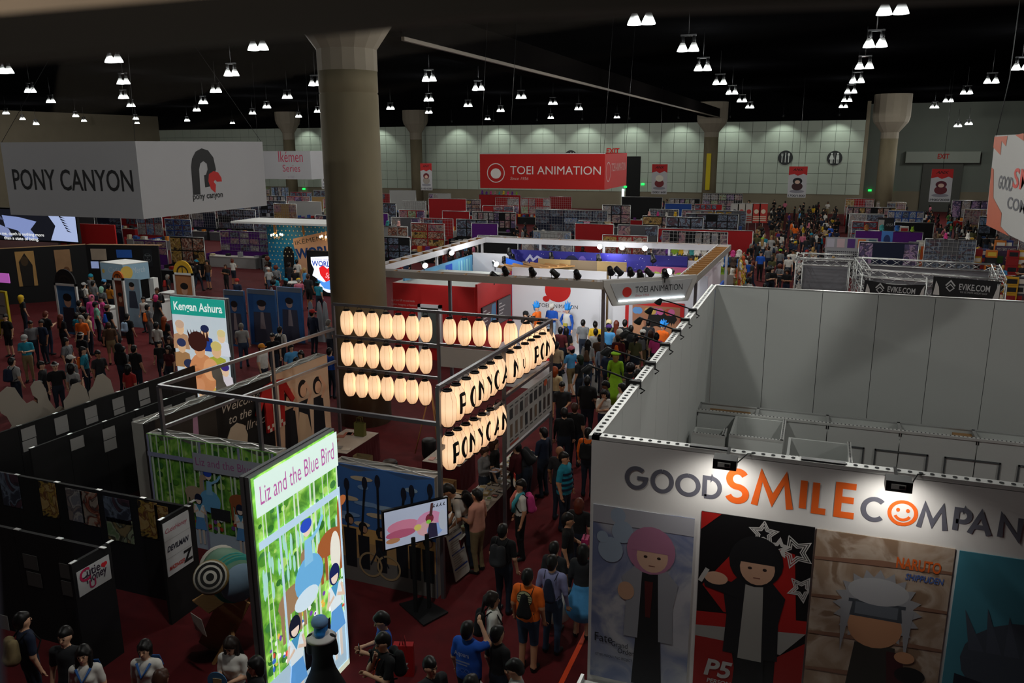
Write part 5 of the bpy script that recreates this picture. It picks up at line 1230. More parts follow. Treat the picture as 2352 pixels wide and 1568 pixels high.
# ------------------------------------------------------------------ white framed booth with the stage
TZ = 3.9
TP = {'FL': (-15.5, 25.33), 'FM': (-6.37, 25.33), 'FR': (-3.72, 27.5), 'BR': (-3.55, 37.0), 'BL': (-15.5, 36.8)}
M_TW = mat('toei_white', '#d6d6da', .5); M_TBE = mat('toei_grey_face', '#9c968e', .6)
tf = thing('overhead_frame', 'white overhead box frame with timber ribs above the stage booth', 'frame', (-9.5, 31, 0))
def channel(a, b_, w_, ins, h=.24, face=M_TW, step=.9):
    """open-topped box beam: two faces, floor, timber ribs; ins = inward normal"""
    a, b_, ins = np.array((*a, TZ)), np.array((*b_, TZ)), np.array((*ins, 0.)); u = b_ - a; L = np.linalg.norm(u); u /= L
    MB().obox(a - (0, 0, h), u * L, (0, 0, h), ins * .03, face).build('fascia_board', tf); MB().obox(a + ins * w_ - (0, 0, h), u * L, (0, 0, h), -ins * .03, M_TW).build('fascia_board', tf)
    MB().obox(a + ins * .03 - (0, 0, h * .55), u * L, ins * (w_ - .06), (0, 0, .02), M_WOOD).build('floor_board', tf)
    n = max(2, int(L / step))
    for i in range(n): MB().obox(a + ins * .03 + u * L * (i + .5) / n - (0, 0, h * .5), u * .05, ins * (w_ - .06), (0, 0, h * .42), M_WOOD).build('rib', tf)
channel(TP['FL'], TP['FM'], .45, (0, 1), face=M_TBE); channel(TP['FR'], TP['BR'], .6, (-1, 0), step=.55, face=M_TBE); channel(TP['BR'], TP['BL'], .45, (0, -1)); channel(TP['BL'], TP['FL'], .5, (1, 0))
cd = np.array(TP['FR']) - np.array(TP['FM']); cd = cd / np.linalg.norm(cd)
channel(TP['FM'], TP['FR'], .5, (-cd[1], cd[0]), face=M_TBE)
for x, y in ((-6.4, 25.5), (-3.75, 27.7), (-11.9, 25.5), (-15.3, 25.5), (-3.7, 36.8), (-9.2, 36.6), (-12.3, 36.6), (-6.2, 36.6), (-15.3, 31.5), (-15.3, 36.6)):
    MB().bar((x, y, 0), (x, y, TZ - .2), .10, .10, M_STEEL if y < 28 else M_TW).build('post', tf)
# angled header with lettering and a light strip
hd_ = thing('header_sign', 'angled grey header sign lettered black with a glowing strip over the aisle corner', 'sign', (*(np.array(TP['FM']) + cd * 1.7), 3.2))
u3 = np.array((*cd, 0)); nn = np.array((cd[1], -cd[0], 0)); o = np.array((*TP['FM'], TZ)); LH_ = np.linalg.norm(np.array(TP['FR']) - np.array(TP['FM']))
F_ = Frame(o + nn * .05 - np.array((0, 0, .80)) - nn * .0, u3, np.array((0, 0, 1.0)) - nn * .0)
MB().prism([(.35, 0), (LH_ - .3, .0), (LH_, .72), (LH_, .86), (0, .86), (0, .66)], F_.at(0, 0, -.12), u3, (0, 0, 1), nn, .12, mat('header_frame', '#b4b2ae', .5)).build('surround', hd_)
MB().prism([(.5, .14), (LH_ - .45, .14), (LH_ - .2, .74), (.22, .74)], F_.at(0, 0, .0), u3, (0, 0, 1), nn, .02, mat('header_panel', '#a6a8aa', .5)).build('panel', hd_)
MB().obox(F_.at(.52, .14, .02), u3 * (LH_ - 1.0), (0, 0, .035), nn * .05, mat('strip_light', (.9, .97, 1), .4, 0, 5.0)).build('light_strip', hd_)
p = Print(Frame(F_.at(0, 0, .022), u3)); p.text('TOEI ANIMATION', 1.12, .40, .3, '#17181c', width=1.75, bold=.0, height=.2); p.oval(.82, .44, .17, .17, '#b02820', 18); p.text('Since 1956', 1.12, .27, .1, '#a0403a', width=.5, shear=.2); p.build('lettering', hd_)
# stage
stg = MB().box((-11.9, 29.3, 0), (-6.6, 31.66, .3), mat('stage_white', '#c8c8c6', .35)).box((-11.9, 29.26, 0), (-6.6, 29.3, .28), M_RED).build('stage_platform', label='low white stage platform with red front edge', cat='stage')
MB().box((-12.0, 25.5, .003), (-4.0, 29.26, .012), mat('pale_vinyl', '#9a9a96', .35)).build('floor_mat', label='pale vinyl floor in front of the white stage', cat='floor mat')
wl = thing('stage_wall', 'white stage back wall with red emblem and black lettering', 'booth wall', (-9.6, 31.7, 0))
MB().box((-11.9, 31.68, 0), (-7.85, 31.76, 3.25), M_TW).build('panel', wl)
F_ = Frame((0, 31.68, 0), (1, 0, 0)); p = Print(F_)
c = F_.px(1281, 668); p.oval(c[0], c[1] + .03, .56, .5, '#b81c18', 26); p.oval(c[0] - .5, c[1] - .36, .15, .13, '#b81c18', 14)
a = F_.px(1237, 702); b_ = F_.px(1327, 705); p.text('TOEI ANIMATION', a[0], a[1] - .04, .3, '#1a1a1c', width=b_[0] - a[0], bold=.0, height=.16); p.text('Since 1956', c[0] - .1, a[1] - .22, .12, '#b03028', shear=.2, width=.5)
p.rect(-9.05 + .95, .3, -8.08, 2.25, '#c2c2c6'); p.build('print', wl)
# red walls
rw = thing('red_wall', 'red booth wall with white lettering lit from above', 'booth wall', (-13.7, 27.9, 0))
MB().box((-15.5, 27.9, 0), (-12.0, 27.98, 3.0), M_RED).build('panel', rw)
MB().box((-15.5, 27.98, 2.96), (-12.0, 31.7, 3.0), mat('ceiling_cloth', '#b4bab6', .7)).build('top_cloth', rw)
p = Print(Frame((0, 27.9, 0), (1, 0, 0))); fr2 = Frame((0, 27.9, 0), (1, 0, 0)); a = fr2.px(898, 690)
for i, t in enumerate(('Share your GIF on social media', 'Twitter, Instagram, or Facebook', 'to enter our GIF Contest!!')): p.text(t, a[0], a[1] - .17 * i, .12, '#c49c98', width=(1.05, 1.15, .95)[i])
p.text('#toeianimation', a[0], a[1] - .72, .12, '#c48c4c', width=.7); p.build('lettering', rw)
db = thing('photo_booth_frame', 'white framed photo opening with mirror set against the red wall', 'frame', (-12.9, 27.8, 0))
a = fr2.px(962, 697); b_ = fr2.px(1018, 800)
for q0, q1 in (((a[0], 0), (a[0] + .12, a[1])), ((b_[0] - .12, 0), (b_[0], a[1])), ((a[0], a[1] - .12), (b_[0], a[1]))): MB().box((q0[0], 27.78, q0[1]), (q1[0], 27.9, q1[1]), M_TW).build('frame_bar', db)
MB().box((a[0] + .12, 27.86, .5), (b_[0] - .12, 27.9, a[1] - .12), mat('mirror_grey', '#6c7470', .15, .3)).build('mirror', db)
rw2 = thing('red_wall', 'red side wall of the stage booth holding two dark screens', 'booth wall', (-11.95, 29.8, 0))
MB().box((-12.0, 27.98, 0), (-11.92, 31.7, 3.1), M_RED).build('panel', rw2)
for i, (y0, y1) in enumerate(((28.3, 29.75), (29.95, 31.4))):
    t = thing('wall_screen', 'dark wall screen %s the stage with printed grey text' % ('nearer to' if i else 'farther from'), 'screen', (-11.9, (y0 + y1) / 2, 1.6))
    MB().box((-11.92, y0, 1.15), (-11.86, y1, 2.15), C('#101012', .25)).build('housing', t)
    p = Print(Frame((-11.86, y0, 1.15), (0, 1, 0))); q = lambda c: C(c, .3, .25)
    p.rect(.03, .03, y1 - y0 - .03, .97, q('#3c1c20' if i == 0 else '#3a3236'))
    if i == 0: p.poly([(.8, .2), (1.4, .2), (1.4, .95), (1.0, .95)], q('#2a5c80'))
    for k in range(5): p.rect(.1, .8 - k * .14, .1 + .3 + .25 * ((k * 3) % 4) / 2, .84 - k * .14, q('#a8a0a0'))
    p.build('picture', t)
# poster wall on the right of the stage
pw = thing('poster_wall', 'white booth wall carrying the large red framed picture', 'booth wall', (-5.8, 32.2, 0))
MB().box((-7.85, 32.1, 0), (-3.9, 32.18, 3.2), M_TW).build('panel', pw)
pf = thing('framed_picture', 'large red framed cartoon style picture on the white booth wall', 'picture', (-5.9, 32.0, .3)); fr3 = Frame((0, 32.0, 0), (1, 0, 0))
a = fr3.px(1437, 690); b_ = fr3.px(1567, 806)
MB().box((a[0], 31.98, max(.05, b_[1])), (b_[0], 32.1, a[1]), M_RED).build('frame', pf)
p = Print(Frame((a[0] + .15, 31.98, max(.05, b_[1]) + .1), (1, 0, 0))); w_ = b_[0] - a[0] - .3; h = a[1] - max(.05, b_[1]) - .25
p.rect(0, 0, w_, h, '#9c6a50'); p.poly([(w_ * .3, h * .3), (w_ * .75, h * .3), (w_ * .95, h * .7), (w_ * .85, h * .95), (w_ * .4, h * .8)], '#15120f'); p.oval(w_ * .55, h * .35, w_ * .13, h * .16, '#b88060'); p.rect(0, 0, w_, h * .14, '#2c3c6a')
for i in range(5): p.oval(w_ * (.08 + .05 * i), h * .42, w_ * .03, h * .2, '#b88462'); p.oval(w_ * (.72 + .05 * i), h * .42, w_ * .028, h * .19, '#b07c5a')
for i in range(9): p.oval(random.uniform(.15, w_ - .15), h * .87, .14, .14, random.choice(('#c05c8c', '#5c8cc0', '#c09c50', '#8c5ca0', '#b04a34')), 10)
p.poly([(0, 0), (w_ * .09, 0), (w_ * .07, h), (0, h)], '#b4b0b8'); p.build('artwork', pf)
# rear walls seen over the stage
def rear(label, x0, x1, y, z0, z1, m, fn=None):
    t = thing('booth_partition', label, 'booth wall', ((x0 + x1) / 2, y, 0)); MB().box((x0, y, 0), (x1, y + .08, z1), m).build('panel', t)
    if fn: p = Print(Frame((x0, y, 0), (1, 0, 0))); fn(p, x1 - x0, z1); p.build('print', t)
    return t
def stars(p, w_, h):
    for i in range(70): p.oval(random.uniform(.1, w_ - .1), random.uniform(h - 1.4, h - .1), .014, .014, '#c8c8e0', 6)
    p.oval(3.0, h - .75, .42, .6, '#181c3c', 16); p.oval(3.5, h - .7, .25, .55, '#5c4c9c', 14); p.stroke([(.8, h - .5), (1.0, h - .25), (1.15, h - .45), (1.35, h - .28), (1.6, h - .4)], .1, '#a8a8c0'); p.oval(.75, h - .8, .3, .3, '#a48878', 14)
rear('long navy panel dotted with stars at the rear of the stage booth', -13.4, -5.2, 35.4, 0, 3.5, mat('navy_print', '#26247c', .55, var=.2, scale=1.2), stars)
rear('white panel beside the starry navy panel', -5.2, -3.8, 35.6, 0, 3.3, M_TW)
b = MB(); lb = thing('booth_partition', 'pale blue printed wall of the stage booth with blue squares', 'booth wall', (-15.3, 33, 0))
MB().box((-15.3, 28.4, 0), (-15.22, 35.2, 3.2), mat('pale_blue_print', '#5c9cc4', .6, var=.2, scale=1.5)).build('panel', lb)
p = Print(Frame((-15.22, 28.4, 0), (0, 1, 0)))
for y in (1.6, 3.8): p.rect(y, 2.1, y + .7, 3.1, '#1c4cb4'); p.rect(y + .15, 2.4, y + .22, 2.9, '#a8c8e8'); p.rect(y + .15, 2.4, y + .45, 2.47, '#a8c8e8')
for i in range(6): p.rect(3.2 + i * .35, 1.5, 3.4 + i * .35, 1.8, '#7c5c48')
for i in range(5): p.poly([(5.2 + i * .3, 1), (5.4 + i * .3, 1), (5.3 + i * .3, 3.1), (5.15 + i * .3, 3.1)], ('#6cb4c4', '#8cc4d4')[i % 2])
p.build('print', lb)
rear('white rear panel with a red strip left of the navy panel', -15.2, -13.4, 35.2, 0, 3.3, M_TW)
rear('low red panel strip behind the stage frame', -14.8, -13.2, 34.4, 0, 2.3, M_RED)
b = thing('booth_partition', 'bright blue slanted panel beside the starry wall', 'booth wall', (-13.0, 34, 0)); MB().obox((-13.3, 34.6, 0), (1.2, -1.2, 0), (.05, .05, 0), (0, 0, 3.2), mat('bright_blue', '#1c5cc8', .6)).build('panel', b)
bx = thing('plywood_room', 'open-topped plywood backed room behind the stage wall', 'booth wall', (-9.8, 33, 0))
for i, x0 in enumerate((-11.6, -10.1, -8.9)): MB().box((x0, 34.2, 0), (x0 + (1.5, 1.2, 1.3)[i], 34.26, 3.3), mat('plywood_tan', '#9a8258', .75, var=.08, scale=2) if i != 1 else mat('plywood_brown', '#70604c', .75, var=.08, scale=2)).build('board', bx)
MB().obox((-12.0, 32.0, 3.02), (2.1, 2.2, 0), (-1.2, 1.0, 0), (0, 0, .05), M_WOOD).build('slat_roof', bx)
for i in range(7): MB().obox(np.array((-12.0, 32.0, 3.07)) + np.array((.3, .31, 0)) * i, (.06, .06, 0), (-1.2, 1.0, 0), (0, 0, .06), M_WOOD).build('slat', bx)
def pinkp(p, w_, h):
    for i in range(9): p.oval(random.uniform(.2, w_ - .2), random.uniform(h - 1.0, h - .1), random.uniform(.1, .25), random.uniform(.1, .22), random.choice(('#9cb43c', '#b4c45c', '#c8a0b4')), 12)
    for i in range(8): p.poly([(.3 + i * .24, h - .7), (.5 + i * .24, h - .7), (.4 + i * .26, h - .15)], '#a4bc3c')
rear('pink poster wall with lime green swirls behind the header', -6.6, -4.35, 33.4, 0, 3.3, mat('pink_print', '#c05c84', .6, var=.2, scale=2), pinkp)
pp = thing('booth_partition', 'purple poster wall slanting beside the pink poster', 'booth wall', (-6.9, 32.9, 0)); MB().obox((-7.6, 32.3, 0), (1.0, 1.05, 0), (.05, -.05, 0), (0, 0, 3.15), mat('purple_print', '#5c2c6c', .6, var=.25, scale=3)).build('panel', pp)
sb = thing('aisle_banner', 'blue printed banner wall along the right aisle behind the header', 'banner', (-3.6, 31, 0))
a0 = W(1660, 600, 0, -3.4); MB().box((-3.45, 28.6, .2), (-3.38, 33.2, 2.9), mat('banner_blue', '#2c5cc0', .55)).build('sheet', sb)
p = Print(Frame((-3.38, 28.6, .2), (0, 1, 0)))
for i in range(12): p.rect(.2 + (i % 4) * 1.0, .3 + (i // 4) * .8, .6 + (i % 4) * 1.0 + .2 * (i % 3), .55 + (i // 4) * .8, ('#c8c8d8', '#b03028', '#d0b040', '#7c9cd8')[i % 4])
p.build('print', sb)
MB().box((-3.6, 33.4, 0), (-3.3, 34.2, 2.5), M_RED).build('red_stand', label='red upright panel beside the blue aisle banner', cat='panel')
# spotlights on the frame
M_SPOT = mat('spot_black', '#141416', .4, .3); M_GLOW = mat('spot_glow', (1, 1, 1), .4, 0, 22.0); M_GLASS = mat('spot_glass', '#a8aaac', .15, .5)
def stage_spot(pos, label, lit=False, aim=(0, .5, -.8)):
    pos = np.array(pos, float); t = thing('stage_spotlight', label, 'spotlight', pos, group='spotlights on the stage booth frame')
    aim = np.array(aim) / np.linalg.norm(aim)
    MB().bar(pos, pos + (0, 0, .16), .03, .03, M_SPOT).tube([pos + (-.1, 0, .32), pos + (-.1, 0, .15), pos + (.1, 0, .15), pos + (.1, 0, .32)], .012, M_SPOT, 5).build('yoke', t)
    about([(.05, -.16), (.09, -.15), (.1, .1), (.13, .16), (.12, .16), (.09, .12)], pos + (0, 0, .32), aim, M_SPOT, 12).build('can', t)
    about([(0, .15), (.118, .15)], pos + (0, 0, .32), aim, M_GLOW if lit else M_GLASS, 12).build('lens', t)
    return t
zt = TZ
for i, (px, py) in enumerate(((1135, 634), (1160, 622), (1222, 624), (1273, 628), (1325, 630), (1402, 622), (1420, 617), (1448, 622), (1470, 630), (1490, 617), (1528, 615))):
    q = W(px, py, 1, 25.6 if px < 1390 else 26.5); stage_spot((q[0], q[1], min(q[2] - .3, TZ - .1) if q[2] > 3 else TZ - .2), 'black stage spotlight, %s from the left along the front beam' % ORD[i], aim=(0, .7, -.6) if i % 3 else (.4, .4, -.5))
for i, (px, py) in enumerate(((1379, 573), (1430, 577), (1482, 576))):
    q = W(px, py, 1, 35.2); stage_spot((q[0], q[1], 3.5), 'dazzling white spotlight above the navy panel, %s of three' % ('left', 'middle', 'right')[i], True, (.05, -.95, .1))
for i, (px, py) in enumerate(((1035, 579), (974, 608), (1137, 605))):
    q = W(px, py, 0, -14.9 if i < 2 else -12.9); stage_spot((q[0], q[1], q[2] - .3), 'lit spotlight over the pale blue wall, %s' % ('rear one', 'front one', 'one beside the plywood room')[i], True, (.6, -.6, -.2))
q = W(1540, 627, 1, 27.2); stage_spot((q[0], q[1], 3.75), 'lit spotlight above the header sign', True, (-.2, -.95, .05))
for i, (px, py) in enumerate(((1170, 578), (1266, 588), (1375, 592), (1500, 594), (1158, 597), (1178, 592))):
    q = W(px, py, 1, 34.9); stage_spot((q[0], q[1], q[2] - .3), 'small dark spotlight before the navy panel, %s from left' % ORD[i], aim=(.3, -.6, -.6))
for x, y, e, tgt in ((-10.6, 26.0, 420, (-9.8, 31.0, 1.2)), (-8.2, 26.0, 420, (-8.6, 31.2, 1.2)), (-5.6, 27.2, 330, (-6.2, 31.8, 1.2)), (-13.5, 26.3, 60, (-13.6, 27.9, 2.2))):
    l = bpy.data.lights.new('stage_beam', 'SPOT'); l.energy = e; l.spot_size = math.radians(75); l.spot_blend = .6; l.shadow_soft_size = .1; l.color = (.97, .98, 1)
    o = bpy.data.objects.new('stage_beam', l); COL.objects.link(o); o.location = (x, y, TZ + .1); d = Vector(tgt) - o.location; o.rotation_euler = d.to_track_quat('-Z', 'Y').to_euler()
for x, y in ((-9.5, 33.0), (-8.5, 34.9), (-13.8, 33.5)):
    l = bpy.data.lights.new('booth_fill', 'POINT'); l.energy = 90; l.shadow_soft_size = .12
    o = bpy.data.objects.new('spot_source', l); COL.objects.link(o); o.location = (x, y, 3.75)
# hanging red box sign
ts = thing('hanging_sign', 'red hanging box sign with white TOEI ANIMATION lettering', 'hanging sign', (-9.2, 29, 6.72))
z0, z1 = 6.72, 7.91; M_TR = mat('sign_red_cloth', '#ac1c1a', .7, var=.03, scale=2)
MB().box((-11.54, 27.5, z0), (-6.95, 27.54, z1), M_TR).build('front_face', ts); MB().box((-6.99, 27.54, z0), (-6.95, 30.85, z1), M_TR).build('side_face', ts); MB().box((-11.54, 30.81, z0), (-6.99, 30.85, z1), M_TR).build('rear_face', ts); MB().box((-11.54, 27.54, z0), (-11.5, 30.81, z1), M_TR).build('side_face', ts)
MB().box((-11.54, 27.5, z1), (-6.95, 27.56, z1 + .03), C('#c8c8c8')).build('top_rail', ts)
F_ = Frame((-11.54, 27.5, z0), (1, 0, 0)); p = Print(F_); a = F_.px(1172, 399); b_ = F_.px(1380, 397)
p.text('TOEI ANIMATION', a[0], a[1] - .01, .3, '#d8d4d2', width=b_[0] - a[0], bold=.0, height=.28); a = F_.px(1172, 412); p.text('Since 1956', a[0], a[1] - .01, .14, '#d0a8a4', width=.68, shear=.2); a = F_.px(1139, 397); p.ring(*a, .34, .31, '#d8d4d2'); p.oval(a[0], a[1] - .02, .2, .18, '#d8d4d2', 18); p.build('lettering', ts)
F_ = Frame((-6.95, 27.5, z0), (0, 1, 0)); p = Print(F_); p.text('TOEI ANIMATION', .95, .58, .3, '#b8908c', width=2.2, bold=.0, height=.28); p.ring(.5, .58, .34, .3, '#b8908c'); p.build('lettering', ts)
for x, y in ((-11.5, 27.5), (-7, 27.5), (-7, 30.8), (-10.4, 27.5)): MB().tube([(x, y, z1), (x + .15, y + .5, CEIL_Z)], .005, M_DARKG, 4).build('cable', ts)
# ------------------------------------------------------------------ busy print materials
PRN = [print_mat('print_%d' % i, c, s, i * 3.1) for i, (c, s) in enumerate([
    (['#2c1c24', '#8a5a5c', '#c8b0a4', '#3c2c50', '#b8848c'], 1.5), (['#c8c4c0', '#8c8c98', '#d8d0c8', '#5c5868', '#a89890'], 2.5), (['#18181c', '#3c4458', '#8898b0', '#20202c', '#5c3c4c'], 2.4),
    (['#8c1c1c', '#c8b8a8', '#3c1414', '#b45c3c', '#d8c4b0'], 2.8), (['#2c4c8c', '#8cb0d8', '#1c2444', '#c8d0dc', '#4c6cb0'], 2.2), (['#c87c2c', '#e0c07c', '#7c3c1c', '#d8b454', '#34241c'], 2.6),
    (['#3c2c5c', '#8c6ca0', '#c8a8c8', '#241c34', '#5c4c7c'], 2.3), (['#2c4c34', '#8cac7c', '#c8d0b0', '#1c2c24', '#b09c6c'], 2.5)])]
SIMPLE = {}
def rect_part(parent, nm, F_, a0, b0, a1, b1, m, d=.01, th=.008):
    return MB().obox(F_.at(a0, b0, d), F_.u * (a1 - a0), F_.v * (b1 - b0), F_.n * th, m).build(nm, parent)
# ------------------------------------------------------------------ black gallery walls at lower left
GZ2 = 2.0
def gallery(label, a, b_, th=.06):
    a, b_ = np.array((*a, 0.)), np.array((*b_, 0.)); u = b_ - a; L = np.linalg.norm(u); F_ = Frame(a, u)
    t = thing('gallery_wall', label, 'gallery wall', (a + b_) / 2); n = max(1, int(round(L / 1.0)))
    for i in range(n): MB().obox(F_.at(L * i / n + .004, 0, -th), F_.u * (L / n - .008), (0, 0, GZ2), F_.n * th, M_BLACK).build('panel', t)
    b = MB()
    for i in range(n + 1): b.obox(F_.at(min(L * i / n, L - .04), GZ2, -th), F_.u * .12, (0, 0, .01), F_.n * th, M_ALU)
    b.build('clips', t, kind='stuff'); return t, F_
def sheet_thing(label, cat, F_, px, w_, h, m, fn=None, name='pinned_sheet', px_is=None):
    a, b = F_.px(*px) if px_is is None else px_is
    t = thing(name, label, cat, F_.at(a, b)); MB().obox(F_.at(a - w_ / 2, b - h / 2, .001), F_.u * w_, F_.v * h, F_.n * .012, m).build('sheet', t)
    if fn: p = Print(Frame(F_.at(a - w_ / 2, b - h / 2, .013), F_.u, F_.v)); fn(p, w_, h); p.build('print', t)
    return t
M_PAPER = mat('grey_paper', '#8c8a88', .8)
gA, FA = gallery('long black gallery wall with grey sheets along the far left crowd', (-16.85, 11.6), (-16.75, 18.2))
gB, FB = gallery('black gallery wall with paired grey sheets behind the picture wall', (-15.3, 11.6), (-15.1, 16.2))
for i, (x, y) in enumerate(((65, 994), (140, 969), (208, 946), (271, 925), (330, 904))):
    sheet_thing('square grey sheet on the rear gallery wall, %s from the left edge' % ORD[i], 'sheet', FA, (x, y), .36, .28, M_PAPER); sheet_thing('strip of grey paper below the %s sheet of the rear gallery wall' % ORD[i], 'sheet', FA, (x + 3, y + (27 if i == 0 else 19)), .36, .25 if i == 0 else .14, M_PAPER)
for i, (x, y) in enumerate(((177, 1017), (250, 994), (318, 969), (383, 944), (438, 922))):
    sheet_thing('%s grey sheet on the middle gallery wall, by the forest backdrop side' % ORD[i], 'sheet', FB, (x, y), .34, .27, M_PAPER)
    if i in (1, 2): sheet_thing('lower grey sheet under the %s one of the middle gallery wall' % ORD[i], 'sheet', FB, (x + 3, y + 27), .34, .27, M_PAPER)
gP, FP = gallery('black gallery wall hung with small colourful pictures', (-17.5, 10.45), (-10.15, 10.45))
gE, FE = gallery('black end panel with the white logo poster', (-10.15, 9.85), (-10.15, 10.65))
pics = [((25, 1125), .5, .7, 2, 'dim purple'), ((113, 1147), .42, .72, 5, 'orange and cream'), ((174, 1160), .4, .66, 1, 'black and white'), ((208, 1168), .42, .68, 3, 'dark red'), ((270, 1172), .62, .5, 2, 'dark beige'), ((277, 1217), .62, .46, 7, 'yellow and blue'), ((343, 1193), .45, .72, 5, 'orange battle'), ((374, 1200), .3, .66, 5, 'yellow')]
for (px, w_, h, k, nm) in pics: sheet_thing('%s picture hung on the black picture wall' % nm, 'picture', FP, px, w_, h, PRN[k], name='hung_picture')
def logos(p, w_, h):
    for y in (h * .33, h * .66): p.rect(0, y, w_, y + .008, '#9c9c9c')
    p.text('CutieHoney', .04, h * .80, .12, '#a84454', width=w_ - .1, shear=.3); p.text('DEVILMAN', .04, h * .45, .14, '#1c2030', width=w_ - .1, bold=.03, shear=.3); p.text('MAZINGER', .04, h * .10, .1, '#b03828', width=w_ * .6, bold=.03, shear=.3); p.text('Z', w_ * .62, h * .08, .3, '#17171a', bold=.04, height=.22)
sheet_thing('white poster with three stacked film logos on the black end panel', 'poster', FE, None, .62, 1.0, C('#b6b8ba'), logos, 'logo_poster', (.34, 1.42))
gF, FF = gallery('front black gallery wall with dim sheets', (-17.0, 8.75), (-10.32, 8.75))
gG, FG = gallery('front black end panel with the white heart logo sign', (-10.32, 8.2), (-10.32, 8.95))
def cutie(p, w_, h):
    p.text('Cutie', .05, h * .62, .2, '#2c2030', width=w_ * .62, bold=.02); p.text('Honey', .16, h * .36, .2, '#2c2030', width=w_ * .62, bold=.02); p.text('U', .2, h * .1, .2, '#a02050', bold=.02); p.oval(w_ * .78, h * .75, .035, .035, '#c01c28'); p.oval(w_ * .78 + .05, h * .75, .035, .035, '#c01c28'); p.poly([(w_ * .78 - .035, h * .74), (w_ * .78 + .085, h * .74), (w_ * .78 + .025, h * .6)], '#c01c28'); p.text('C', .04, h * .5, .3, '#b01c4c', bold=.02)
sheet_thing('white landscape sign with heart logo on the black end panel', 'sign', FG, None, .62, .42, C('#b6b8ba'), cutie, 'logo_sign', (.37, 1.62))
for i, (x, y) in enumerate(((71, 1290), (80, 1330), (155, 1312), (160, 1352))): sheet_thing('dim grey sheet on the front gallery wall, %s of four' % ORD[i], 'sheet', FF, (x, y), .32, .26, mat('dim_paper', '#4a4846', .8))
sheet_thing('grey price sheet at the left picture edge', 'sheet', FF, (8, 1440), .3, .5, mat('grey_paper', '#8c8a88'))
# blank cut-outs standing behind the rear gallery wall
cloud1 = [(.0, 0), (.95, 0), (.93, .3), (.72, .5), (.62, .62), (.5, .58), (.42, .72), (.33, .95), (.2, 1.0), (.05, .9), (-.02, .72), (.03, .5), (.12, .4), (.18, .2)]
cloud2 = [(.05, 0), (.6, 0), (.58, .3), (.5, .38), (.4, .33), (.3, .55), (.27, .8), (.2, .98), (.08, 1.0), (0, .9), (.02, .72), (.1, .62), (.08, .4)]
cloud3 = [(0, 0), (.62, 0), (.6, .4), (.5, .48), (.46, .75), (.33, .92), (.2, .9), (.1, .7), (.0, .6)]
for i, (px, py, sh, hh, w_) in enumerate(((50, 897, cloud1, 2.55, 1), (128, 881, cloud2, 2.5, 1), (200, 881, cloud3, 2.5, 1), (258, 860, cloud3, 2.6, 1), (545, 845, cloud2, 2.3, 1))):
    q = FZ(px - 30, py, hh); q[0] -= .45; b0 = hh - 1.25 if i < 4 else hh - 1.1
    t = thing('cutout_standee', 'blank white back of a cut-out standee, %s' % ['largest with a rounded blob at far left', 'thin one second from the left edge', 'short one beside the blue shirted person', 'pointed one by the end of the gallery wall', 'one right of the teal headed lightbox'][i], 'standee', (q[0], q[1], 0))
    u = np.array((.35, .94, 0)); n_ = np.cross(u, (0, 0, 1.)); s = hh - b0
    MB().prism([(a * s, b0 + b * s) for a, b in sh], (q[0], q[1], 0), u, (0, 0, 1), n_, .02, M_CUT).build('board', t); MB().obox(np.array((q[0], q[1], 0)) + u * .2 * s, u * .3, (0, 0, b0 + .1), n_ * .015, M_CUT).build('base', t)
# ------------------------------------------------------------------ left background booths
# black booth with gold pictures and a big screen
c0, c1, c2 = (FZ(*q, 3.0) for q in ((-40, 574), (196, 562), (362, 564)))
bk = thing('black_booth', 'black booth wall with gold framed film pictures at far left', 'booth wall', (c1[0], c1[1], 0))
FK = Frame((c0[0], c0[1], 0), (c1 - c0) * (1, 1, 0)); L1 = np.hypot(*(c1 - c0)[:2]); FK2 = Frame((c1[0], c1[1], 0), (c2 - c1) * (1, 1, 0)); L2 = np.hypot(*(c2 - c1)[:2])
for f, L in ((FK, L1), (FK2, L2)):
    MB().obox(f.at(0, 0, -.1), f.u * L, (0, 0, 3), f.n * .1, M_BLACK).build('panel', bk); MB().obox(f.at(0, 2.98, -.45), f.u * L, (0, 0, .03), f.n * .4, M_WOOD).build('top_board', bk)
def px_rect(f, x0, y0, x1, y1): a = f.px(x0, y0); b = f.px(x1, y1); return a[0], b[1], b[0], a[1]
def pic(f, x0, y0, x1, y1, m, label, fn=None, name='wall_picture', cat='picture'):
    a0, b0, a1, b1 = px_rect(f, x0, y0, x1, y1); t = thing(name, label, cat, f.at(a0, b0)); MB().obox(f.at(a0, b0), f.u * (a1 - a0), (0, 0, b1 - b0), f.n * .03, m).build('sheet', t)
    if fn: p = Print(Frame(f.at(a0, b0, .03), f.u)); fn(p, a1 - a0, b1 - b0); p.build('print', t)
    return t
gold = mat('gold_print', '#a07c48', .6, var=.3, scale=1.5)
pic(FK, 33, 578, 88, 655, gold, 'gold film picture with a dark armoured figure', lambda p, w_, h: (p.poly([(w_ * .2, 0), (w_ * .8, 0), (w_ * .85, h * .6), (w_ * .5, h * .95), (w_ * .15, h * .7)], '#14100c'), p.oval(w_ * .45, h * .72, w_ * .2, h * .14, '#3c2c18')))
pic(FK, 123, 574, 170, 650, mat('gold_print2', '#8a6a4a', .6, var=.4, scale=1.2), 'brown film picture of a figure in a hat', lambda p, w_, h: (p.rect(0, 0, w_, h * .35, '#0f0c0a'), p.oval(w_ * .65, h * .4, w_ * .2, h * .1, '#5c3c20'), p.oval(w_ * .65, h * .3, w_ * .14, h * .12, '#2c1c10')))
pic(FK2, 208, 571, 246, 597, mat('sand_print', '#9a8c7c', .6, var=.2, scale=2), 'pale sand coloured picture on the black booth'); pic(FK2, 267, 573, 304, 592, mat('blue_print2', '#2858a8', .6, var=.1, scale=2), 'blue picture on the black booth')
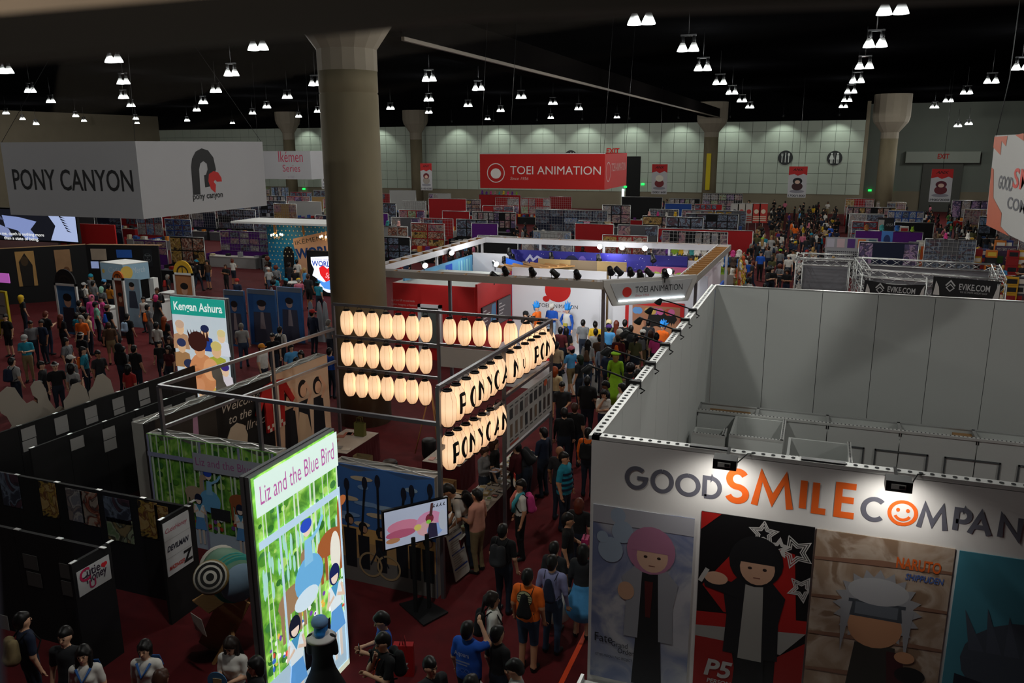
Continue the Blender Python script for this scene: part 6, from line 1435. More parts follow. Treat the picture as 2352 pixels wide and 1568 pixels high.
pic(FK2, 328, 572, 352, 612, C('#15181c'), 'dark round badge notice on the black booth', lambda p, w_, h: (p.ring(w_ / 2, h / 2, w_ * .48, w_ * .44, '#5c6468'), p.text('Take photos', w_ * .2, h * .6, .1, '#8c9498', width=w_ * .6), p.text('of', w_ * .42, h * .48, .1, '#8c9498', width=w_ * .15), p.text('yourself', w_ * .27, h * .36, .1, '#8c9498', width=w_ * .45)), 'notice', 'notice')
pic(FK2, 209, 600, 228, 616, mat('tv_small', '#8c9cc8', .4, 0, .5), 'small lit screen on the black booth beside the kiosk', name='small_screen', cat='screen')
FS = Frame((0, 41.0, 0), (1, 0, 0)); a0, b0, a1, b1 = px_rect(FS, -60, 478, 180, 556)
bs = thing('projection_screen', 'large glowing screen showing a pale blue close-up with white subtitles', 'screen', ((a0 + a1) / 2, 41, 0)); MB().box((a0 - .1, 41.0, b0 - .1), (a1 + .1, 41.2, b1 + .1), C('#08080a')).build('housing', bs)
for x in (a0 + 1, a1 - 1): MB().bar((x, 41.1, 0), (x, 41.1, b0), .15, .15, M_BLACK).build('leg', bs)
p = Print(Frame((a0, 41.0, b0), (1, 0, 0))); w_, h = a1 - a0, b1 - b0; q = lambda c, e=.6: C(c, .4, e)
p.rect(0, 0, w_, h, q('#23252f', .4)); fx = lambda x: Frame((a0, 41.0, b0), (1, 0, 0)).px(x, 520)[0]
for pts, c in (([(0, .42), (.2, .55), (.33, .35), (.36, .1), (.30, .05), (.1, .3), (0, .3)], '#8c98c8'), ([(.28, .8), (.45, .75), (.62, .62), (.55, .35), (.62, .05), (.5, .0), (.42, .3), (.3, .4)], '#8fa0d8'), ([(.72, .95), (.88, 1), (1, .9), (1, 0), (.74, .02), (.8, .5)], '#b8c8f4'), ([(.0, .9), (.2, .7), (.3, .62), (.2, 1), (0, 1)], '#4c5070')): p.poly([(x * w_, y * h) for x, y in pts], q(c, .75))
for i in range(6): p.poly([(w_ * (.84 + .012 * i), h * (.85 - .09 * i)), (w_ * (.9 + .01 * i), h * (.75 - .09 * i)), (w_ * (.85 + .012 * i), h * (.78 - .09 * i))], C('#1c1e2c'))
a = Frame((a0, 41.0, b0), (1, 0, 0)).px(-8, 538); b_ = Frame((a0, 41.0, b0), (1, 0, 0)).px(101, 538); p.text('To me, death is nothing more', a[0], a[1], .3, C('#f0f0f0', .5, .9), width=b_[0] - a[0], bold=.015)
a = Frame((a0, 41.0, b0), (1, 0, 0)).px(10, 549); b_ = Frame((a0, 41.0, b0), (1, 0, 0)).px(89, 549); p.text('than a state of being.', a[0], a[1], .3, C('#f0f0f0', .5, .9), width=b_[0] - a[0], bold=.015); p.build('picture', bs)
def plain_wall(label, x0, x1, ytop, zt, m, name='booth_partition', cat='booth wall', th=.1, fn=None):
    q0, q1 = FZ(x0, ytop, zt), FZ(x1, ytop, zt); y = (q0[1] + q1[1]) / 2; X0, X1 = W(x0, ytop, 1, y)[0], W(x1, ytop, 1, y)[0]
    t = thing(name, label, cat, ((X0 + X1) / 2, y, 0)); MB().box((X0, y, 0), (X1, y + th, zt), m).build('panel', t)
    F_ = Frame((X0, y, 0), (1, 0, 0))
    if fn: p = Print(F_); fn(p, X1 - X0, zt); p.build('print', t)
    return t, F_
plain_wall('plain red booth wall beside the big screen', 180, 262, 515, 3.0, M_RED)
# kiosk with printed header, arch framed posters, counters
k0, k1, k2 = FZ(229, 598, 2.9), FZ(281, 592, 2.9), FZ(340, 596, 2.9)
ks = thing('kiosk', 'white kiosk with pale blue printed header box', 'kiosk', (k1[0], k1[1], 0))
kc = (k0 + k2) / 2; f1 = Frame(FZ(229, 598, 2.9) * (1, 1, 0), (k1 - k0) * (1, 1, 0))
lo_ = Frame((k0[0], k0[1], 0), (FZ(281, 605, 2.9) - k0) * (1, 1, 0))
K0, K1, K2 = FZ(229, 602, 2.9), FZ(281, 608, 2.9), FZ(340, 601, 2.9)
for A_, B_ in ((K0, K1), (K1, K2)):
    f = Frame((A_[0], A_[1], 2.1), (B_ - A_) * (1, 1, 0)); L = np.linalg.norm(B_ - A_)
    MB().obox(f.at(0, 0, -.05), f.u * L, (0, 0, .8), f.n * .05, mat('kiosk_blue', '#8fb0c4', .6, var=.05, scale=3)).build('header_panel', ks)
    p = Print(f); p.text('Café' if A_ is K0 else 'Merch', L * .35, .35, .4, '#b8c8d0', width=L * .5, shear=.2); p.oval(L * .12, .4, .3 if A_ is K1 else .1, .32 if A_ is K1 else .1, '#c8a84c'); p.build('print', ks)
MB().prism([(K0[0], K0[1]), (K1[0], K1[1]), (K2[0], K2[1]), (K0[0] + K2[0] - K1[0], K0[1] + K2[1] - K1[1])], (0, 0, 2.88), (1, 0, 0), (0, 1, 0), (0, 0, 1), .04, M_WHITE).build('roof', ks)
for q in (K1 * .96 + K0 * .04, K2): MB().bar((q[0], q[1] + .2, 0), (q[0], q[1] + .2, 2.1), .3, .3, M_WHITE).build('post', ks)
def arch_poster(label, x0, x1, ytop, zt, arch, m, base=0):
    q0, q1 = FZ(x0, ytop, zt), FZ(x1, ytop, zt); y = (q0[1] + q1[1]) / 2; X0, X1 = W(x0, ytop, 1, y)[0], W(x1, ytop, 1, y)[0]; w_ = X1 - X0; hz = zt - w_ * .55
    t = thing('arch_poster', label, 'poster stand', ((X0 + X1) / 2, y, 0)); F_ = Frame((X0, y, 0), (1, 0, 0))
    for a, b, c, d in ((0, 0, .09, hz), (w_ - .09, 0, w_, hz), (0, hz - .1, w_, hz)): MB().box((X0 + a, y - .08, b), (X0 + c, y, d), M_WHITE).build('frame_bar', t)
    MB().box((X0 + .09, y - .04, .1), (X0 + w_ - .09, y, hz - .1), m).build('poster_sheet', t)
    MB().prism([(w_ / 2 + math.cos(k * PI / 12) * w_ * .47, hz + math.sin(k * PI / 12) * w_ * .5) for k in range(13)], (X0, y, 0), (1, 0, 0), (0, 0, 1), (0, -1, 0), .06, C(arch)).build('arch_top', t)
    p = Print(F_, .07); p.ring(w_ / 2, hz, w_ * .3, w_ * .24, '#2a2420', t0=0, t1=PI); p.rect(w_ / 2 - .02, hz, w_ / 2 + .02, hz + w_ * .3, '#2a2420'); p.build('arch_tracery', t)
    p = Print(F_, .045); c = w_ / 2; p.poly([(w_ * .2, .2), (w_ * .8, .2), (w_ * .75, hz * .55), (w_ * .25, hz * .55)], '#2c2a38'); p.oval(c, hz * .66, w_ * .16, w_ * .2, '#c49a80'); p.oval(c, hz * .74, w_ * .2, w_ * .14, '#1c1614'); p.build('artwork', t)
arch_poster('white framed poster stand with dark arch top at far left', 122, 172, 614, 3.1, '#1c1a1c', mat('arch_blue', '#3c6c9c', .6, var=.2, scale=2)); arch_poster('white framed poster stand with orange arch top beside the kiosk', 258, 283, 620, 3.1, '#c05c1c', mat('arch_rust', '#7c3c28', .6, var=.2, scale=2)); arch_poster('white framed poster stand with yellow arch top', 396, 441, 595, 3.1, '#c49a24', mat('arch_tan', '#a87048', .6, var=.25, scale=2))
plain_wall('pale blue poster panel with a dark haired figure beside the kiosk', 283, 318, 640, 2.3, mat('pale_poster', '#7c94a4', .6, var=.15, scale=2), fn=lambda p, w_, h: (p.poly([(w_ * .2, h * .4), (w_ * .8, h * .4), (w_ * .7, h * .75), (w_ * .3, h * .75)], '#2c3444'), p.oval(w_ * .5, h * .83, w_ * .16, h * .07, '#b89884'), p.oval(w_ * .5, h * .88, w_ * .18, h * .05, '#16120f')))
def counter(label, x0, x1, y, z=1.05, d=.7):
    q0, q1 = FZ(x0, y, z), FZ(x1, y, z); t = thing('counter', label, 'counter', ((q0[0] + q1[0]) / 2, q0[1], 0)); Y_ = (q0[1] + q1[1]) / 2
    MB().box((q0[0], Y_, 0), (q1[0], Y_ + d, z - .04), M_WHITE).build('body', t); MB().box((q0[0] - .04, Y_ - .04, z - .04), (q1[0] + .04, Y_ + d, z), M_WHITE).build('top', t)
counter('long white sales counter left of the kiosk post', 195, 260, 706); counter('white sales counter right of the kiosk post', 318, 372, 690); counter('white counter corner beside the teal headed lightbox', 365, 395, 672)
pic(Frame((FZ(0, 655, 2)[0], FZ(0, 655, 2)[1], 0), (1, 0, 0)), -10, 626, 24, 650, mat('tv_purple', '#b45cb4', .4, 0, .7), 'small glowing purple screen at the left picture edge', name='small_screen', cat='screen')
t, F_ = plain_wall('yellow edged notice stand at the left picture edge', -20, 11, 668, 2.0, C('#b4a01c'), fn=lambda p, w_, h: (p.rect(.05, .7, w_ - .08, h - .08, '#9c9c98'), p.rect(.1, .9, w_ - .15, .95, '#5c5c5c'), p.rect(.1, 1.3, w_ - .15, 1.35, '#5c5c5c')), name='notice_stand', cat='notice')
# blue poster panels behind the teal lightbox
for i, (x0, x1, yt) in enumerate(((512, 558, 667), (566, 630, 665), (634, 690, 660))):
    plain_wall('tall blue poster panel of a figure in grey, %s of three' % ('left', 'middle', 'right')[i], x0, x1, yt, 2.4, mat('deep_blue_poster', '#2a5488', .6, var=.25, scale=1.5), 'poster_panel', 'poster', fn=lambda p, w_, h: (p.rect(0, h - .2, w_, h, '#5c6470'), p.rect(0, 0, .05, h, '#8a9098'), p.poly([(w_ * .15, .1), (w_ * .85, .1), (w_ * .8, h * .6), (w_ * .2, h * .6)], '#3c3c4c'), p.poly([(w_ * .4, h * .3), (w_ * .6, h * .3), (w_ * .55, h * .6), (w_ * .45, h * .6)], '#8c8084'), p.oval(w_ * .5, h * .7, w_ * .13, h * .07, '#a88c84'), p.oval(w_ * .5, h * .76, w_ * .17, h * .06, '#211a1c')))
for i, x in enumerate((702, 722, 735)):
    q = FZ(x, 690, 1.8); MB().prism([(0, 0), (.45, 0), (.4, .8), (.35, 1.45), (.32, 1.7), (.22, 1.8), (.14, 1.7), (.12, 1.45), (.05, .8)], (q[0], q[1], 0), (1, 0, 0), (0, 0, 1), (0, -1, 0), .02, mat('cutout_pale', '#9aa0a6', .7)).build('silhouette_standee', label='pale grey person-shaped cut-out near the column, %s of three' % ('left', 'middle', 'right')[i], cat='standee')
# dotted blue booth with chandeliers
IY = 42.8; FI = Frame((0, IY, 0), (1, 0, 0)); X0, X1 = -32.6, -26.3
ik = thing('dotted_booth', 'blue booth wall dotted with cream spots under a white roof slab', 'booth', (-29.5, IY, 0))
MB().box((X0, IY, 0), (X1, IY + .12, 3.6), mat('dotted_blue', '#1f77a8', .6, var=.25, scale=.8)).build('wall_panel', ik)
p = Print(FI); r = 0
for j in range(13):
    for i in range(22): p.oval(X0 + .15 + i * .29 + (.14 if j % 2 else 0), .2 + j * .265, .045, .045, '#c4bc9c', 8)
p.build('dots', ik)
a0, b0, a1, b1 = px_rect(FI, 650, 565, 683, 700); MB().prism([(a0, 0), (a1, 0), (a1, b1 - .5)] + [((a0 + a1) / 2 + math.cos(k * PI / 8) * (a1 - a0) / 2, b1 - .5 + math.sin(k * PI / 8) * .5) for k in range(1, 8)] + [(a0, b1 - .5)], (0, IY - .02, 0), (1, 0, 0), (0, 0, 1), (0, 1, 0), .02, C('#0c0c0e')).build('doorway', ik)
p = Print(Frame((0, IY - .05, 0), (1, 0, 0))); g = Frame((0, IY - .05, 0), (1, 0, 0)).px
p.poly([g(673, 548), g(765, 528), g(765, 600), g(760, 660), g(690, 660), g(685, 590), g(675, 566)], '#c49c80'); a = g(679, 563); b_ = g(768, 548); p.text('IKÉMEN SERIES', a[0], a[1], .4, '#4c4440', width=(b_[0] - a[0]) * 1.35, rot=.2); a = g(681, 590); b_ = g(762, 575); p.text('WORLD', a[0], a[1] - .1, .7, '#123c7c', width=(b_[0] - a[0]) * 1.2, bold=.04, height=.62, rot=.12); p.build('logo_board', ik)
q0, q1 = FZ(578, 507, 4.0), FZ(770, 512, 4.0); MB().box((-33.2, IY - 2.6, 3.75), (X1, IY + .1, 3.87), M_WHITE).build('roof_slab', ik)
for x in (-32.0, -29.9): MB().bar((x, IY - .05, 3.7), (x + .75, IY - 1.0, 3.05), .12, .1, M_WOOD).build('brace', ik)
def chandelier(px, py, label):
    q = W(px, py, 1, IY - 1.2); t = thing('chandelier', label, 'chandelier', q); M_BR = mat('brass', '#a8885c', .35, .8)
    MB().tube([(q[0], q[1], q[2] + .1), (q[0], q[1], 3.75)], .015, M_BR, 5).ball(q, .07, M_BR, 8, 5).build('stem', t)
    for k in range(5):
        a = k * 2 * PI / 5 + .3; d = np.array((math.cos(a), math.sin(a), 0)) * .34
        ar = MB().tube([q, q + d * .5 + (0, 0, -.14), q + d + (0, 0, -.02)], .014, M_BR, 5).build('arm', t); MB().ball(q + d + (0, 0, .05), (.05, .05, .075), mat('candle_bulb', (1, .78, .45), .4, 0, 12.0), 8, 5).build('bulb', ar)
    l = bpy.data.lights.new('chandelier', 'POINT'); l.energy = 25; l.color = (1, .75, .45); l.shadow_soft_size = .3; o = bpy.data.objects.new('chandelier_light', l); COL.objects.link(o); o.parent = t; o.location = (0, 0, -.2)
chandelier(636, 541, 'lit brass chandelier hanging over the dotted blue wall'); chandelier(748, 545, 'lit brass chandelier next to the big concrete column')
sgn = thing('glowing_sign', 'glowing white and red heart logo sign on a black stand by the column', 'sign', (-27.2, 38.6, 0)); g = Frame((0, 38.6, 0), (1, 0, 0)).px
a = g(703, 575); b_ = g(775, 690); MB().box((a[0], 38.62, 0), (b_[0] + .3, 38.8, a[1]), M_BLACK).build('stand', sgn)
p = Print(Frame((0, 38.6, 0), (1, 0, 0)), .02); E1 = lambda c: C(c, .5, 1.1)
p.poly([g(*q) for q in ((714, 590), (770, 588), (772, 674), (752, 671), (735, 660), (730, 640), (718, 632), (722, 618), (715, 604))], E1('#e4e8f4')); p.poly([g(*q) for q in ((733, 615), (742, 609), (752, 617), (762, 610), (772, 616), (770, 635), (750, 648), (736, 630))], E1('#d01c20')); p.poly([g(*q) for q in ((728, 640), (745, 648), (770, 640), (772, 668), (745, 662))], E1('#4c8ce0'))
a = g(717, 610); b_ = g(768, 608); p.text('WORLD', a[0], a[1], .4, E1('#1c3c9c'), width=b_[0] - a[0], bold=.02, height=.3); a = g(748, 637); p.text('Spl', a[0], a[1], .4, E1('#f0b8c0'), width=.45, shear=.3); a = g(718, 597); p.text('IKÉMEN SERIES', a[0], a[1], .16, E1('#a8a0b8'), width=1.2); p.build('logo', sgn)
ct = thing('bistro_table', 'small round white table before the dotted blue wall', 'table', FZ(677, 690)); q = FZ(677, 690); MB().lathe([(.4, 1.0), (.42, 1.02), (.4, 1.04), (0, 1.04)], q, M_WHITE, 18).build('top', ct); MB().lathe([(.2, 0), (.2, .02), (.03, .04), (.03, 1.0)], q, M_ALU, 12).build('leg', ct)
# hanging sign beyond the column
hs2 = thing('hanging_sign', 'white hanging sign with pink thin lettering left of the column', 'hanging sign', (-28, 42, 7)); FH = Frame((0, 41.0, 0), (1, 0, 0)); a0, b0, a1, b1 = px_rect(FH, 592, 347, 716, 412)
MB().box((a0 - .5, 41.0, b0), (a1, 41.1, b1), M_SGN).build('front_face', hs2); MB().box((a1 - .1, 41.1, b0), (a1, 44.0, b1), M_SGN).build('side_face', hs2)
p = Print(FH); a = FH.px(640, 372); p.text('Ikémen', a[0], a[1], .8, '#a83850', width=FH.px(696, 372)[0] - a[0], height=.62); a = FH.px(650, 394); p.text('Series', a[0], a[1], .6, '#a83850', width=FH.px(690, 394)[0] - a[0], height=.4); a = FH.px(662, 409); p.text('by CYBIRD', a[0], a[1], .2, '#8c8490', width=.45); p.build('lettering', hs2)
for x in (a0, a1): MB().tube([(x, 41.05, b1), (x - .3, 41.5, CEIL_Z)], .006, M_DARKG, 4).build('cable', hs2)
# ------------------------------------------------------------------ aisle banners
def aisle_banner(x0, x1, y0, y1, num, label, fig, dist_w=1.25):
    d = F_PX * dist_w / (x1 - x0); q = cray((x0 + x1) / 2, (y0 + y1) / 2, d); F_ = Frame((0, q[1], 0), (1, 0, 0)); a0, b0, a1, b1 = px_rect(F_, x0, y0, x1, y1)
    t = thing('aisle_banner', label, 'banner', (q[0], q[1], b0)); MB().box((a0, q[1], b0), (a1, q[1] + .03, b1), C('#a9a9ac')).build('cloth', t); w_, h = a1 - a0, b1 - b0
    p = Print(Frame((a0, q[1], b0), (1, 0, 0))); p.poly([(0, h * .72), (w_ * .3, h * .76), (w_ * .5, h * .7), (w_ * .8, h * .77), (w_, h * .72), (w_, h), (0, h)], '#a81c1c'); p.text('ANX', w_ * .2, h * .86, .3, '#3c0c0c', width=w_ * .6, bold=.03, shear=.3, height=h * .08)
    p.oval(w_ * .5, h * .2, w_ * .4, h * .05, '#7c7c84'); p.oval(w_ * .5, h * .36, w_ * .3, h * .13, fig[1]); p.oval(w_ * .5, h * .53, w_ * .26, h * .11, fig[0]); p.oval(w_ * .5, h * .50, w_ * .14, h * .06, '#c0a090' if fig[0] != '#c8c4b4' else '#c8c4b4')
    p.text(num, w_ * .05, h * .03, .2, '#1c1c20', width=w_ * .9, bold=.02, height=h * .07); p.build('print', t)
    MB().tube([((a0 + a1) / 2, q[1], b1), ((a0 + a1) / 2, q[1], CEIL_Z)], .012, M_DARKG, 4).build('cable', t)
aisle_banner(1498, 1531, 377, 446, '1500/1600', 'aisle banner 1500/1600 with a rabbit-eared pale figure, nearest the red hanging sign', ('#c8c4b4', '#6a2428')); aisle_banner(1813, 1850, 382, 454, '1700/1800', 'aisle banner 1700/1800 with a black hatted figure, over the main aisle', ('#18161c', '#341418')); aisle_banner(2141, 2182, 388, 464, '1900/2000', 'aisle banner 1900/2000 with a dark red haired figure, before the exit recess', ('#4c1424', '#5c2028')); aisle_banner(965, 993, 375, 437, '1100/1200', 'aisle banner 1100/1200 left of the red hanging sign', ('#5c1c24', '#8c847c')); aisle_banner(736, 762, 377, 434, '900/1000', 'hanging aisle banner half behind the big column', ('#1c1a20', '#2c1c1c'))
# ------------------------------------------------------------------ vendor stalls
PLUSHC = ['#c8c4bc', '#c8a02c', '#7c9c2c', '#5c2c7c', '#c03c7c', '#2c5c9c', '#8c5c34', '#d8d4cc', '#3c8c8c', '#b44c2c', '#d0b454', '#a8787c', '#4c3c34', '#e0a8a0']
_pl = {}
def plush_mesh(k):
    if k in _pl: return _pl[k]
    L = [(_v(0, 0, .10), _v(0, 0, .14), .10, .10, 0, None), (_v(0, -.01, .29), _v(0, -.01, .29), .105, .105, 0, None)]
    for s in (-1, 1):
        L.append((_v(s * .08, -.02, .17), _v(s * .14, -.06, .12), .04, .032, 0, None)); L.append((_v(s * .06, -.06, .05), _v(s * .07, -.12, .04), .045, .04, 0, None))
        if k == 0: L.append((_v(s * .07, 0, .37), _v(s * .085, 0, .40), .035, .03, 0, None))
        elif k == 1: L.append((_v(s * .05, .01, .38), _v(s * .07, .02, .52), .03, .022, 0, None))
        else: L.append((_v(s * .09, .0, .30), _v(s * .13, .02, .22), .04, .035, 0, None))
    V, Q, sl = sdf_mesh(L, .045, .03); b = MB(); b.add(V, [tuple(q) for q in Q], C('#c8c4bc'), True)
    for s in (-1, 1): b.ball((s * .04, -.105, .31), .014, C('#0c0c0c'), 5, 4)
    _pl[k] = b.mesh('plush_toy'); return _pl[k]
CN = {'#c8c4bc': 'white', '#c8a02c': 'yellow', '#7c9c2c': 'green', '#5c2c7c': 'purple', '#c03c7c': 'pink', '#2c5c9c': 'blue', '#8c5c34': 'brown', '#d8d4cc': 'white', '#3c8c8c': 'teal', '#b44c2c': 'red-orange', '#d0b454': 'gold', '#a8787c': 'rose', '#4c3c34': 'umber', '#e0a8a0': 'peach'}
def plush(p, s, c, where, group, rz=0):
    o = bpy.data.objects.new('plush_toy', plush_mesh(random.randrange(3))); COL.objects.link(o); o.location = tuple(map(float, p)); o.scale = (s, s, s); o.rotation_euler = (0, 0, rz)
    o.material_slots[0].link = 'OBJECT'; o.material_slots[0].material = mat('plush_' + c.strip('#'), c, .95, var=.12, scale=12)
    tag(o, '%s plush toy %s' % (CN[c], where), 'plush toy', group)
M_DR = {'red': mat('drape_red', '#8c1418', .9, var=.12, scale=3, stretch=(6, 1, .2)), 'black': mat('drape_black', '#0e0e10', .9), 'white': mat('drape_white', '#8f8f8d', .8), 'purple': mat('drape_purple', '#4a1466', .9), 'grey': mat('drape_grey', '#4c4c50', .85), 'blue': mat('drape_blue', '#1c3c7c', .85), 'tan': mat('drape_tan', '#8c7048', .85), 'navy': mat('drape_navy', '#141a30', .85)}
SCN = {}; RECTS = []
def stall(x0, x1, y, h, drape, posters, where, goods=6, rows=2, skirt='black', plushes=0, grid=False, side=True):
    """booth: drape wall, posters pinned on it, table with goods in front"""
    key = drape + where; SCN[key] = SCN.get(key, 0) + 1; rowed = ' row ' in where
    t = thing('vendor_stall', ('%s %s stall from the left %s' % (ORD[SCN[key] - 1], drape, where)) if rowed else '%s stall %s' % (drape, where), 'market stall', ((x0 + x1) / 2, y, 0)); F_ = Frame((x0, y, 0), (1, 0, 0)); w_ = x1 - x0; RECTS.append((x0 - .2, x1 + .2, y - 1.75, y + .25))
    MB().box((x0, y, 0), (x1, y + .06, h), M_DR[drape]).build('drape', t)
    MB().tube([(x0, y, h), (x1, y, h)], .03, M_ALU, 5).build('top_rail', t)
    for x in (x0, x1): MB().tube([(x, y, 0), (x, y, h)], .03, M_ALU, 5).build('pole', t)
    if grid:
        b = MB()
        for i in range(int(w_ / .25) + 1): b.bar((x0 + i * .25, y - .03, 1.0), (x0 + i * .25, y - .03, h), .015, .015, M_ALU)
        for j in range(int((h - 1) / .25) + 1): b.bar((x0, y - .03, 1 + j * .25), (x1, y - .03, 1 + j * .25), .015, .015, M_ALU)
        b.build('wire_grid', t)
    if posters:
        n = max(1, int(w_ / random.choice((.5, .75, .75, 1.1)))); ph = (h - 1.05) / rows
        for i in range(n):
            for j in range(rows):
                if random.random() < .12: continue
                k = random.choice(posters); pw = w_ / n; o = MB().box((x0 + i * pw + .05, y - .02, 1.0 + j * ph + .04), (x0 + (i + 1) * pw - .05, y, 1.0 + (j + 1) * ph - .04), PRN[k]).build('poster', t)
    if side: MB().box((x0, y - 1.6, 0), (x0 + .04, y, .95), M_DR[drape]).build('side_drape', t)
    MB().box((x0 + .15, y - 1.5, 0), (x1 - .15, y - .8, .74), M_DR[skirt]).build('table_skirt', t); MB().box((x0 + .12, y - 1.53, .74), (x1 - .12, y - .77, .77), M_TOP if skirt != 'black' else M_DR['grey']).build('tabletop', t)
    n = goods
    for i in range(n):
        gx = x0 + .25 + (w_ - .6) * i / max(1, n - 1); hh = random.uniform(.08, .38); c = random.choice(['#8c1c1c', '#c8c4bc', '#2c4c8c', '#c87c2c', '#3c3c44', '#8c8c90', '#5c2c6c', '#b8a888', '#1c1c20'])
        MB().box((gx - .12, y - 1.4 + .2 * (i % 2), .77), (gx + .12, y - 1.1 + .2 * (i % 2), .77 + hh), C(c)).build('goods_box', t)
    for i in range(plushes):
        plush((x0 + .2 + (w_ - .4) * (i + .5) / plushes, y - .05, h + .0), random.uniform(.8, 1.2), random.choice(PLUSHC), 'atop %s, %s' % ('%s %s stall, %s row %s' % (ORD[SCN[key] - 1], drape, where.split()[2], {'left': 'at left', 'behind': 'mid', 'right': 'near', 'at': 'far right'}[where.split()[5]]) if rowed else 'the red shelves under the red hanging sign', ORD[i]), 'plush toys on stall tops')
random.seed(4)
# specific stalls
def at_px(x0, x1, ytop, zt, drape, posters, where, **k):
    q0, q1 = FZ(x0, ytop, zt), FZ(x1, ytop, zt); y = (q0[1] + q1[1]) / 2; stall(W(x0, ytop, 1, y)[0], W(x1, ytop, 1, y)[0], y, zt, drape, posters, where, **k)
at_px(1083, 1143, 513, 2.4, 'purple', None, 'with a plain purple drape behind the stage booth frame', goods=5)
at_px(895, 955, 437, 3.2, 'white', None, 'with blank white boards right of the column', goods=3)
at_px(1328, 1408, 508, 2.4, 'red', None, 'hung with printed T-shirts behind the stage booth', goods=5, skirt='grey')
at_px(1512, 1730, 527, 2.4, 'red', None, 'of long red drape hung with shirts beside the main aisle', goods=9, skirt='grey')
at_px(1597, 1665, 492, 2.4, 'black', None, 'with yellow printed lettering before the far column', goods=4)
at_px(1100, 1196, 447, 2.6, 'red', None, 'with red shelves of plush toys beneath the red hanging sign', goods=3, plushes=9)
at_px(1230, 1395, 482, 2.8, 'navy', [2, 2, 4], 'behind wire grids in the middle of the hall', goods=8, grid=True, rows=3)
random.seed(5)
ROWS = [41.0, 47.5, 54.0, 61.0, 68.5, 76.0, 84.0, 92.0]
SPEC = list(RECTS)
def zone(x, y): return
dist = ['nearest', 'second', 'third', 'fourth', 'fifth', 'sixth', 'seventh', 'farthest']
for r, y in enumerate(ROWS):
    x = -75.0 if y > 60 else (-62.0 if y > 50 else -50.0)
    k = 0
    while x < 34 + (y - 40) * .2:
        w_ = random.choice((3.0, 3.0, 3.6, 4.5)) if not 2 < x < 9.5 else 3.0; x1 = x + w_
        if (-3.2 if y < 50 else -5.2) - 3 < x < 2.2 and x + w_ > (-3.2 if y < 50 else -5.2): x = 2.25; x1 = x + w_
        if 8.9 < x < 12: x = 12.1; x1 = x + w_
        skip = (x1 > (-3.2 if y < 50 else -5.2) and x < 2.2) or (x1 > 9.0 and x < 12.0 and y > 43) or (r == 0 and (x1 > -17.5 or (x1 > -34 and x < -25.5))) or (r == 1 and x < 8 and x1 > -17.5 and False) or (x1 > -24 and x < -20.5) or (x1 > -47 and x < -43.5)
        if r <= 1 and x < 2.2 and x1 > -3.3: skip = True
        if r == 0 and x > -3: skip = True
        if r == 1 and 1 < x < 14: skip = True
        if y > 96 or (abs(x + 12.6) < 2.2 + w_ and y > 98): skip = True
        if any(x < b and x1 > a and y - 1.8 < d and y + .3 > c for a, b, c, d in SPEC): skip = True
        if not skip:
            dr = random.choices(('red', 'black', 'white', 'purple', 'grey', 'navy', 'tan', 'blue'), (5, 5, 3, 1, 3, 2, 1, 1))[0]
            side_ = 'left of the column' if x < -24 else ('behind the white stage booth' if x < -3 else ('right of the main aisle' if x < 9 else 'at the far right'))
            stall(x + .15, x1 - .15, y, random.choice((2.4, 2.4, 2.7, 3.0)), dr, random.choice(([0, 1, 2], [1, 2, 4], [3, 5, 0], [6, 1, 0], [2], [0, 6, 7, 1], None)), 'in the %s vendor row %s' % (dist[r], side_), goods=random.randint(4, 7), rows=random.choice((1, 2, 2, 3)), skirt=random.choice(('black', 'red', 'white', 'grey')), plushes=random.choice((0, 0, 0, 0, 4)) if y < 70 else 0, grid=random.random() < .25)
            k += 1
        x = x1 + (0.0 if random.random() < .8 else 1.5)
def tshirt(px, py, Y, c, label, s=1.0, mk=None):
    q = W(px, py, 1, Y); S = [(-.16, -.38), (.16, -.38), (.17, .1), (.27, 0), (.34, .1), (.2, .3), (.08, .32), (0, .28), (-.08, .32), (-.2, .3), (-.34, .1), (-.27, 0), (-.17, .1)]
    t = thing('hanging_tshirt', label, 'T-shirt', q, group='shirts pinned on red drapes'); MB().prism([(a * 1.25 * s, b * 1.25 * s) for a, b in S], q, (1, 0, 0), (0, 0, 1), (0, -1, 0), .03, C(c, .9)).build('shirt', t)
    if mk: Print(Frame(q + (0, -.03, 0), (1, 0, 0))).oval(0, .05, .12, .14, mk).build('motif', t)
Yr = FZ(1368, 508, 2.4)[1] - .1
for px, c, nm, mk in ((1347, '#c08ca8', 'pink', '#6c3c7c'), (1364, '#2c2c30', 'black', '#8c8c90'), (1380, '#5c6464', 'grey', '#2c3030'), (1395, '#a89878', 'beige', '#7c6c50'), (1333, '#4c7c94', 'blue', '#24404c')): tshirt(px, 520, Yr, c, '%s T-shirt pinned on the red stall behind the stage booth' % nm, 1.0, mk)
Yr = FZ(1620, 527, 2.4)[1] - .1
for px, c, nm in ((1572, '#b8541c', 'orange'), (1589, '#a8a4a0', 'white'), (1612, '#241014', 'dark'), (1628, '#1c0e12', 'black'), (1540, '#3c7c74', 'teal'), (1531, '#5c4c74', 'purple')): tshirt(px, 551, Yr, c, '%s shirt hung on the long red drape beside the main aisle' % nm, 1.2)
q = W(1630, 505, 1, FZ(1630, 492, 2.4)[1] - .12); Fq = Frame(q, (1, 0, 0)); sl = thing('shop_lettering', 'yellow SIDESHOP style lettering on the black stall', 'lettering', q); Print(Fq).text('SIDE', -.2, .2, .6, '#8c6c14', width=2.0, bold=.02, height=.5).text('SHOP', -.2, -.45, .6, '#8c6c14', width=2.0, bold=.02, height=.5).ring(-1.0, .05, .55, .47, '#8c6c14').build('letters', sl)
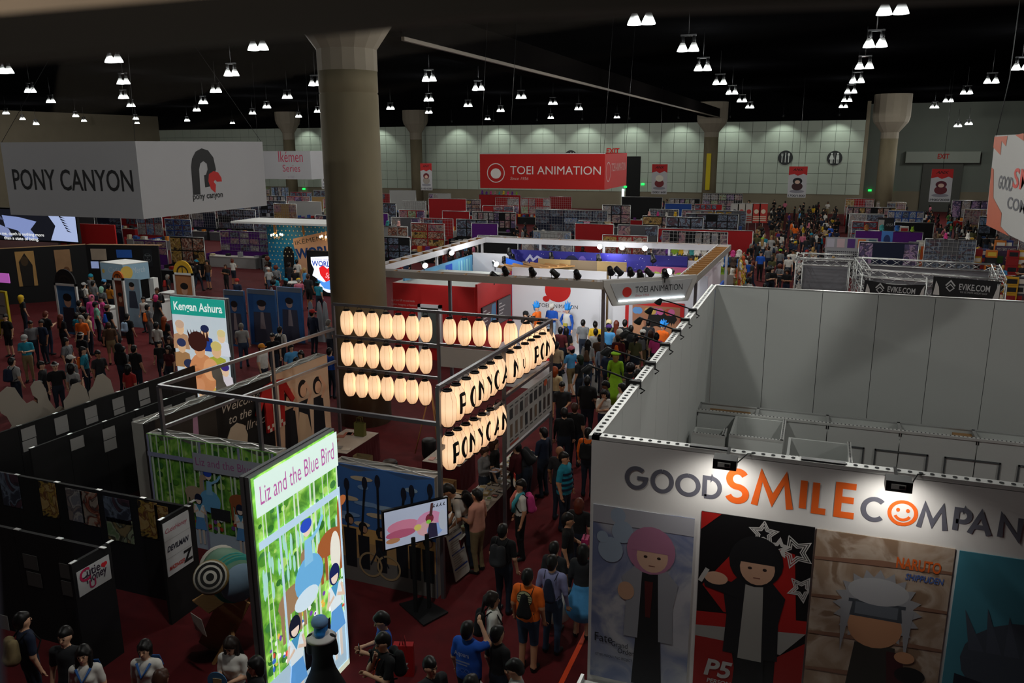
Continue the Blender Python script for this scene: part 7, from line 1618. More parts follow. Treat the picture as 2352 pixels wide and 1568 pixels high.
# red-white banners, tall yellow column banner text and flag poles by the aisle
Yb = FZ(1730, 470, 2.9)[1]; Fb = Frame((0, Yb, 0), (1, 0, 0))
for i, (x, c, m) in enumerate(((1687, '#a8a4a0', '#1c1c24'), (1703, '#b0a8a0', '#a8342c'), (1720, '#b0a8a0', '#a8342c'), (1737, '#b03830', '#d0c0a8'), (1753, '#b03830', '#d0c0a8'))):
    a0, b0, a1, b1 = px_rect(Fb, x - 8, 468, x + 8, 512); t = thing('sale_banner', '%s sale banner, %s from the left beside the main aisle' % ('white' if c != '#b03830' else 'red and gold', ORD[i]), 'banner', (a0, Yb, b0)); MB().box((a0, Yb, b0), (a1, Yb + .02, b1), C(c)).build('cloth', t); p = Print(Frame((a0, Yb, b0), (1, 0, 0))); w_, h = a1 - a0, b1 - b0
    p.oval(w_ / 2, h * .6, w_ * .28, w_ * .28, m); 
    for k in range(3): p.rect(w_ * .12, h * (.1 + .1 * k), w_ * .88, h * (.15 + .1 * k), m)
    p.build('print', t); MB().bar((a0, Yb + .03, b1 + .05), (a1, Yb + .03, b1 + .05), .04, .04, M_ALU).bar(((a0 + a1) / 2, Yb + .06, 0), ((a0 + a1) / 2, Yb + .06, b1), .04, .04, M_ALU).build('pole', t)
# plush mountain by the aisle
random.seed(11); ps_ = thing('plush_stall', 'stall of grey shelves heaped with plush toys at the aisle corner', 'market stall', (-4.6, 42.6, 0))
for j in range(4): MB().box((-7.4, 41.6 + .25 * j, .0), (-3.4, 41.85 + .25 * j, .55 + .52 * j), M_DR['tan']).build('shelf_step', ps_)
MB().box((-7.4, 42.6, 0), (-3.4, 42.7, 2.6), M_DR['grey']).build('back_panel', ps_)
for j in range(5):
    for i in range(13):
        z = (.55, 1.07, 1.59, 2.11, 2.6)[j]; y = (41.72, 41.97, 42.22, 42.47, 42.66)[j]
        c = random.choice(PLUSHC); plush((-7.25 + i * .3 + random.uniform(-.05, .05), y, z), random.uniform(.95, 1.5), c, 'on the %s shelf of the corner plush stall, %s from left' % (('lowest', 'second', 'third', 'fourth', 'top')[j], ORD[i]), 'plush toys of the aisle corner stall', random.uniform(-.5, .5))
for i in range(46):
    z = .25 + (i // 8) * .42 + random.uniform(0, .1); plush((-3.38, 39.7 + (i % 8) * .36 + random.uniform(0, .1), z), random.uniform(.8, 1.2), random.choice(('#c8a02c', '#d0b454', '#c8a02c', '#c8c4bc', '#b44c2c', '#e0a8a0')), 'on the plush stall end net, %s row up, %s along' % (ORD[i // 8], ORD[i % 8]), 'plush toys on the end net', PI / 2)
MB().box((-3.44, 39.5, 0), (-3.4, 42.6, 2.9), M_DR['tan']).build('end_net', ps_)
fl_ = thing('wall_flag', 'white flag with red flame emblem before the plush stall', 'flag', (-4.6, 40.6, .8)); MB().box((-5.4, 40.6, .6), (-3.7, 40.63, 2.0), C('#9c9894')).build('cloth', fl_); p = Print(Frame((-5.4, 40.6, .6), (1, 0, 0))); p.poly([(.5, .5), (.6, .9), (.72, .75), (.85, 1.2), (1.0, .75), (1.12, .95), (1.2, .5), (.85, .25)], '#7c1c1c'); p.stroke([(.2, .9), (.25, .5), (.5, .2)], .06, '#8c2420'); p.stroke([(1.5, .9), (1.45, .5), (1.2, .2)], .06, '#8c2420'); p.build('emblem', fl_)
MB().box((-5.9, 40.6, 0), (-5.86, 40.64, 2.1), M_ALU).build('flag_pole', fl_)
# second plush table further on the aisle
pt = thing('plush_table', 'low table of small plush toys and figures by the grey truss', 'market stall', (-1.9, 38.4, 0)); MB().box((-2.9, 37.6, 0), (-1.0, 39.2, .9), M_DR['grey']).build('table_body', pt)
for i in range(24): plush((-2.8 + (i % 8) * .24, 37.75 + (i // 8) * .5, .9), random.uniform(.6, 1.1), random.choice(PLUSHC), 'on the low table by the truss, %s row, %s' % (ORD[i // 8], ORD[i % 8]), 'plush toys on the low table')
# grey truss booth
def truss(parent, a, b_, s=.3, nm='truss'):
    a, b_ = np.array(a, float), np.array(b_, float); d = b_ - a; L = np.linalg.norm(d); u = d / L
    x = np.cross(u, (0, 0, 1.)); x = np.array((1., 0, 0)) if np.linalg.norm(x) < .1 else x / np.linalg.norm(x); y = np.cross(x, u); b = MB(); C_ = [x * s / 2 + y * s / 2, x * s / 2 - y * s / 2, -x * s / 2 - y * s / 2, -x * s / 2 + y * s / 2]
    for c in C_: b.tube([a + c, b_ + c], .024, M_ALU, 5)
    n = max(2, int(L / .45))
    for f in range(4):
        c0, c1 = C_[f], C_[(f + 1) % 4]
        for i in range(n):
            p0 = a + u * L * i / n + (c0 if i % 2 else c1); p1 = a + u * L * (i + 1) / n + (c1 if i % 2 else c0); b.tube([p0, p1], .012, M_ALU, 4)
    b.build(nm, parent)
tb = thing('truss_booth', 'booth of silver lattice trusses with black banners behind the grey panels', 'truss booth', (4.2, 37, 0)); A_, B_, C_, D_ = (2.0, 36.4), (6.7, 35.2), (7.2, 39.6), (1.8, 40.2)
for P, Q in ((A_, B_), (B_, C_), (C_, D_), (D_, A_)):
    for z in (3.0, 2.2) if P in (C_, D_) else (3.0,): truss(tb, (*P, z), (*Q, z))
for P in (A_, B_, C_, D_, ((A_[0] + B_[0]) / 2, (A_[1] + B_[1]) / 2)): truss(tb, (*P, 0), (*P, 3.0), nm='truss_post')
def evike(parent, a, b_, zt, h, sag=0, label=''):
    a, b_ = np.array((*a, 0.)), np.array((*b_, 0.)); u = b_ - a; L = np.linalg.norm(u); F_ = Frame(a + (0, 0, zt - h), u); t = thing('booth_banner', label, 'banner', a + (0, 0, zt - h))
    MB().prism([(0, 0), (L, 0), (L, h), (L * .5, h - sag), (0, h)], F_.at(0, 0, .18), F_.u, (0, 0, 1), F_.n, .02, C('#0c0c0e', .7)).build('cloth', t)
    p = Print(Frame(F_.at(0, 0, .205), u)); p.text('EVIKE.COM', L * .40, h * .45, .4, '#a0a0a0', width=L * .45, bold=.015, height=h * .3); p.text('THE ULTIMATE AIRSOFT SHOP', L * .42, h * .30, .1, '#909090', width=L * .40); p.ring(L * .27, h * .5, h * .2, h * .14, '#a0a0a0', n=4); p.stroke([(L * .2, h * .6), (L * .27, h * .85), (L * .34, h * .6)], .05, '#a0a0a0'); p.poly([(L * .9, h * .1), (L * .99, h * .15), (L * .99, h * .95), (L * .95, h * .7)], '#a8a4a0'); p.poly([(L * .02, h * .1), (L * .12, h * .1), (L * .1, h * .5), (L * .05, h * .8)], '#a8a4a0'); p.build('lettering', t)
m_ = ((A_[0] + B_[0]) / 2, (A_[1] + B_[1]) / 2); evike(tb, A_, (m_[0] - .15, m_[1]), 2.75, .75, .12, 'sagging black EVIKE.COM banner on the truss, left one'); evike(tb, (m_[0] + .1, m_[1]), B_, 3.1, .8, 0, 'black EVIKE.COM banner on the truss, right one')
MB().obox((7.0, 39.6, 0), (-5, .6, 0), (0, 0, 2.9), (0, .02, 0), mat('net_grey', '#77777c', .8, var=.1, scale=2)).build('grey_net', tb)
tb2 = thing('truss_booth', 'silver lattice truss pen with grey netting beside the plush table', 'truss booth', (.8, 40, 0))
for P, Q in (((-.7, 39.3), (1.6, 39.3)), ((-.7, 41.0), (1.6, 41.0)), ((-.7, 39.3), (-.7, 41))): truss(tb2, (*P, 3.0), (*Q, 3.0)); truss(tb2, (*P, 1.2), (*Q, 1.2), .24)
for P in ((-.7, 39.3), (1.6, 39.3), (-.7, 41.0), (1.6, 41.0)): truss(tb2, (*P, 0), (*P, 3), nm='truss_post')
MB().box((-.6, 40.9, .6), (1.5, 40.93, 2.9), mat('net_grey', '#77777c')).build('grey_net', tb2)
for i, x in enumerate((-.4, .5, 1.2)): MB().box((x - .25, 39.7, 0), (x + .25, 40.3, 1.0), M_BLACK).build('equipment_case', label='black equipment case inside the truss pen, %s of three' % ('left', 'middle', 'right')[i], cat='case')
# boxed goods at right
random.seed(3); BOXC = [('#b8641c', 'orange'), ('#24306c', 'blue'), ('#141416', 'black'), ('#8c1c1c', 'red'), ('#3c3c44', 'grey'), ('#c09024', 'yellow'), ('#a8a49c', 'white')]
def box_stack(px, py, zt, n, cols, where):
    q = FZ(px, py, zt); h = zt / n
    for i in range(n):
        c, nm = cols[i % len(cols)]; b = MB().box((q[0] - .28, q[1], i * h), (q[0] + .28, q[1] + .4, (i + 1) * h - .01), C(c)); b.box((q[0] - .22, q[1] - .004, i * h + h * .2), (q[0] + .22, q[1], i * h + h * .75), C(random.choice(('#d0c8bc', '#c8a83c', '#1c1c20', '#8c2020')))); b.build('product_box', label='%s product box, %s from the floor %s' % (nm, ORD[i], where), cat='box', group='stacked product boxes at far right')
for i, (px, py, z) in enumerate(((2062, 518, 2.4), (2078, 520, 2.4), (2100, 556, 2.2), (2118, 553, 2.2), (2136, 556, 2.2), (2152, 556, 2.0), (2168, 600, 1.0), (2186, 600, 1.0), (2204, 602, 1.0), (2220, 602, 1.0), (2212, 546, 2.3), (2226, 546, 2.3), (2246, 572, 2.1), (2262, 572, 2.1), (2280, 575, 2.1), (2300, 552, 2.5), (2316, 552, 2.5), (2296, 632, 2.0), (2310, 634, 2.0), (2326, 636, 2.0), (2342, 636, 2.0), (2330, 575, 2.2), (2346, 575, 2.2))):
    k = random.randrange(7); box_stack(px, py, z, 5 if z > 1.5 else 2, [BOXC[k], BOXC[k] if i % 2 else BOXC[(k + 2) % 7]], 'of the %s column at far right' % ORD[i])
def pinned(px0, py0, px1, py1, zt, m, label, fn): plain_wall(label, px0, px1, py0, zt, m, 'sign_panel', 'sign', fn=fn)
mb = mat('mystery_blue', '#3c6cac', .6, var=.15, scale=2)
pinned(2026, 531, 2052, 580, 2.8, mb, 'upper blue mystery box sign', lambda p, w_, h: (p.oval(w_ / 2, h * .8, w_ * .3, h * .12, '#1c2c5c'), p.text('Mystery', w_ * .15, h * .6, .3, '#c8d4e4', width=w_ * .7), p.text('box', w_ * .3, h * .5, .3, '#c8d4e4', width=w_ * .4)))
pinned(2046, 561, 2070, 604, 2.2, mb, 'lower blue mystery box sign', lambda p, w_, h: (p.oval(w_ / 2, h * .8, w_ * .3, h * .12, '#1c2c5c'), p.text('Mystery', w_ * .15, h * .6, .3, '#c8d4e4', width=w_ * .7), p.text('box', w_ * .3, h * .48, .3, '#c8d4e4', width=w_ * .4)))
pinned(2116, 566, 2142, 605, 2.2, C('#b8501c'), 'orange product sign between the box stacks', lambda p, w_, h: (p.text('Funko', w_ * .2, h * .85, .3, '#d0b89c', width=w_ * .6), p.oval(w_ * .3, h * .6, w_ * .12, h * .08, '#e0c8a8'), p.oval(w_ * .7, h * .6, w_ * .12, h * .08, '#c8a034')))
pinned(2287, 565, 2338, 625, 2.3, mat('mystery_purple', '#3c2c44', .6, var=.3, scale=1.5), 'purple MYSTERY CHEST price sign', lambda p, w_, h: (p.text('MYSTERY CHEST', w_ * .08, h * .88, .25, '#b0a8a0', width=w_ * .84), p.rect(w_ * .1, h * .55, w_ * .42, h * .74, '#2c4c1c'), p.text('$39.', w_ * .5, h * .62, .4, '#a87c5c', width=w_ * .4), p.text('PACKED FULL', w_ * .2, h * .42, .2, '#a8a0a0', width=w_ * .6), p.text('WITH OVER $100 OF', w_ * .08, h * .33, .2, '#a8a0a0', width=w_ * .84), p.text('COOL STUFF', w_ * .1, h * .22, .25, '#6c5c8c', width=w_ * .8)))
pinned(1897, 546, 2017, 600, 2.5, C('#8c8c90'), 'white merchandise wall with square holes and shirt prints', lambda p, w_, h: [p.rect(w_ * (i + .06) / 6, .15, w_ * (i + .94) / 6, h * .42, ('#14141a', '#1a1216', '#141a28', '#101014', '#24689c', '#10141c')[i]) for i in range(6)] + [p.oval(w_ * (i + .5) / 6, h * .25, .14, .18, ('#5c5c68', '#8c3c4c', '#4c8cb0', '#a8a8a8', '#b8a89c', '#5c98a8')[i], 10) for i in range(6)] + [p.rect(.15 + i * w_ / 26, h * .52 + j * .14, .23 + i * w_ / 26, h * .52 + j * .14 + .07, '#2c2c30') for i in range(25) for j in range(3)] + [p.rect(w_ * i / 5 + .08, h * .75, w_ * (i + 1) / 5 - .08, h * .97, ('#a8a4b0', '#b49ca0', '#4c2c6c', '#b8642c', '#3c5460')[i]) for i in range(5)])
pinned(2017, 500, 2055, 560, 3.0, C('#101012'), 'black stand with pink cap picture and AHSA lettering', lambda p, w_, h: (p.rect(.05, h * .5, w_ * .4, h * .95, '#9c9894'), p.oval(w_ * .22, h * .75, w_ * .14, h * .1, '#b06c5c'), p.text('AHSA', w_ * .5, h * .8, .3, '#8c8c8c', width=w_ * .45, shear=.2)))
# ------------------------------------------------------------------ individual visitors
random.seed(99)
D2R = PI / 180
def P(px, py, face, label, shirt='black', legs='dark denim', hair='short', hc='black', skin=0, pose='stand', ht=1.72, base=0.0, hi=None, **k):
    loc = at_head(px, py, ht, base); d = math.hypot(loc[0], loc[1])
    return person(loc, face * D2R, shirt, legs, hair, hc, skin, pose, ht, hi=(d < 19) if hi is None else hi, label=label, **k)
# --- on the stage
P(1208, 716, 60, 'cameraman in black with black cap filming on the stage', 'black', 'black', 'short', 'black', 0, 'photo', 1.72, .3, hat='cap', hi=True)
P(1233, 700, 75, 'costumed performer in orange suit with spiky bright blue wig', 'orange', 'orange', 'spiky', 'blue wig', 0, 'stand', 1.85, .3, hi=True)
P(1268, 698, -10, 'host in blue vest with red and white cap on the stage', 'blue', 'light blue', 'short', 'dark brown', 0, 'phone', 1.78, .3, hat='cap', hatc='white', hi=True)
q = P(1303, 706, -15, 'costumed performer in blue and white suit with tall blue wig', 'blue', 'blue', 'tall_spiky', 'blue wig', 3, 'hip', 1.75, .3, hi=True, sleeves='long')
def plate(b):
    V, Q, sl = sdf_mesh([(_v(0, 0, 1.06), _v(0, 0, 1.34), .165, .175, 0, (1.0, 1.38)), (_v(-.13, 0, 1.42), _v(.13, 0, 1.42), .06, .06, 0, None)], .03, .03); b.add(V, [tuple(x) for x in Q], C('#c4c4c2'), True)
    b.box((-.09, -.17, 1.02), (.09, -.13, 1.14), C('#a89c3c'))
bb = MB(); plate(bb); cc = bpy.data.objects.new('chest_plate', bb.mesh('chest_plate')); COL.objects.link(cc); cc.parent = q
# --- crowd before the stage
C_ = [
 (1288, 752, 175, 'black tee with maroon sleeves, back turned by the stage edge', dict(shirt='maroon', ht=1.75)), (1301, 753, 185, 'woman in black and maroon tee with long hair by the stage edge', dict(shirt='black', hair='long', female=True)),
 (1312, 796, -120, 'man in pink cap and blue floral shirt walking', dict(shirt='sky blue', legs='khaki', shorts=True, hat='cap', hatc='pink', pose='walk')), (1331, 816, -100, 'person with dark green hair in black tee', dict(hc='dark green', hair='medium')),
 (1351, 781, 178, 'woman with thick long black hair and brown shoulder bag', dict(shirt='light grey', hair='long', legs='denim', female=True, bag='sling', bagc='brown')), (1369, 756, 180, 'person in grey tee and red shorts watching the stage', dict(shirt='light grey', legs='red', shorts=True)),
 (1368, 739, 175, 'person with topknot and yellow sleeve near the pole', dict(shirt='yellow', hair='bun')), (1385, 791, 165, 'man in pale blue-grey shirt leaning beside the pole', dict(shirt='light blue', legs='navy', sleeves='long')),
 (1399, 804, 178, 'broad man in navy tee, back turned', dict(shirt='navy', heavy=.05)), (1415, 810, 182, 'person in lime green coat and matching green beret', dict(shirt='lime green', legs='lime green', sleeves='long', hat='beret', hatc='lime green', hair='medium', hc='blond', skirt=.35)),
 (1421, 770, 170, 'person in brown cap and maroon jacket with orange sack', dict(shirt='maroon', hat='cap', hatc='brown', sleeves='long', skin=4, bag='sling', bagc='orange')), (1399, 747, 180, 'person in blue tee with purple cap watching the stage', dict(shirt='sky blue', hat='cap', hatc='purple')),
 (1424, 757, 175, 'person in white fur hood', dict(shirt='white', hat='hood', hatc='white', sleeves='long')), (1436, 735, 178, 'tall man with white fur collar coat', dict(shirt='black', sleeves='long', ht=1.82)), (1399, 736, 180, 'person in cream knitted beanie', dict(hat='beanie', hatc='cream', shirt='olive')),
 (1416, 737, 185, 'woman with long reddish hair in dark top', dict(hair='long', hc='auburn', female=True)), (1430, 765, 178, 'person in black with yellow trimmed backpack', dict(bag='pack', bagc='yellow')), (1477, 758, 180, 'person in white cap wearing a large grey backpack', dict(hat='cap', hatc='white', bag='pack', bagc='grey', legs='khaki')),
 (1450, 748, 182, 'big person in plain black tee amid the crowd', dict(heavy=.05, ht=1.8)), (1523, 743, -25, 'muscle-suit costume wearer in orange top and blue spiky wig', dict(shirt='orange', legs='blue', hair='spiky', hc='blue wig', heavy=.05, ht=1.85)), (1490, 735, 175, 'man in dark suit near the framed picture', dict(shirt='charcoal', sleeves='long')),
 (1495, 759, 185, 'woman with long brown hair beside the framed picture', dict(hair='long', hc='brown', shirt='cream', female=True)), (1449, 838, 160, 'person with black afro holding a camera', dict(hair='afro', pose='photo', shirt='charcoal')), (1467, 849, 150, 'woman with long black hair and red top by the grey wall', dict(hair='long', shirt='red', female=True)),
 (1478, 843, 178, 'person with teal backpack close to the grey wall', dict(bag='pack', bagc='teal', ht=1.65)), (1494, 822, 175, 'dark haired person peeking over the grey wall', dict(shirt='charcoal')), (1291, 879, 20, 'man in dark plaid shirt with lanyard facing the window', dict(shirt='charcoal', pose='carry', skin=1)),
 (1350, 866, 178, 'big man in black tee with cross-body strap', dict(heavy=.06, ht=1.82)), (1387, 896, 10, 'girl in white patterned tee with hand on chin', dict(shirt='white', hair='long_front', female=True, pose='chin', ht=1.58, legs='navy')), (1427, 882, -95, 'person in white shirt in profile beside the grey wall', dict(shirt='white')),
 (1393, 876, -60, 'person in dark hoodie looking at a phone', dict(shirt='charcoal', pose='phone', sleeves='long', skin=4)), (1321, 927, 180, 'brown haired man in black tee seen from behind', dict(hc='brown', heavy=.03)), (1275, 843, 170, 'orange haired person beside the price board', dict(hc='orange', hair='medium', shirt='cream')),
 (1279, 786, 178, 'person in long beige shirt by the lantern corner', dict(shirt='beige', sleeves='long', pose='walk')), (1408, 934, 180, 'brown haired person half hidden by the grey wall', dict(hc='brown', hair='medium', shirt='charcoal')), (1296, 938, 200, 'person in black hooded top near the lanterns', dict(shirt='black', sleeves='long')),
 (1352, 984, 178, 'man in orange hooded top with black backpack by the booth corner', dict(shirt='orange', bag='pack', sleeves='long')), (1340, 735, 175, 'person in striped grey top behind the stage pole', dict(shirt='grey')), (1460, 770, 183, 'woman in olive jacket among the stage crowd', dict(shirt='olive', hair='ponytail', female=True)), (1508, 765, 178, 'person in hot pink top behind the grey wall', dict(shirt='hot pink', hair='medium')), (1378, 770, 186, 'person with brown bare shoulders and dark hair by the pole', dict(shirt='brown', skin=2, hair='bun'))]
for px, py, f, lb, k in C_: P(px, py, f, lb, **k)
# --- around the merchandise tables
T_ = [
 (1111, 1024, 80, 'woman in grey hooded top holding a tablet', dict(shirt='grey', sleeves='long', hc='brown', hair='ponytail', pose='phone', female=True, ht=1.66)), (1136, 1008, 100, 'person in dark clothes behind the merchandise table', dict(shirt='black', hair='medium', hc='brown')),
 (1248, 984, -110, 'man in blue plaid shirt at the table end', dict(shirt='navy', sleeves='long', pose='carry')), (1211, 1003, -90, 'person in white visor with striped black backpack', dict(shirt='charcoal', bag='pack', hat='visor', hatc='white', sleeves='long', pose='lean', ht=1.8)), (1186, 1016, -100, 'person in maroon hooded top at the table', dict(shirt='maroon', sleeves='long', pose='carry')),
 (1286, 1025, 170, 'bald man in dark shirt', dict(hair=None, skin=2, shirt='charcoal', ht=1.76)), (1297, 1041, 80, 'heavy man in teal and navy striped polo', dict(shirt='teal', heavy=.06, ht=1.78, skin=1)), (1076, 1098, -60, 'man in white tee with black backpack leaning over the table', dict(shirt='white', bag='pack', pose='lean', ht=1.88, skin=2)),
 (1095, 1125, -100, 'man in salmon short-sleeved shirt with glasses holding a folder', dict(shirt='salmon', legs='khaki', pose='carry', ht=1.74, skin=1, heavy=.03)), (1195, 1104, -55, 'person in white tee with colourful scarf and paper mask hat', dict(shirt='white', legs='black', skin=1, pose='stand', bag='pack', bagc='hot pink', ht=1.7)),
 (1156, 1205, 172, 'person in black tee and dark backpack seen from behind', dict(bag='pack', bagc='charcoal')), (1331, 1146, 178, 'person with copper brown hair in black top', dict(hc='auburn', hair='medium', ht=1.62)), (1305, 1181, 95, 'dark haired man carrying a pink patterned bag', dict(shirt='black', pose='carry', skin=1)),
 (1274, 1246, 175, 'person with dark hair and white skirt', dict(shirt='charcoal', legs='white', skirt=.5, female=True, ht=1.66)), (1340, 1252, 180, 'person in dark cardigan by the white booth edge', dict(shirt='charcoal', legs='sky blue', skirt=.6, female=True, sleeves='long', hair='medium')),
 (1269, 1277, 175, 'man in lavender shirt with navy shoulder bag', dict(shirt='lavender', legs='denim', sleeves='long', bag='sling', bagc='navy', ht=1.76)), (1213, 1309, 178, 'man in orange tee with round black emblem and drawstring bag', dict(shirt='orange', legs='denim', shorts=True, bag='sling', bagc='black', heavy=.03, ht=1.76, skin=1)),
 (1132, 1362, 110, 'woman in white printed blouse looking up with hair tied back', dict(shirt='white', hair='ponytail', hc='dark brown', bag='pack', female=True, skin=1, ht=1.68)), (1075, 1430, 172, 'person in bright blue festival coat raising a hand to the ear', dict(shirt='blue', legs='black', pose='up', skirt=None, heavy=.04)), (1144, 1440, 150, 'dark haired person in black beside the blue coat', dict(ht=1.66)),
 (879, 1408, -50, 'man in blue tee with glasses near the red bag', dict(shirt='blue', pose='phone')), (879, 1457, -30, 'person in black shirt with orange lanyard speaking into a microphone', dict(shirt='black', pose='chin', bag='pack')), (989, 1515, 60, 'dark haired head at the bottom edge in black collar', dict(shirt='charcoal', ht=1.7)), (1186, 1518, -70, 'dark haired man at the bottom edge holding a leaflet', dict(shirt='light grey', pose='phone')), (1083, 1553, 170, 'person at the bottom edge with long black hair', dict(hair='medium')),
 (51, 1409, 160, 'person in blue tee with light strapped backpack at lower left', dict(shirt='navy', bag='pack', bagc='khaki')), (146, 1446, 20, 'dark clothed person at lower left', dict(shirt='charcoal')), (189, 1488, 30, 'person in white sailor blouse with long black hair at lower left', dict(shirt='white', hair='long_front', legs='navy', skirt=.5, female=True, ht=1.64)), (330, 1476, 20, 'person in white sailor blouse with blue collar and ponytail', dict(shirt='white', hair='ponytail', legs='navy', skirt=.5, female=True, ht=1.64)),
 (370, 1540, 170, 'person with round brown hair at the bottom edge', dict(hc='brown', hair='medium', ht=1.6)), (530, 1464, 10, 'woman with long brown hair in white tee holding a round fan', dict(shirt='white', hair='long_front', hc='dark brown', female=True, pose='phone', ht=1.66)), (583, 1513, -30, 'black haired person beside the lightbox foot', dict(hair='medium', ht=1.62)),
 (735, 1420, -160, 'person in black frilled dress with pale blue hair holding a phone', dict(shirt='black', legs='black', skirt=.45, hair='medium', hc='blue', female=True, pose='phone', ht=1.64, sleeves='long'))]
TP_ = {}
for px, py, f, lb, k in T_: TP_[lb] = P(px, py, f, lb, **k)
# details on the nearest people
def on_person(o, nm, fn):
    b = MB(); fn(b); c = bpy.data.objects.new(nm, b.mesh(nm)); COL.objects.link(c); c.parent = o; return c
g_ = lambda s: [v for k, v in TP_.items() if s in k][0]
o = g_('orange tee')
def emb(b):
    m = C('#b8b48c'); k = C('#14140f')
    b.lathe([(.13, 0), (.13, .006), (0, .006)], (0, .150, 1.33), k, 24, False, axis=1); b.lathe([(.12, .006), (.12, .009), (0, .009)], (0, .150, 1.33), m, 24, False, axis=1)
    for z in (-.06, -.02, .02, .06): b.box((-.11, .158, 1.33 + z - .005), (.11, .161, 1.33 + z + .005), k)
    for x, z in ((-.05, .04), (.05, .04), (0, .0), (-.06, -.04), (.06, -.04), (0, -.08), (0, .08)): b.box((x - .005, .158, 1.33 + z - .02), (x + .005, .161, 1.33 + z + .02), k)
on_person(o, 'shirt_emblem', emb)
o = g_('bright blue festival'); pp_ = Print(Frame((.13, .172, 1.30), (-1, 0, 0)), .0); pp_.text('Aqours', 0, 0, .1, '#c4c8d4', width=.24).rect(.02, -.10, .25, -.075, '#8c9ac0').rect(.02, -.14, .21, -.12, '#8c9ac0')
for x_ in (.05, .13, .2): pp_.ring(x_, -.22, .035, .028, '#5c78c0', n=14)
c = bpy.data.objects.new('coat_lettering', pp_.b.mesh('coat_lettering')); COL.objects.link(c); c.parent = o
o = g_('teal and navy'); b_ = MB()
for i, z in enumerate((1.0, 1.11, 1.22, 1.33)):
    r = (.246, .240, .226, .212)[i]; n0 = len(b_.v); b_.lathe([(r, z - .025), (r + .002, z), (r, z + .025)], (0, -.006, 0), cloth('navy'), 22); b_.f = [f for f in b_.f if len(f) == 4]; b_.mi = b_.mi[:len(b_.f)]; b_.sm = b_.sm[:len(b_.f)]
b_.v = [(x * .97, y * .735 - .008, z) for x, y, z in b_.v]; c = bpy.data.objects.new('shirt_stripes', b_.mesh('shirt_stripes')); COL.objects.link(c); c.parent = o
o = g_('paper mask'); on_person(o, 'paper_mask_hat', lambda b: (b.lathe([(.085, -.01), (.085, .0), (0, .0)], (0, -.12, 1.70), C('#c8c4bc'), 16, False, axis=1), b.box((-.06, -.12, 1.76), (.06, -.11, 1.90), C('#9c2018')), b.box((-.07, -.122, 1.77), (.07, -.112, 1.79), C('#c8a030'))))
on_person(o, 'scarf', lambda b: [b.tube([(s * .05, .06, 1.47), (s * .10, -.06, 1.45), (s * .09, -.16, 1.3), (s * .07, -.165, 1.1)], .045, C('#c8685c') if s < 0 else C('#3c9aa8'), 6) for s in (-1, 1)])
o = g_('frilled dress'); on_person(o, 'frilled_collar', lambda b: b.lathe([(.07, 1.5), (.2, 1.44), (.23, 1.41), (.19, 1.43), (.07, 1.47)], (0, 0, 0), C('#b4b0b0'), 18)); on_person(o, 'bonnet', lambda b: b.lathe([(.12, -.02), (.13, .03), (.10, .09), (0, .11)], (0, .03, 1.67), C('#5c7ca4'), 14))
ln = C('#d0541c')
for s in ('speaking into', 'dark plaid') : 
    try: o = g_(s)
    except IndexError: continue
    on_person(o, 'lanyard', lambda b: b.tube([(-.06, .05, 1.47), (-.05, -.12, 1.40), (0, -.185, 1.15), (.05, -.12, 1.40), (.06, .05, 1.47)], .008, ln, 4))
for o in (g_('white sailor blouse with long'), g_('blue collar')): on_person(o, 'sailor_collar', lambda b: (b.prism([(-.17, 0), (.17, 0), (.15, .2), (-.15, .2)], (0, .165, 1.26), (1, 0, 0), (0, -.3, 1), (0, 1, .3), .012, C('#24508c')), b.tube([(-.1, -.08, 1.45), (0, -.19, 1.28), (.1, -.08, 1.45)], .02, C('#24508c'), 5)))
# things held in hands
fan = g_('round fan'); held('round_fan', 'round blue printed hand fan held by the long haired woman', 'fan', fan, (-.02, -.40, 1.22), lambda b: (b.lathe([(.15, -.005), (.15, .005), (0, .005)], (0, 0, .08), C('#4c84b0'), 20, False, axis=1), b.oval if False else b.box((-.06, -.012, .04), (.07, -.006, .13), C('#b09a6c')), b.tube([(0, 0, -.07), (0, 0, -.16)], .01, C('#c8c4bc'), 5)))
held('microphone', 'black microphone held near the mouth', 'microphone', g_('speaking into'), (.0, -.20, 1.50), lambda b: (b.ball((0, 0, .06), .03, C('#1a1a1c'), 8, 5), b.tube([(0, 0, .04), (0, .01, -.12)], [.018, .012], C('#0c0c0d'), 7)))
held('tablet', 'white tablet with grey screen held by the woman in grey', 'tablet', g_('holding a tablet'), (-.02, -.33, 1.19), lambda b: (b.box((-.13, -.09, 0), (.13, .09, .012), C('#c0bcb8')), b.box((-.11, -.07, .012), (.11, .07, .014), mat('tablet_screen', '#7c8498', .3, 0, .25))))
held('folder', 'white folder with green leaf print held by the man in salmon', 'folder', g_('salmon'), (.16, -.30, .98), lambda b: (b.box((-.1, -.012, -.02), (.12, .0, .28), C('#b8b4ac')), b.ball((.03, -.02, .12), (.07, .006, .09), C('#5c9c24'), 8, 4)))
held('paper_roll', 'white rolled poster in the hand of the man in salmon', 'poster roll', g_('salmon'), (-.25, -.1, .82), lambda b: b.tube([(-.18, -.12, 0), (.22, .16, 0)], .025, C('#c4c0b8'), 8))
held('pink_bag', 'pink patterned pouch carried by the dark haired man', 'bag', g_('pink patterned'), (.13, -.30, 1.08), lambda b: (b.obox((-.1, -.06, -.1), (.22, 0, 0), (0, .12, 0), (.02, 0, .26), mat('pink_pattern', '#a02458', .6, var=.4, scale=18)), b.tube([(-.06, 0, .16), (0, 0, .26), (.08, 0, .16)], .006, C('#2c1018'), 4)))
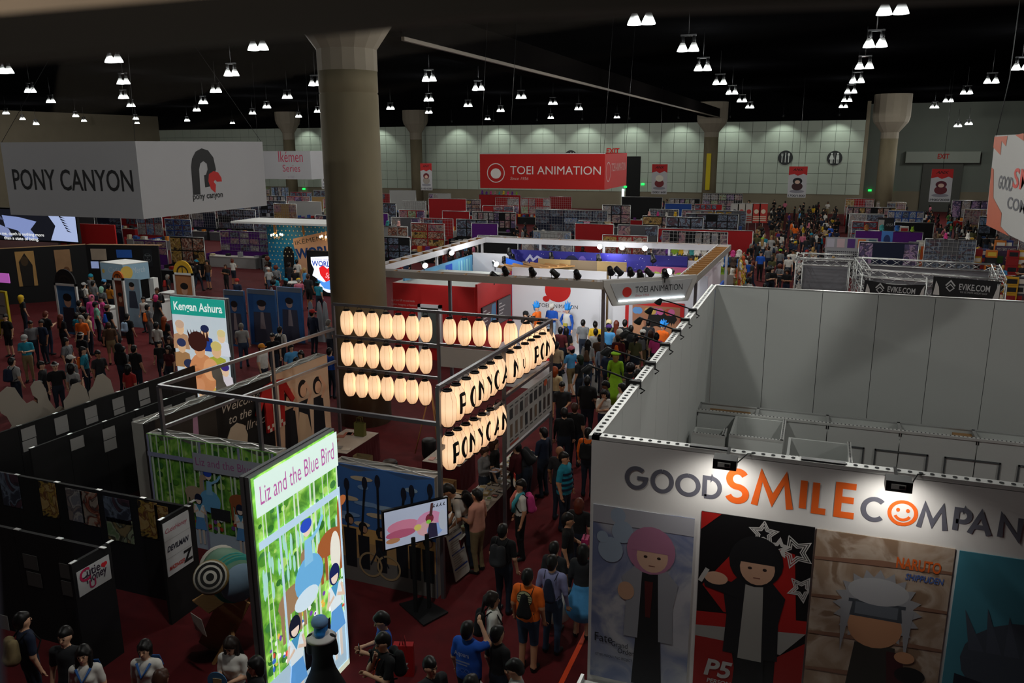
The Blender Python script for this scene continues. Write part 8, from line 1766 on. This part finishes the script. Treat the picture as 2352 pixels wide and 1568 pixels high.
for s in ('glasses near', 'frilled dress', 'looking at a phone'):
    m_ = [x for x in PEOPLE if s in x['label']][0]; held('smartphone', 'dark smartphone in the hands of the ' + {'glasses near': 'man with glasses', 'frilled dress': 'person in the frilled dress', 'looking at a phone': 'person in the dark hoodie'}[s], 'phone', m_, (-.02, -.36, 1.22), lambda b: (b.box((-.036, -.005, -.06), (.036, .004, .08), C('#0c0c0e', .3)),))
held('leaflet', 'printed leaflet held at the bottom edge', 'leaflet', g_('holding a leaflet'), (-.02, -.36, 1.20), lambda b: b.obox((-.12, -.02, 0), (.24, 0, 0), (0, -.1, .14), (0, .002, .002), C('#b8b4ae')))
held('video_camera', 'black shoulder video camera on the stage', 'camera', [x for x in PEOPLE if 'cameraman' in x['label']][0], (0, -.34, 1.52), lambda b: (b.box((-.08, -.12, -.09), (.08, .16, .1), C('#0c0c0e')), b.lathe([(.06, 0), (.07, .14), (0, .14)], (0, -.26, 0), C('#121214'), 10, axis=1)))
rb = thing('shopping_bag', 'red shopping bag with white lettering beside the man in blue tee', 'bag', FZ(925, 1490, .4)); q = FZ(925, 1490, .5); MB().obox((q[0] - .15, q[1] - .05, 0), (.3, .1, 0), (-.04, .12, 0), (0, 0, .55), C('#a01c1c', .4)).build('body', rb); Print(Frame((q[0] - .15, q[1] - .05, 0), (.3, .1, 0))).text('VIZ', .04, .15, .15, '#d0ccc8', width=.2, bold=.02).build('print', rb)
for s in (-.06, .06): MB().tube([(q[0] + s, q[1], .55), (q[0] + s * .5, q[1] + .02, .73), (q[0] + s * .2, q[1] + .03, .55)], .008, C('#7c1414'), 4).build('handle', rb)
# --- left crowd
L_ = [
 (49, 679, 160, 'person with yellow hooded backpack', dict(shirt='charcoal', hat='hood', hatc='yellow')), (165, 681, 140, 'person in yellow tee with black backpack by the arch poster', dict(shirt='yellow', bag='pack')), (192, 650, 170, 'person in white tee and light cap with black backpack', dict(shirt='white', hat='cap', hatc='light grey', bag='pack')), (214, 646, 175, 'person in grey top behind the pink suits', dict(shirt='grey')),
 (239, 642, 180, 'person in blue hat near the kiosk', dict(hat='beanie', hatc='sky blue', shirt='charcoal')), (233, 659, 178, 'person with mint green hair near the kiosk', dict(hc='mint', hair='medium', shirt='grey')), (250, 652, 175, 'person in mustard yellow tee near the kiosk', dict(shirt='gold')), (210, 679, 60, 'person in bulky pink suit, left one', dict(shirt='hot pink', legs='hot pink', sleeves='long', hat='hood', hatc='pink')), (233, 681, -30, 'person in bulky pink suit, right one', dict(shirt='hot pink', legs='hot pink', sleeves='long')),
 (182, 691, 170, 'person in grey tee at the counter', dict(shirt='grey')), (219, 694, 150, 'woman in dark cap at the counter', dict(hat='cap', hatc='charcoal', shirt='mint', female=True)), (246, 702, 178, 'person in black dress with hat and blue bag', dict(hat='brim', hatc='brown', skirt=.3, legs='black', bag='sling', bagc='blue', female=True)), (292, 721, 178, 'person with camouflage patterned backpack', dict(bag='pack', bagc='light blue', shorts=True, legs='black')),
 (339, 700, 160, 'person in grey shirt with orange sling bag', dict(shirt='grey', legs='grey', bag='sling', bagc='orange')), (358, 678, 175, 'person with bright pink hair in black dress', dict(hc='pink', hair='medium', skirt=.35, legs='black', female=True)), (328, 683, 0, 'staff member behind the kiosk counter', dict(shirt='white', ht=1.62)), (176, 719, 178, 'man in bright blue tee, back turned', dict(shirt='teal', heavy=.03)),
 (199, 720, 165, 'person in cream shirt with cross-body strap', dict(shirt='cream')), (139, 723, 175, 'person with long dark red hair', dict(hair='long', hc='auburn', female=True)), (11, 723, 10, 'person in black shorts facing the window at far left', dict(shorts=True, legs='black')), (69, 738, 60, 'person in grey patterned shirt', dict(shirt='grey', skin=2)), (93, 736, 0, 'man in navy shirt facing the window', dict(shirt='navy', skin=2)),
 (55, 770, 40, 'man in light cap and teal tee holding a phone', dict(shirt='teal', legs='khaki', hat='cap', hatc='light grey', pose='phone')), (185, 764, 178, 'person in black with white headband', dict(hat='visor', hatc='white', shirt='black')), (151, 777, 100, 'person in grey tank top with black sling', dict(shirt='grey', bag='sling', hair='medium', skin=1)), (190, 798, 120, 'person in teal tee with orange bag', dict(shirt='teal', bag='sling', bagc='orange')), (224, 806, 80, 'man in charcoal tee with arms bent', dict(shirt='charcoal', pose='carry', skin=2)),
 (273, 790, 178, 'person in black with wide dark hood', dict(hat='hood', hatc='black', sleeves='long')), (308, 794, 180, 'person in loose black top beside the hooded one', dict(heavy=.04)), (282, 797, 175, 'person in slate grey tee before the black hoods', dict(shirt='grey', ht=1.6)), (359, 741, 178, 'dark skinned man in white tee', dict(shirt='white', skin=4)), (377, 728, 180, 'person with long orange hair', dict(hair='long', hc='orange', female=True)),
 (365, 784, 20, 'boy in black tee facing the window', dict(ht=1.5)), (385, 796, 0, 'girl in maroon printed top by the teal headed lightbox', dict(shirt='maroon', hair='long_front', hc='dark brown', female=True, ht=1.6)), (388, 774, 5, 'girl with long brown hair in dark top', dict(hair='long_front', hc='brown', female=True, ht=1.6)), (27, 822, 178, 'person in grey-beige tee with dark blue sack at far left', dict(shirt='light grey', bag='pack', bagc='navy', ht=1.78)), (94, 831, 120, 'dark haired person in black behind the cut-outs', dict(shirt='charcoal')), (125, 833, 60, 'person wearing white headphones', dict(hat='visor', hatc='white')),
 (161, 817, 178, 'person in white and blue cap', dict(hat='cap', hatc='white', shirt='grey')), (164, 836, 178, 'person in light grey tee with long hair behind the cut-outs', dict(shirt='light grey', hair='medium', ht=1.78)), (171, 871, 165, 'person in black cap and royal blue tee behind the cut-outs', dict(shirt='blue', hat='cap', hatc='black', pose='up')), (294, 838, 178, 'person in red tee by the gallery wall end', dict(shirt='red', hair='medium')), (90, 876, 175, 'person in brown top behind the largest cut-out', dict(shirt='brown')),
 (601, 791, 90, 'man in white tee with yellow and red cap', dict(shirt='white', hat='cap', hatc='gold', heavy=.03)), (625, 767, 30, 'man in black tee near the blue posters', dict()), (643, 751, 178, 'person in white tee and black backpack near the blue posters', dict(shirt='white', bag='pack')), (717, 712, 170, 'man in navy jacket with cap carrying a white sack', dict(shirt='navy', hat='cap', hatc='red', ht=1.85, sleeves='long')), (755, 735, 160, 'grey haired person in grey shirt beside the column', dict(shirt='grey', hc='grey')), (668, 791, 60, 'person in blue tee behind the dancers backdrop', dict(shirt='sky blue', hair='medium')), (690, 807, 10, 'woman facing the window behind the dancers backdrop', dict(female=True, hair='long')), (679, 822, 5, 'smiling girl with dark hair behind the dancers backdrop', dict(female=True, hair='long_front', ht=1.58)), (757, 800, 175, 'person in bright blue top by the lantern posts', dict(shirt='blue'))]
for px, py, f, lb, k in L_: P(px, py, f, lb, hi=False, **k)
# --- notable people in the right aisle
R_ = [(1840, 598, 5, 'man in white tee with lanyard beside the silver truss', dict(shirt='white', hc='auburn')), (1793, 573, 178, 'person in grey tee and bright green cap in the aisle', dict(shirt='grey', hat='cap', hatc='lime green')), (1812, 586, 10, 'person in white top and cap walking up the aisle', dict(shirt='white', hat='cap', hatc='white')), (1794, 536, 178, 'man in white tee in the middle of the aisle', dict(shirt='white')), (1822, 574, -20, 'man in white jacket in the aisle', dict(shirt='white', sleeves='long', skin=2)), (1868, 568, 175, 'blond person in tan coat at the aisle edge', dict(hc='blond', hair='medium', shirt='beige')), (1836, 632, 178, 'person in dark jacket with white strap by the silver truss', dict(shirt='navy', bag='sling', bagc='white')), (1770, 610, 165, 'person in dark hooded top by the plush end net', dict(shirt='charcoal', hat='hood', hatc='charcoal')), (1718, 640, 178, 'person in pale patterned shirt behind the grey panels', dict(shirt='light grey', hair='short')), (1757, 652, 175, 'person in white top behind the grey panels', dict(shirt='white')), (1740, 528, 170, 'person in light cap and white tee by the red drape', dict(shirt='white', hat='cap', hatc='light grey')), (1757, 540, 180, 'woman with yellow hair ribbon in the aisle', dict(hc='blond', female=True, shirt='teal')), (2095, 500, 178, 'person in white hoodie at the far right crowd', dict(shirt='white')), (2178, 535, 175, 'person in white fur hat at the far right', dict(hat='beanie', hatc='white', shirt='grey')), (2107, 512, 170, 'person in pale grey tee in the far right crowd', dict(shirt='light grey')), (2180, 562, 165, 'person with teal cap and backpack by the box stacks', dict(hat='cap', hatc='teal', bag='pack', bagc='grey'))]
for px, py, f, lb, k in R_: P(px, py, f, lb, hi=False, **k)
# --- unnamed crowd, each one different
random.seed(2024); seen = set(); occ = [(o.location.x, o.location.y) for o in PEOPLE]
SH = ['black'] * 14 + ['charcoal'] * 8 + ['light grey', 'grey', 'white', 'brown', 'navy'] + ['grey', 'light grey', 'white', 'white', 'navy', 'navy', 'blue', 'teal', 'red', 'maroon', 'orange', 'yellow', 'green', 'pink', 'purple', 'brown', 'beige', 'olive', 'sky blue']
def crowd(n, x0, x1, y0, y1, where, hi=False, facing=None):
    k = 0; tries = 0
    while k < n and tries < n * 30:
        tries += 1; x, y = random.uniform(x0, x1), random.uniform(y0, y1)
        if any((x - a) ** 2 + (y - b) ** 2 < .3 for a, b in occ) or any(a < x < b and c < y < d for a, b, c, d in RECTS): continue
        sh = random.choice(SH); lg = random.choice(['dark denim', 'black', 'denim', 'khaki', 'charcoal', 'navy']); hr = random.choice(['short', 'short', 'short', 'medium', 'long', 'ponytail', 'bun', 'afro']); hc = random.choice(['black', 'black', 'black', 'dark brown', 'dark brown', 'brown', 'auburn', 'blond', 'grey']); hat = random.choice([None] * 7 + ['cap', 'beanie']); htc = random.choice(['black', 'white', 'red', 'navy', 'lime green', 'yellow', 'teal']); bg = random.choice([None, None, None, 'pack', 'sling']); bgc = random.choice(['black', 'black', 'navy', 'orange', 'grey', 'red', 'teal'])
        lb = '%s top and %s %s%s%s, %s' % (sh, lg, 'shorts' if k % 5 == 0 else 'trousers', (', %s %s' % (htc, hat)) if hat else ', %s %s hair' % (hr if hr not in ('short',) else 'short', hc), (', %s %s' % (bgc, 'backpack' if bg == 'pack' else 'sling bag')) if bg else '', where)
        if lb in seen or len(lb.split()) > 16: continue
        seen.add(lb); occ.append((x, y)); f = random.choice((0, PI, PI, random.uniform(0, 2 * PI))) if facing is None else facing + random.uniform(-.6, .6)
        person((x, y, 0), f, sh, lg, hr, hc, random.choice((0, 0, 1, 2, 3, 4)), random.choice(('stand', 'stand', 'walk', 'walk', 'phone', 'carry', 'cross')), random.uniform(1.58, 1.84), hat=hat, hatc=htc, bag=bg, bagc=bgc, shorts=k % 5 == 0, label=lb, group='visitors ' + where); k += 1
def far_crowd(n, boxes):
    """the farthest heads, too small to pick apart: one mesh"""
    lo = [body_mesh(p_, .06)[0] for p_ in ('stand', 'walk', 'phone')]; hm = [hair_mesh(s_) for s_ in ('short', 'medium', 'long')]; b = MB()
    for i in range(n):
        x0, x1, y0, y1 = boxes[i % len(boxes)]; x, y = random.uniform(x0, x1), random.uniform(y0, y1)
        if any(a < x < b_ and c < y < d for a, b_, c, d in RECTS): continue
        M_ = Matrix.Translation((x, y, 0)) @ Matrix.Rotation(random.uniform(0, 6.28), 4, 'Z') @ Matrix.Scale(random.uniform(.92, 1.06), 4); sk = SKIN[random.randrange(5)]; sh = cloth(random.choice(SH)); lg = cloth(random.choice(('dark denim', 'black', 'denim', 'khaki'))); ms = [sk, sh, sk, lg, lg, lg, sk, sk]
        for me, mm in ((random.choice(lo), ms), (random.choice(hm), [mat('hair_black', HAIRCOL['black'])])):
            vs = [tuple(M_ @ v.co) for v in me.vertices]; by = {}
            for pl in me.polygons: by.setdefault(mm[pl.material_index], []).append(tuple(pl.vertices))
            o0 = len(b.v); b.v += vs
            for m, fs in by.items():
                k = b.slot(m)
                for f in fs: b.f.append(tuple(j + o0 for j in f)); b.mi.append(k); b.sm.append(True)
    b.build('crowd', label='distant crowd of visitors filling the far aisles', cat='crowd', kind='stuff')
crowd(64, -4.6, 1.7, 43.8, 66, 'in the main aisle')
crowd(24, -34, -23, 33, 40.5, 'near the dotted blue booth'); crowd(12, -31, -19, 22, 31, 'on the left carpet')
crowd(9, -5.0, -3.4, 18.5, 25, 'beside the lantern booth'); crowd(6, -17, -5, 38.2, 39.4, 'behind the stage booth'); crowd(5, -42, -35, 28, 33, 'at the far left')
for y, wh in ((44.6, 'between the first vendor rows'), (51, 'between the second vendor rows')): crowd(6, -19, -6, y - .5, y + .5, wh); crowd(5, 13, 24, y - .5, y + .5, wh + ' at right')
crowd(14, 9.2, 12.0, 42, 60, 'in the far right aisle')
far_crowd(210, [(-4.8, 1.8, 66, 97), (-4.8, 1.8, 60, 90), (9.0, 12.2, 58, 92), (-23.8, -20.8, 42, 85), (-19, 30, 97, 103)])
for o in PEOPLE:
    if '_head' in o: del o['_head']
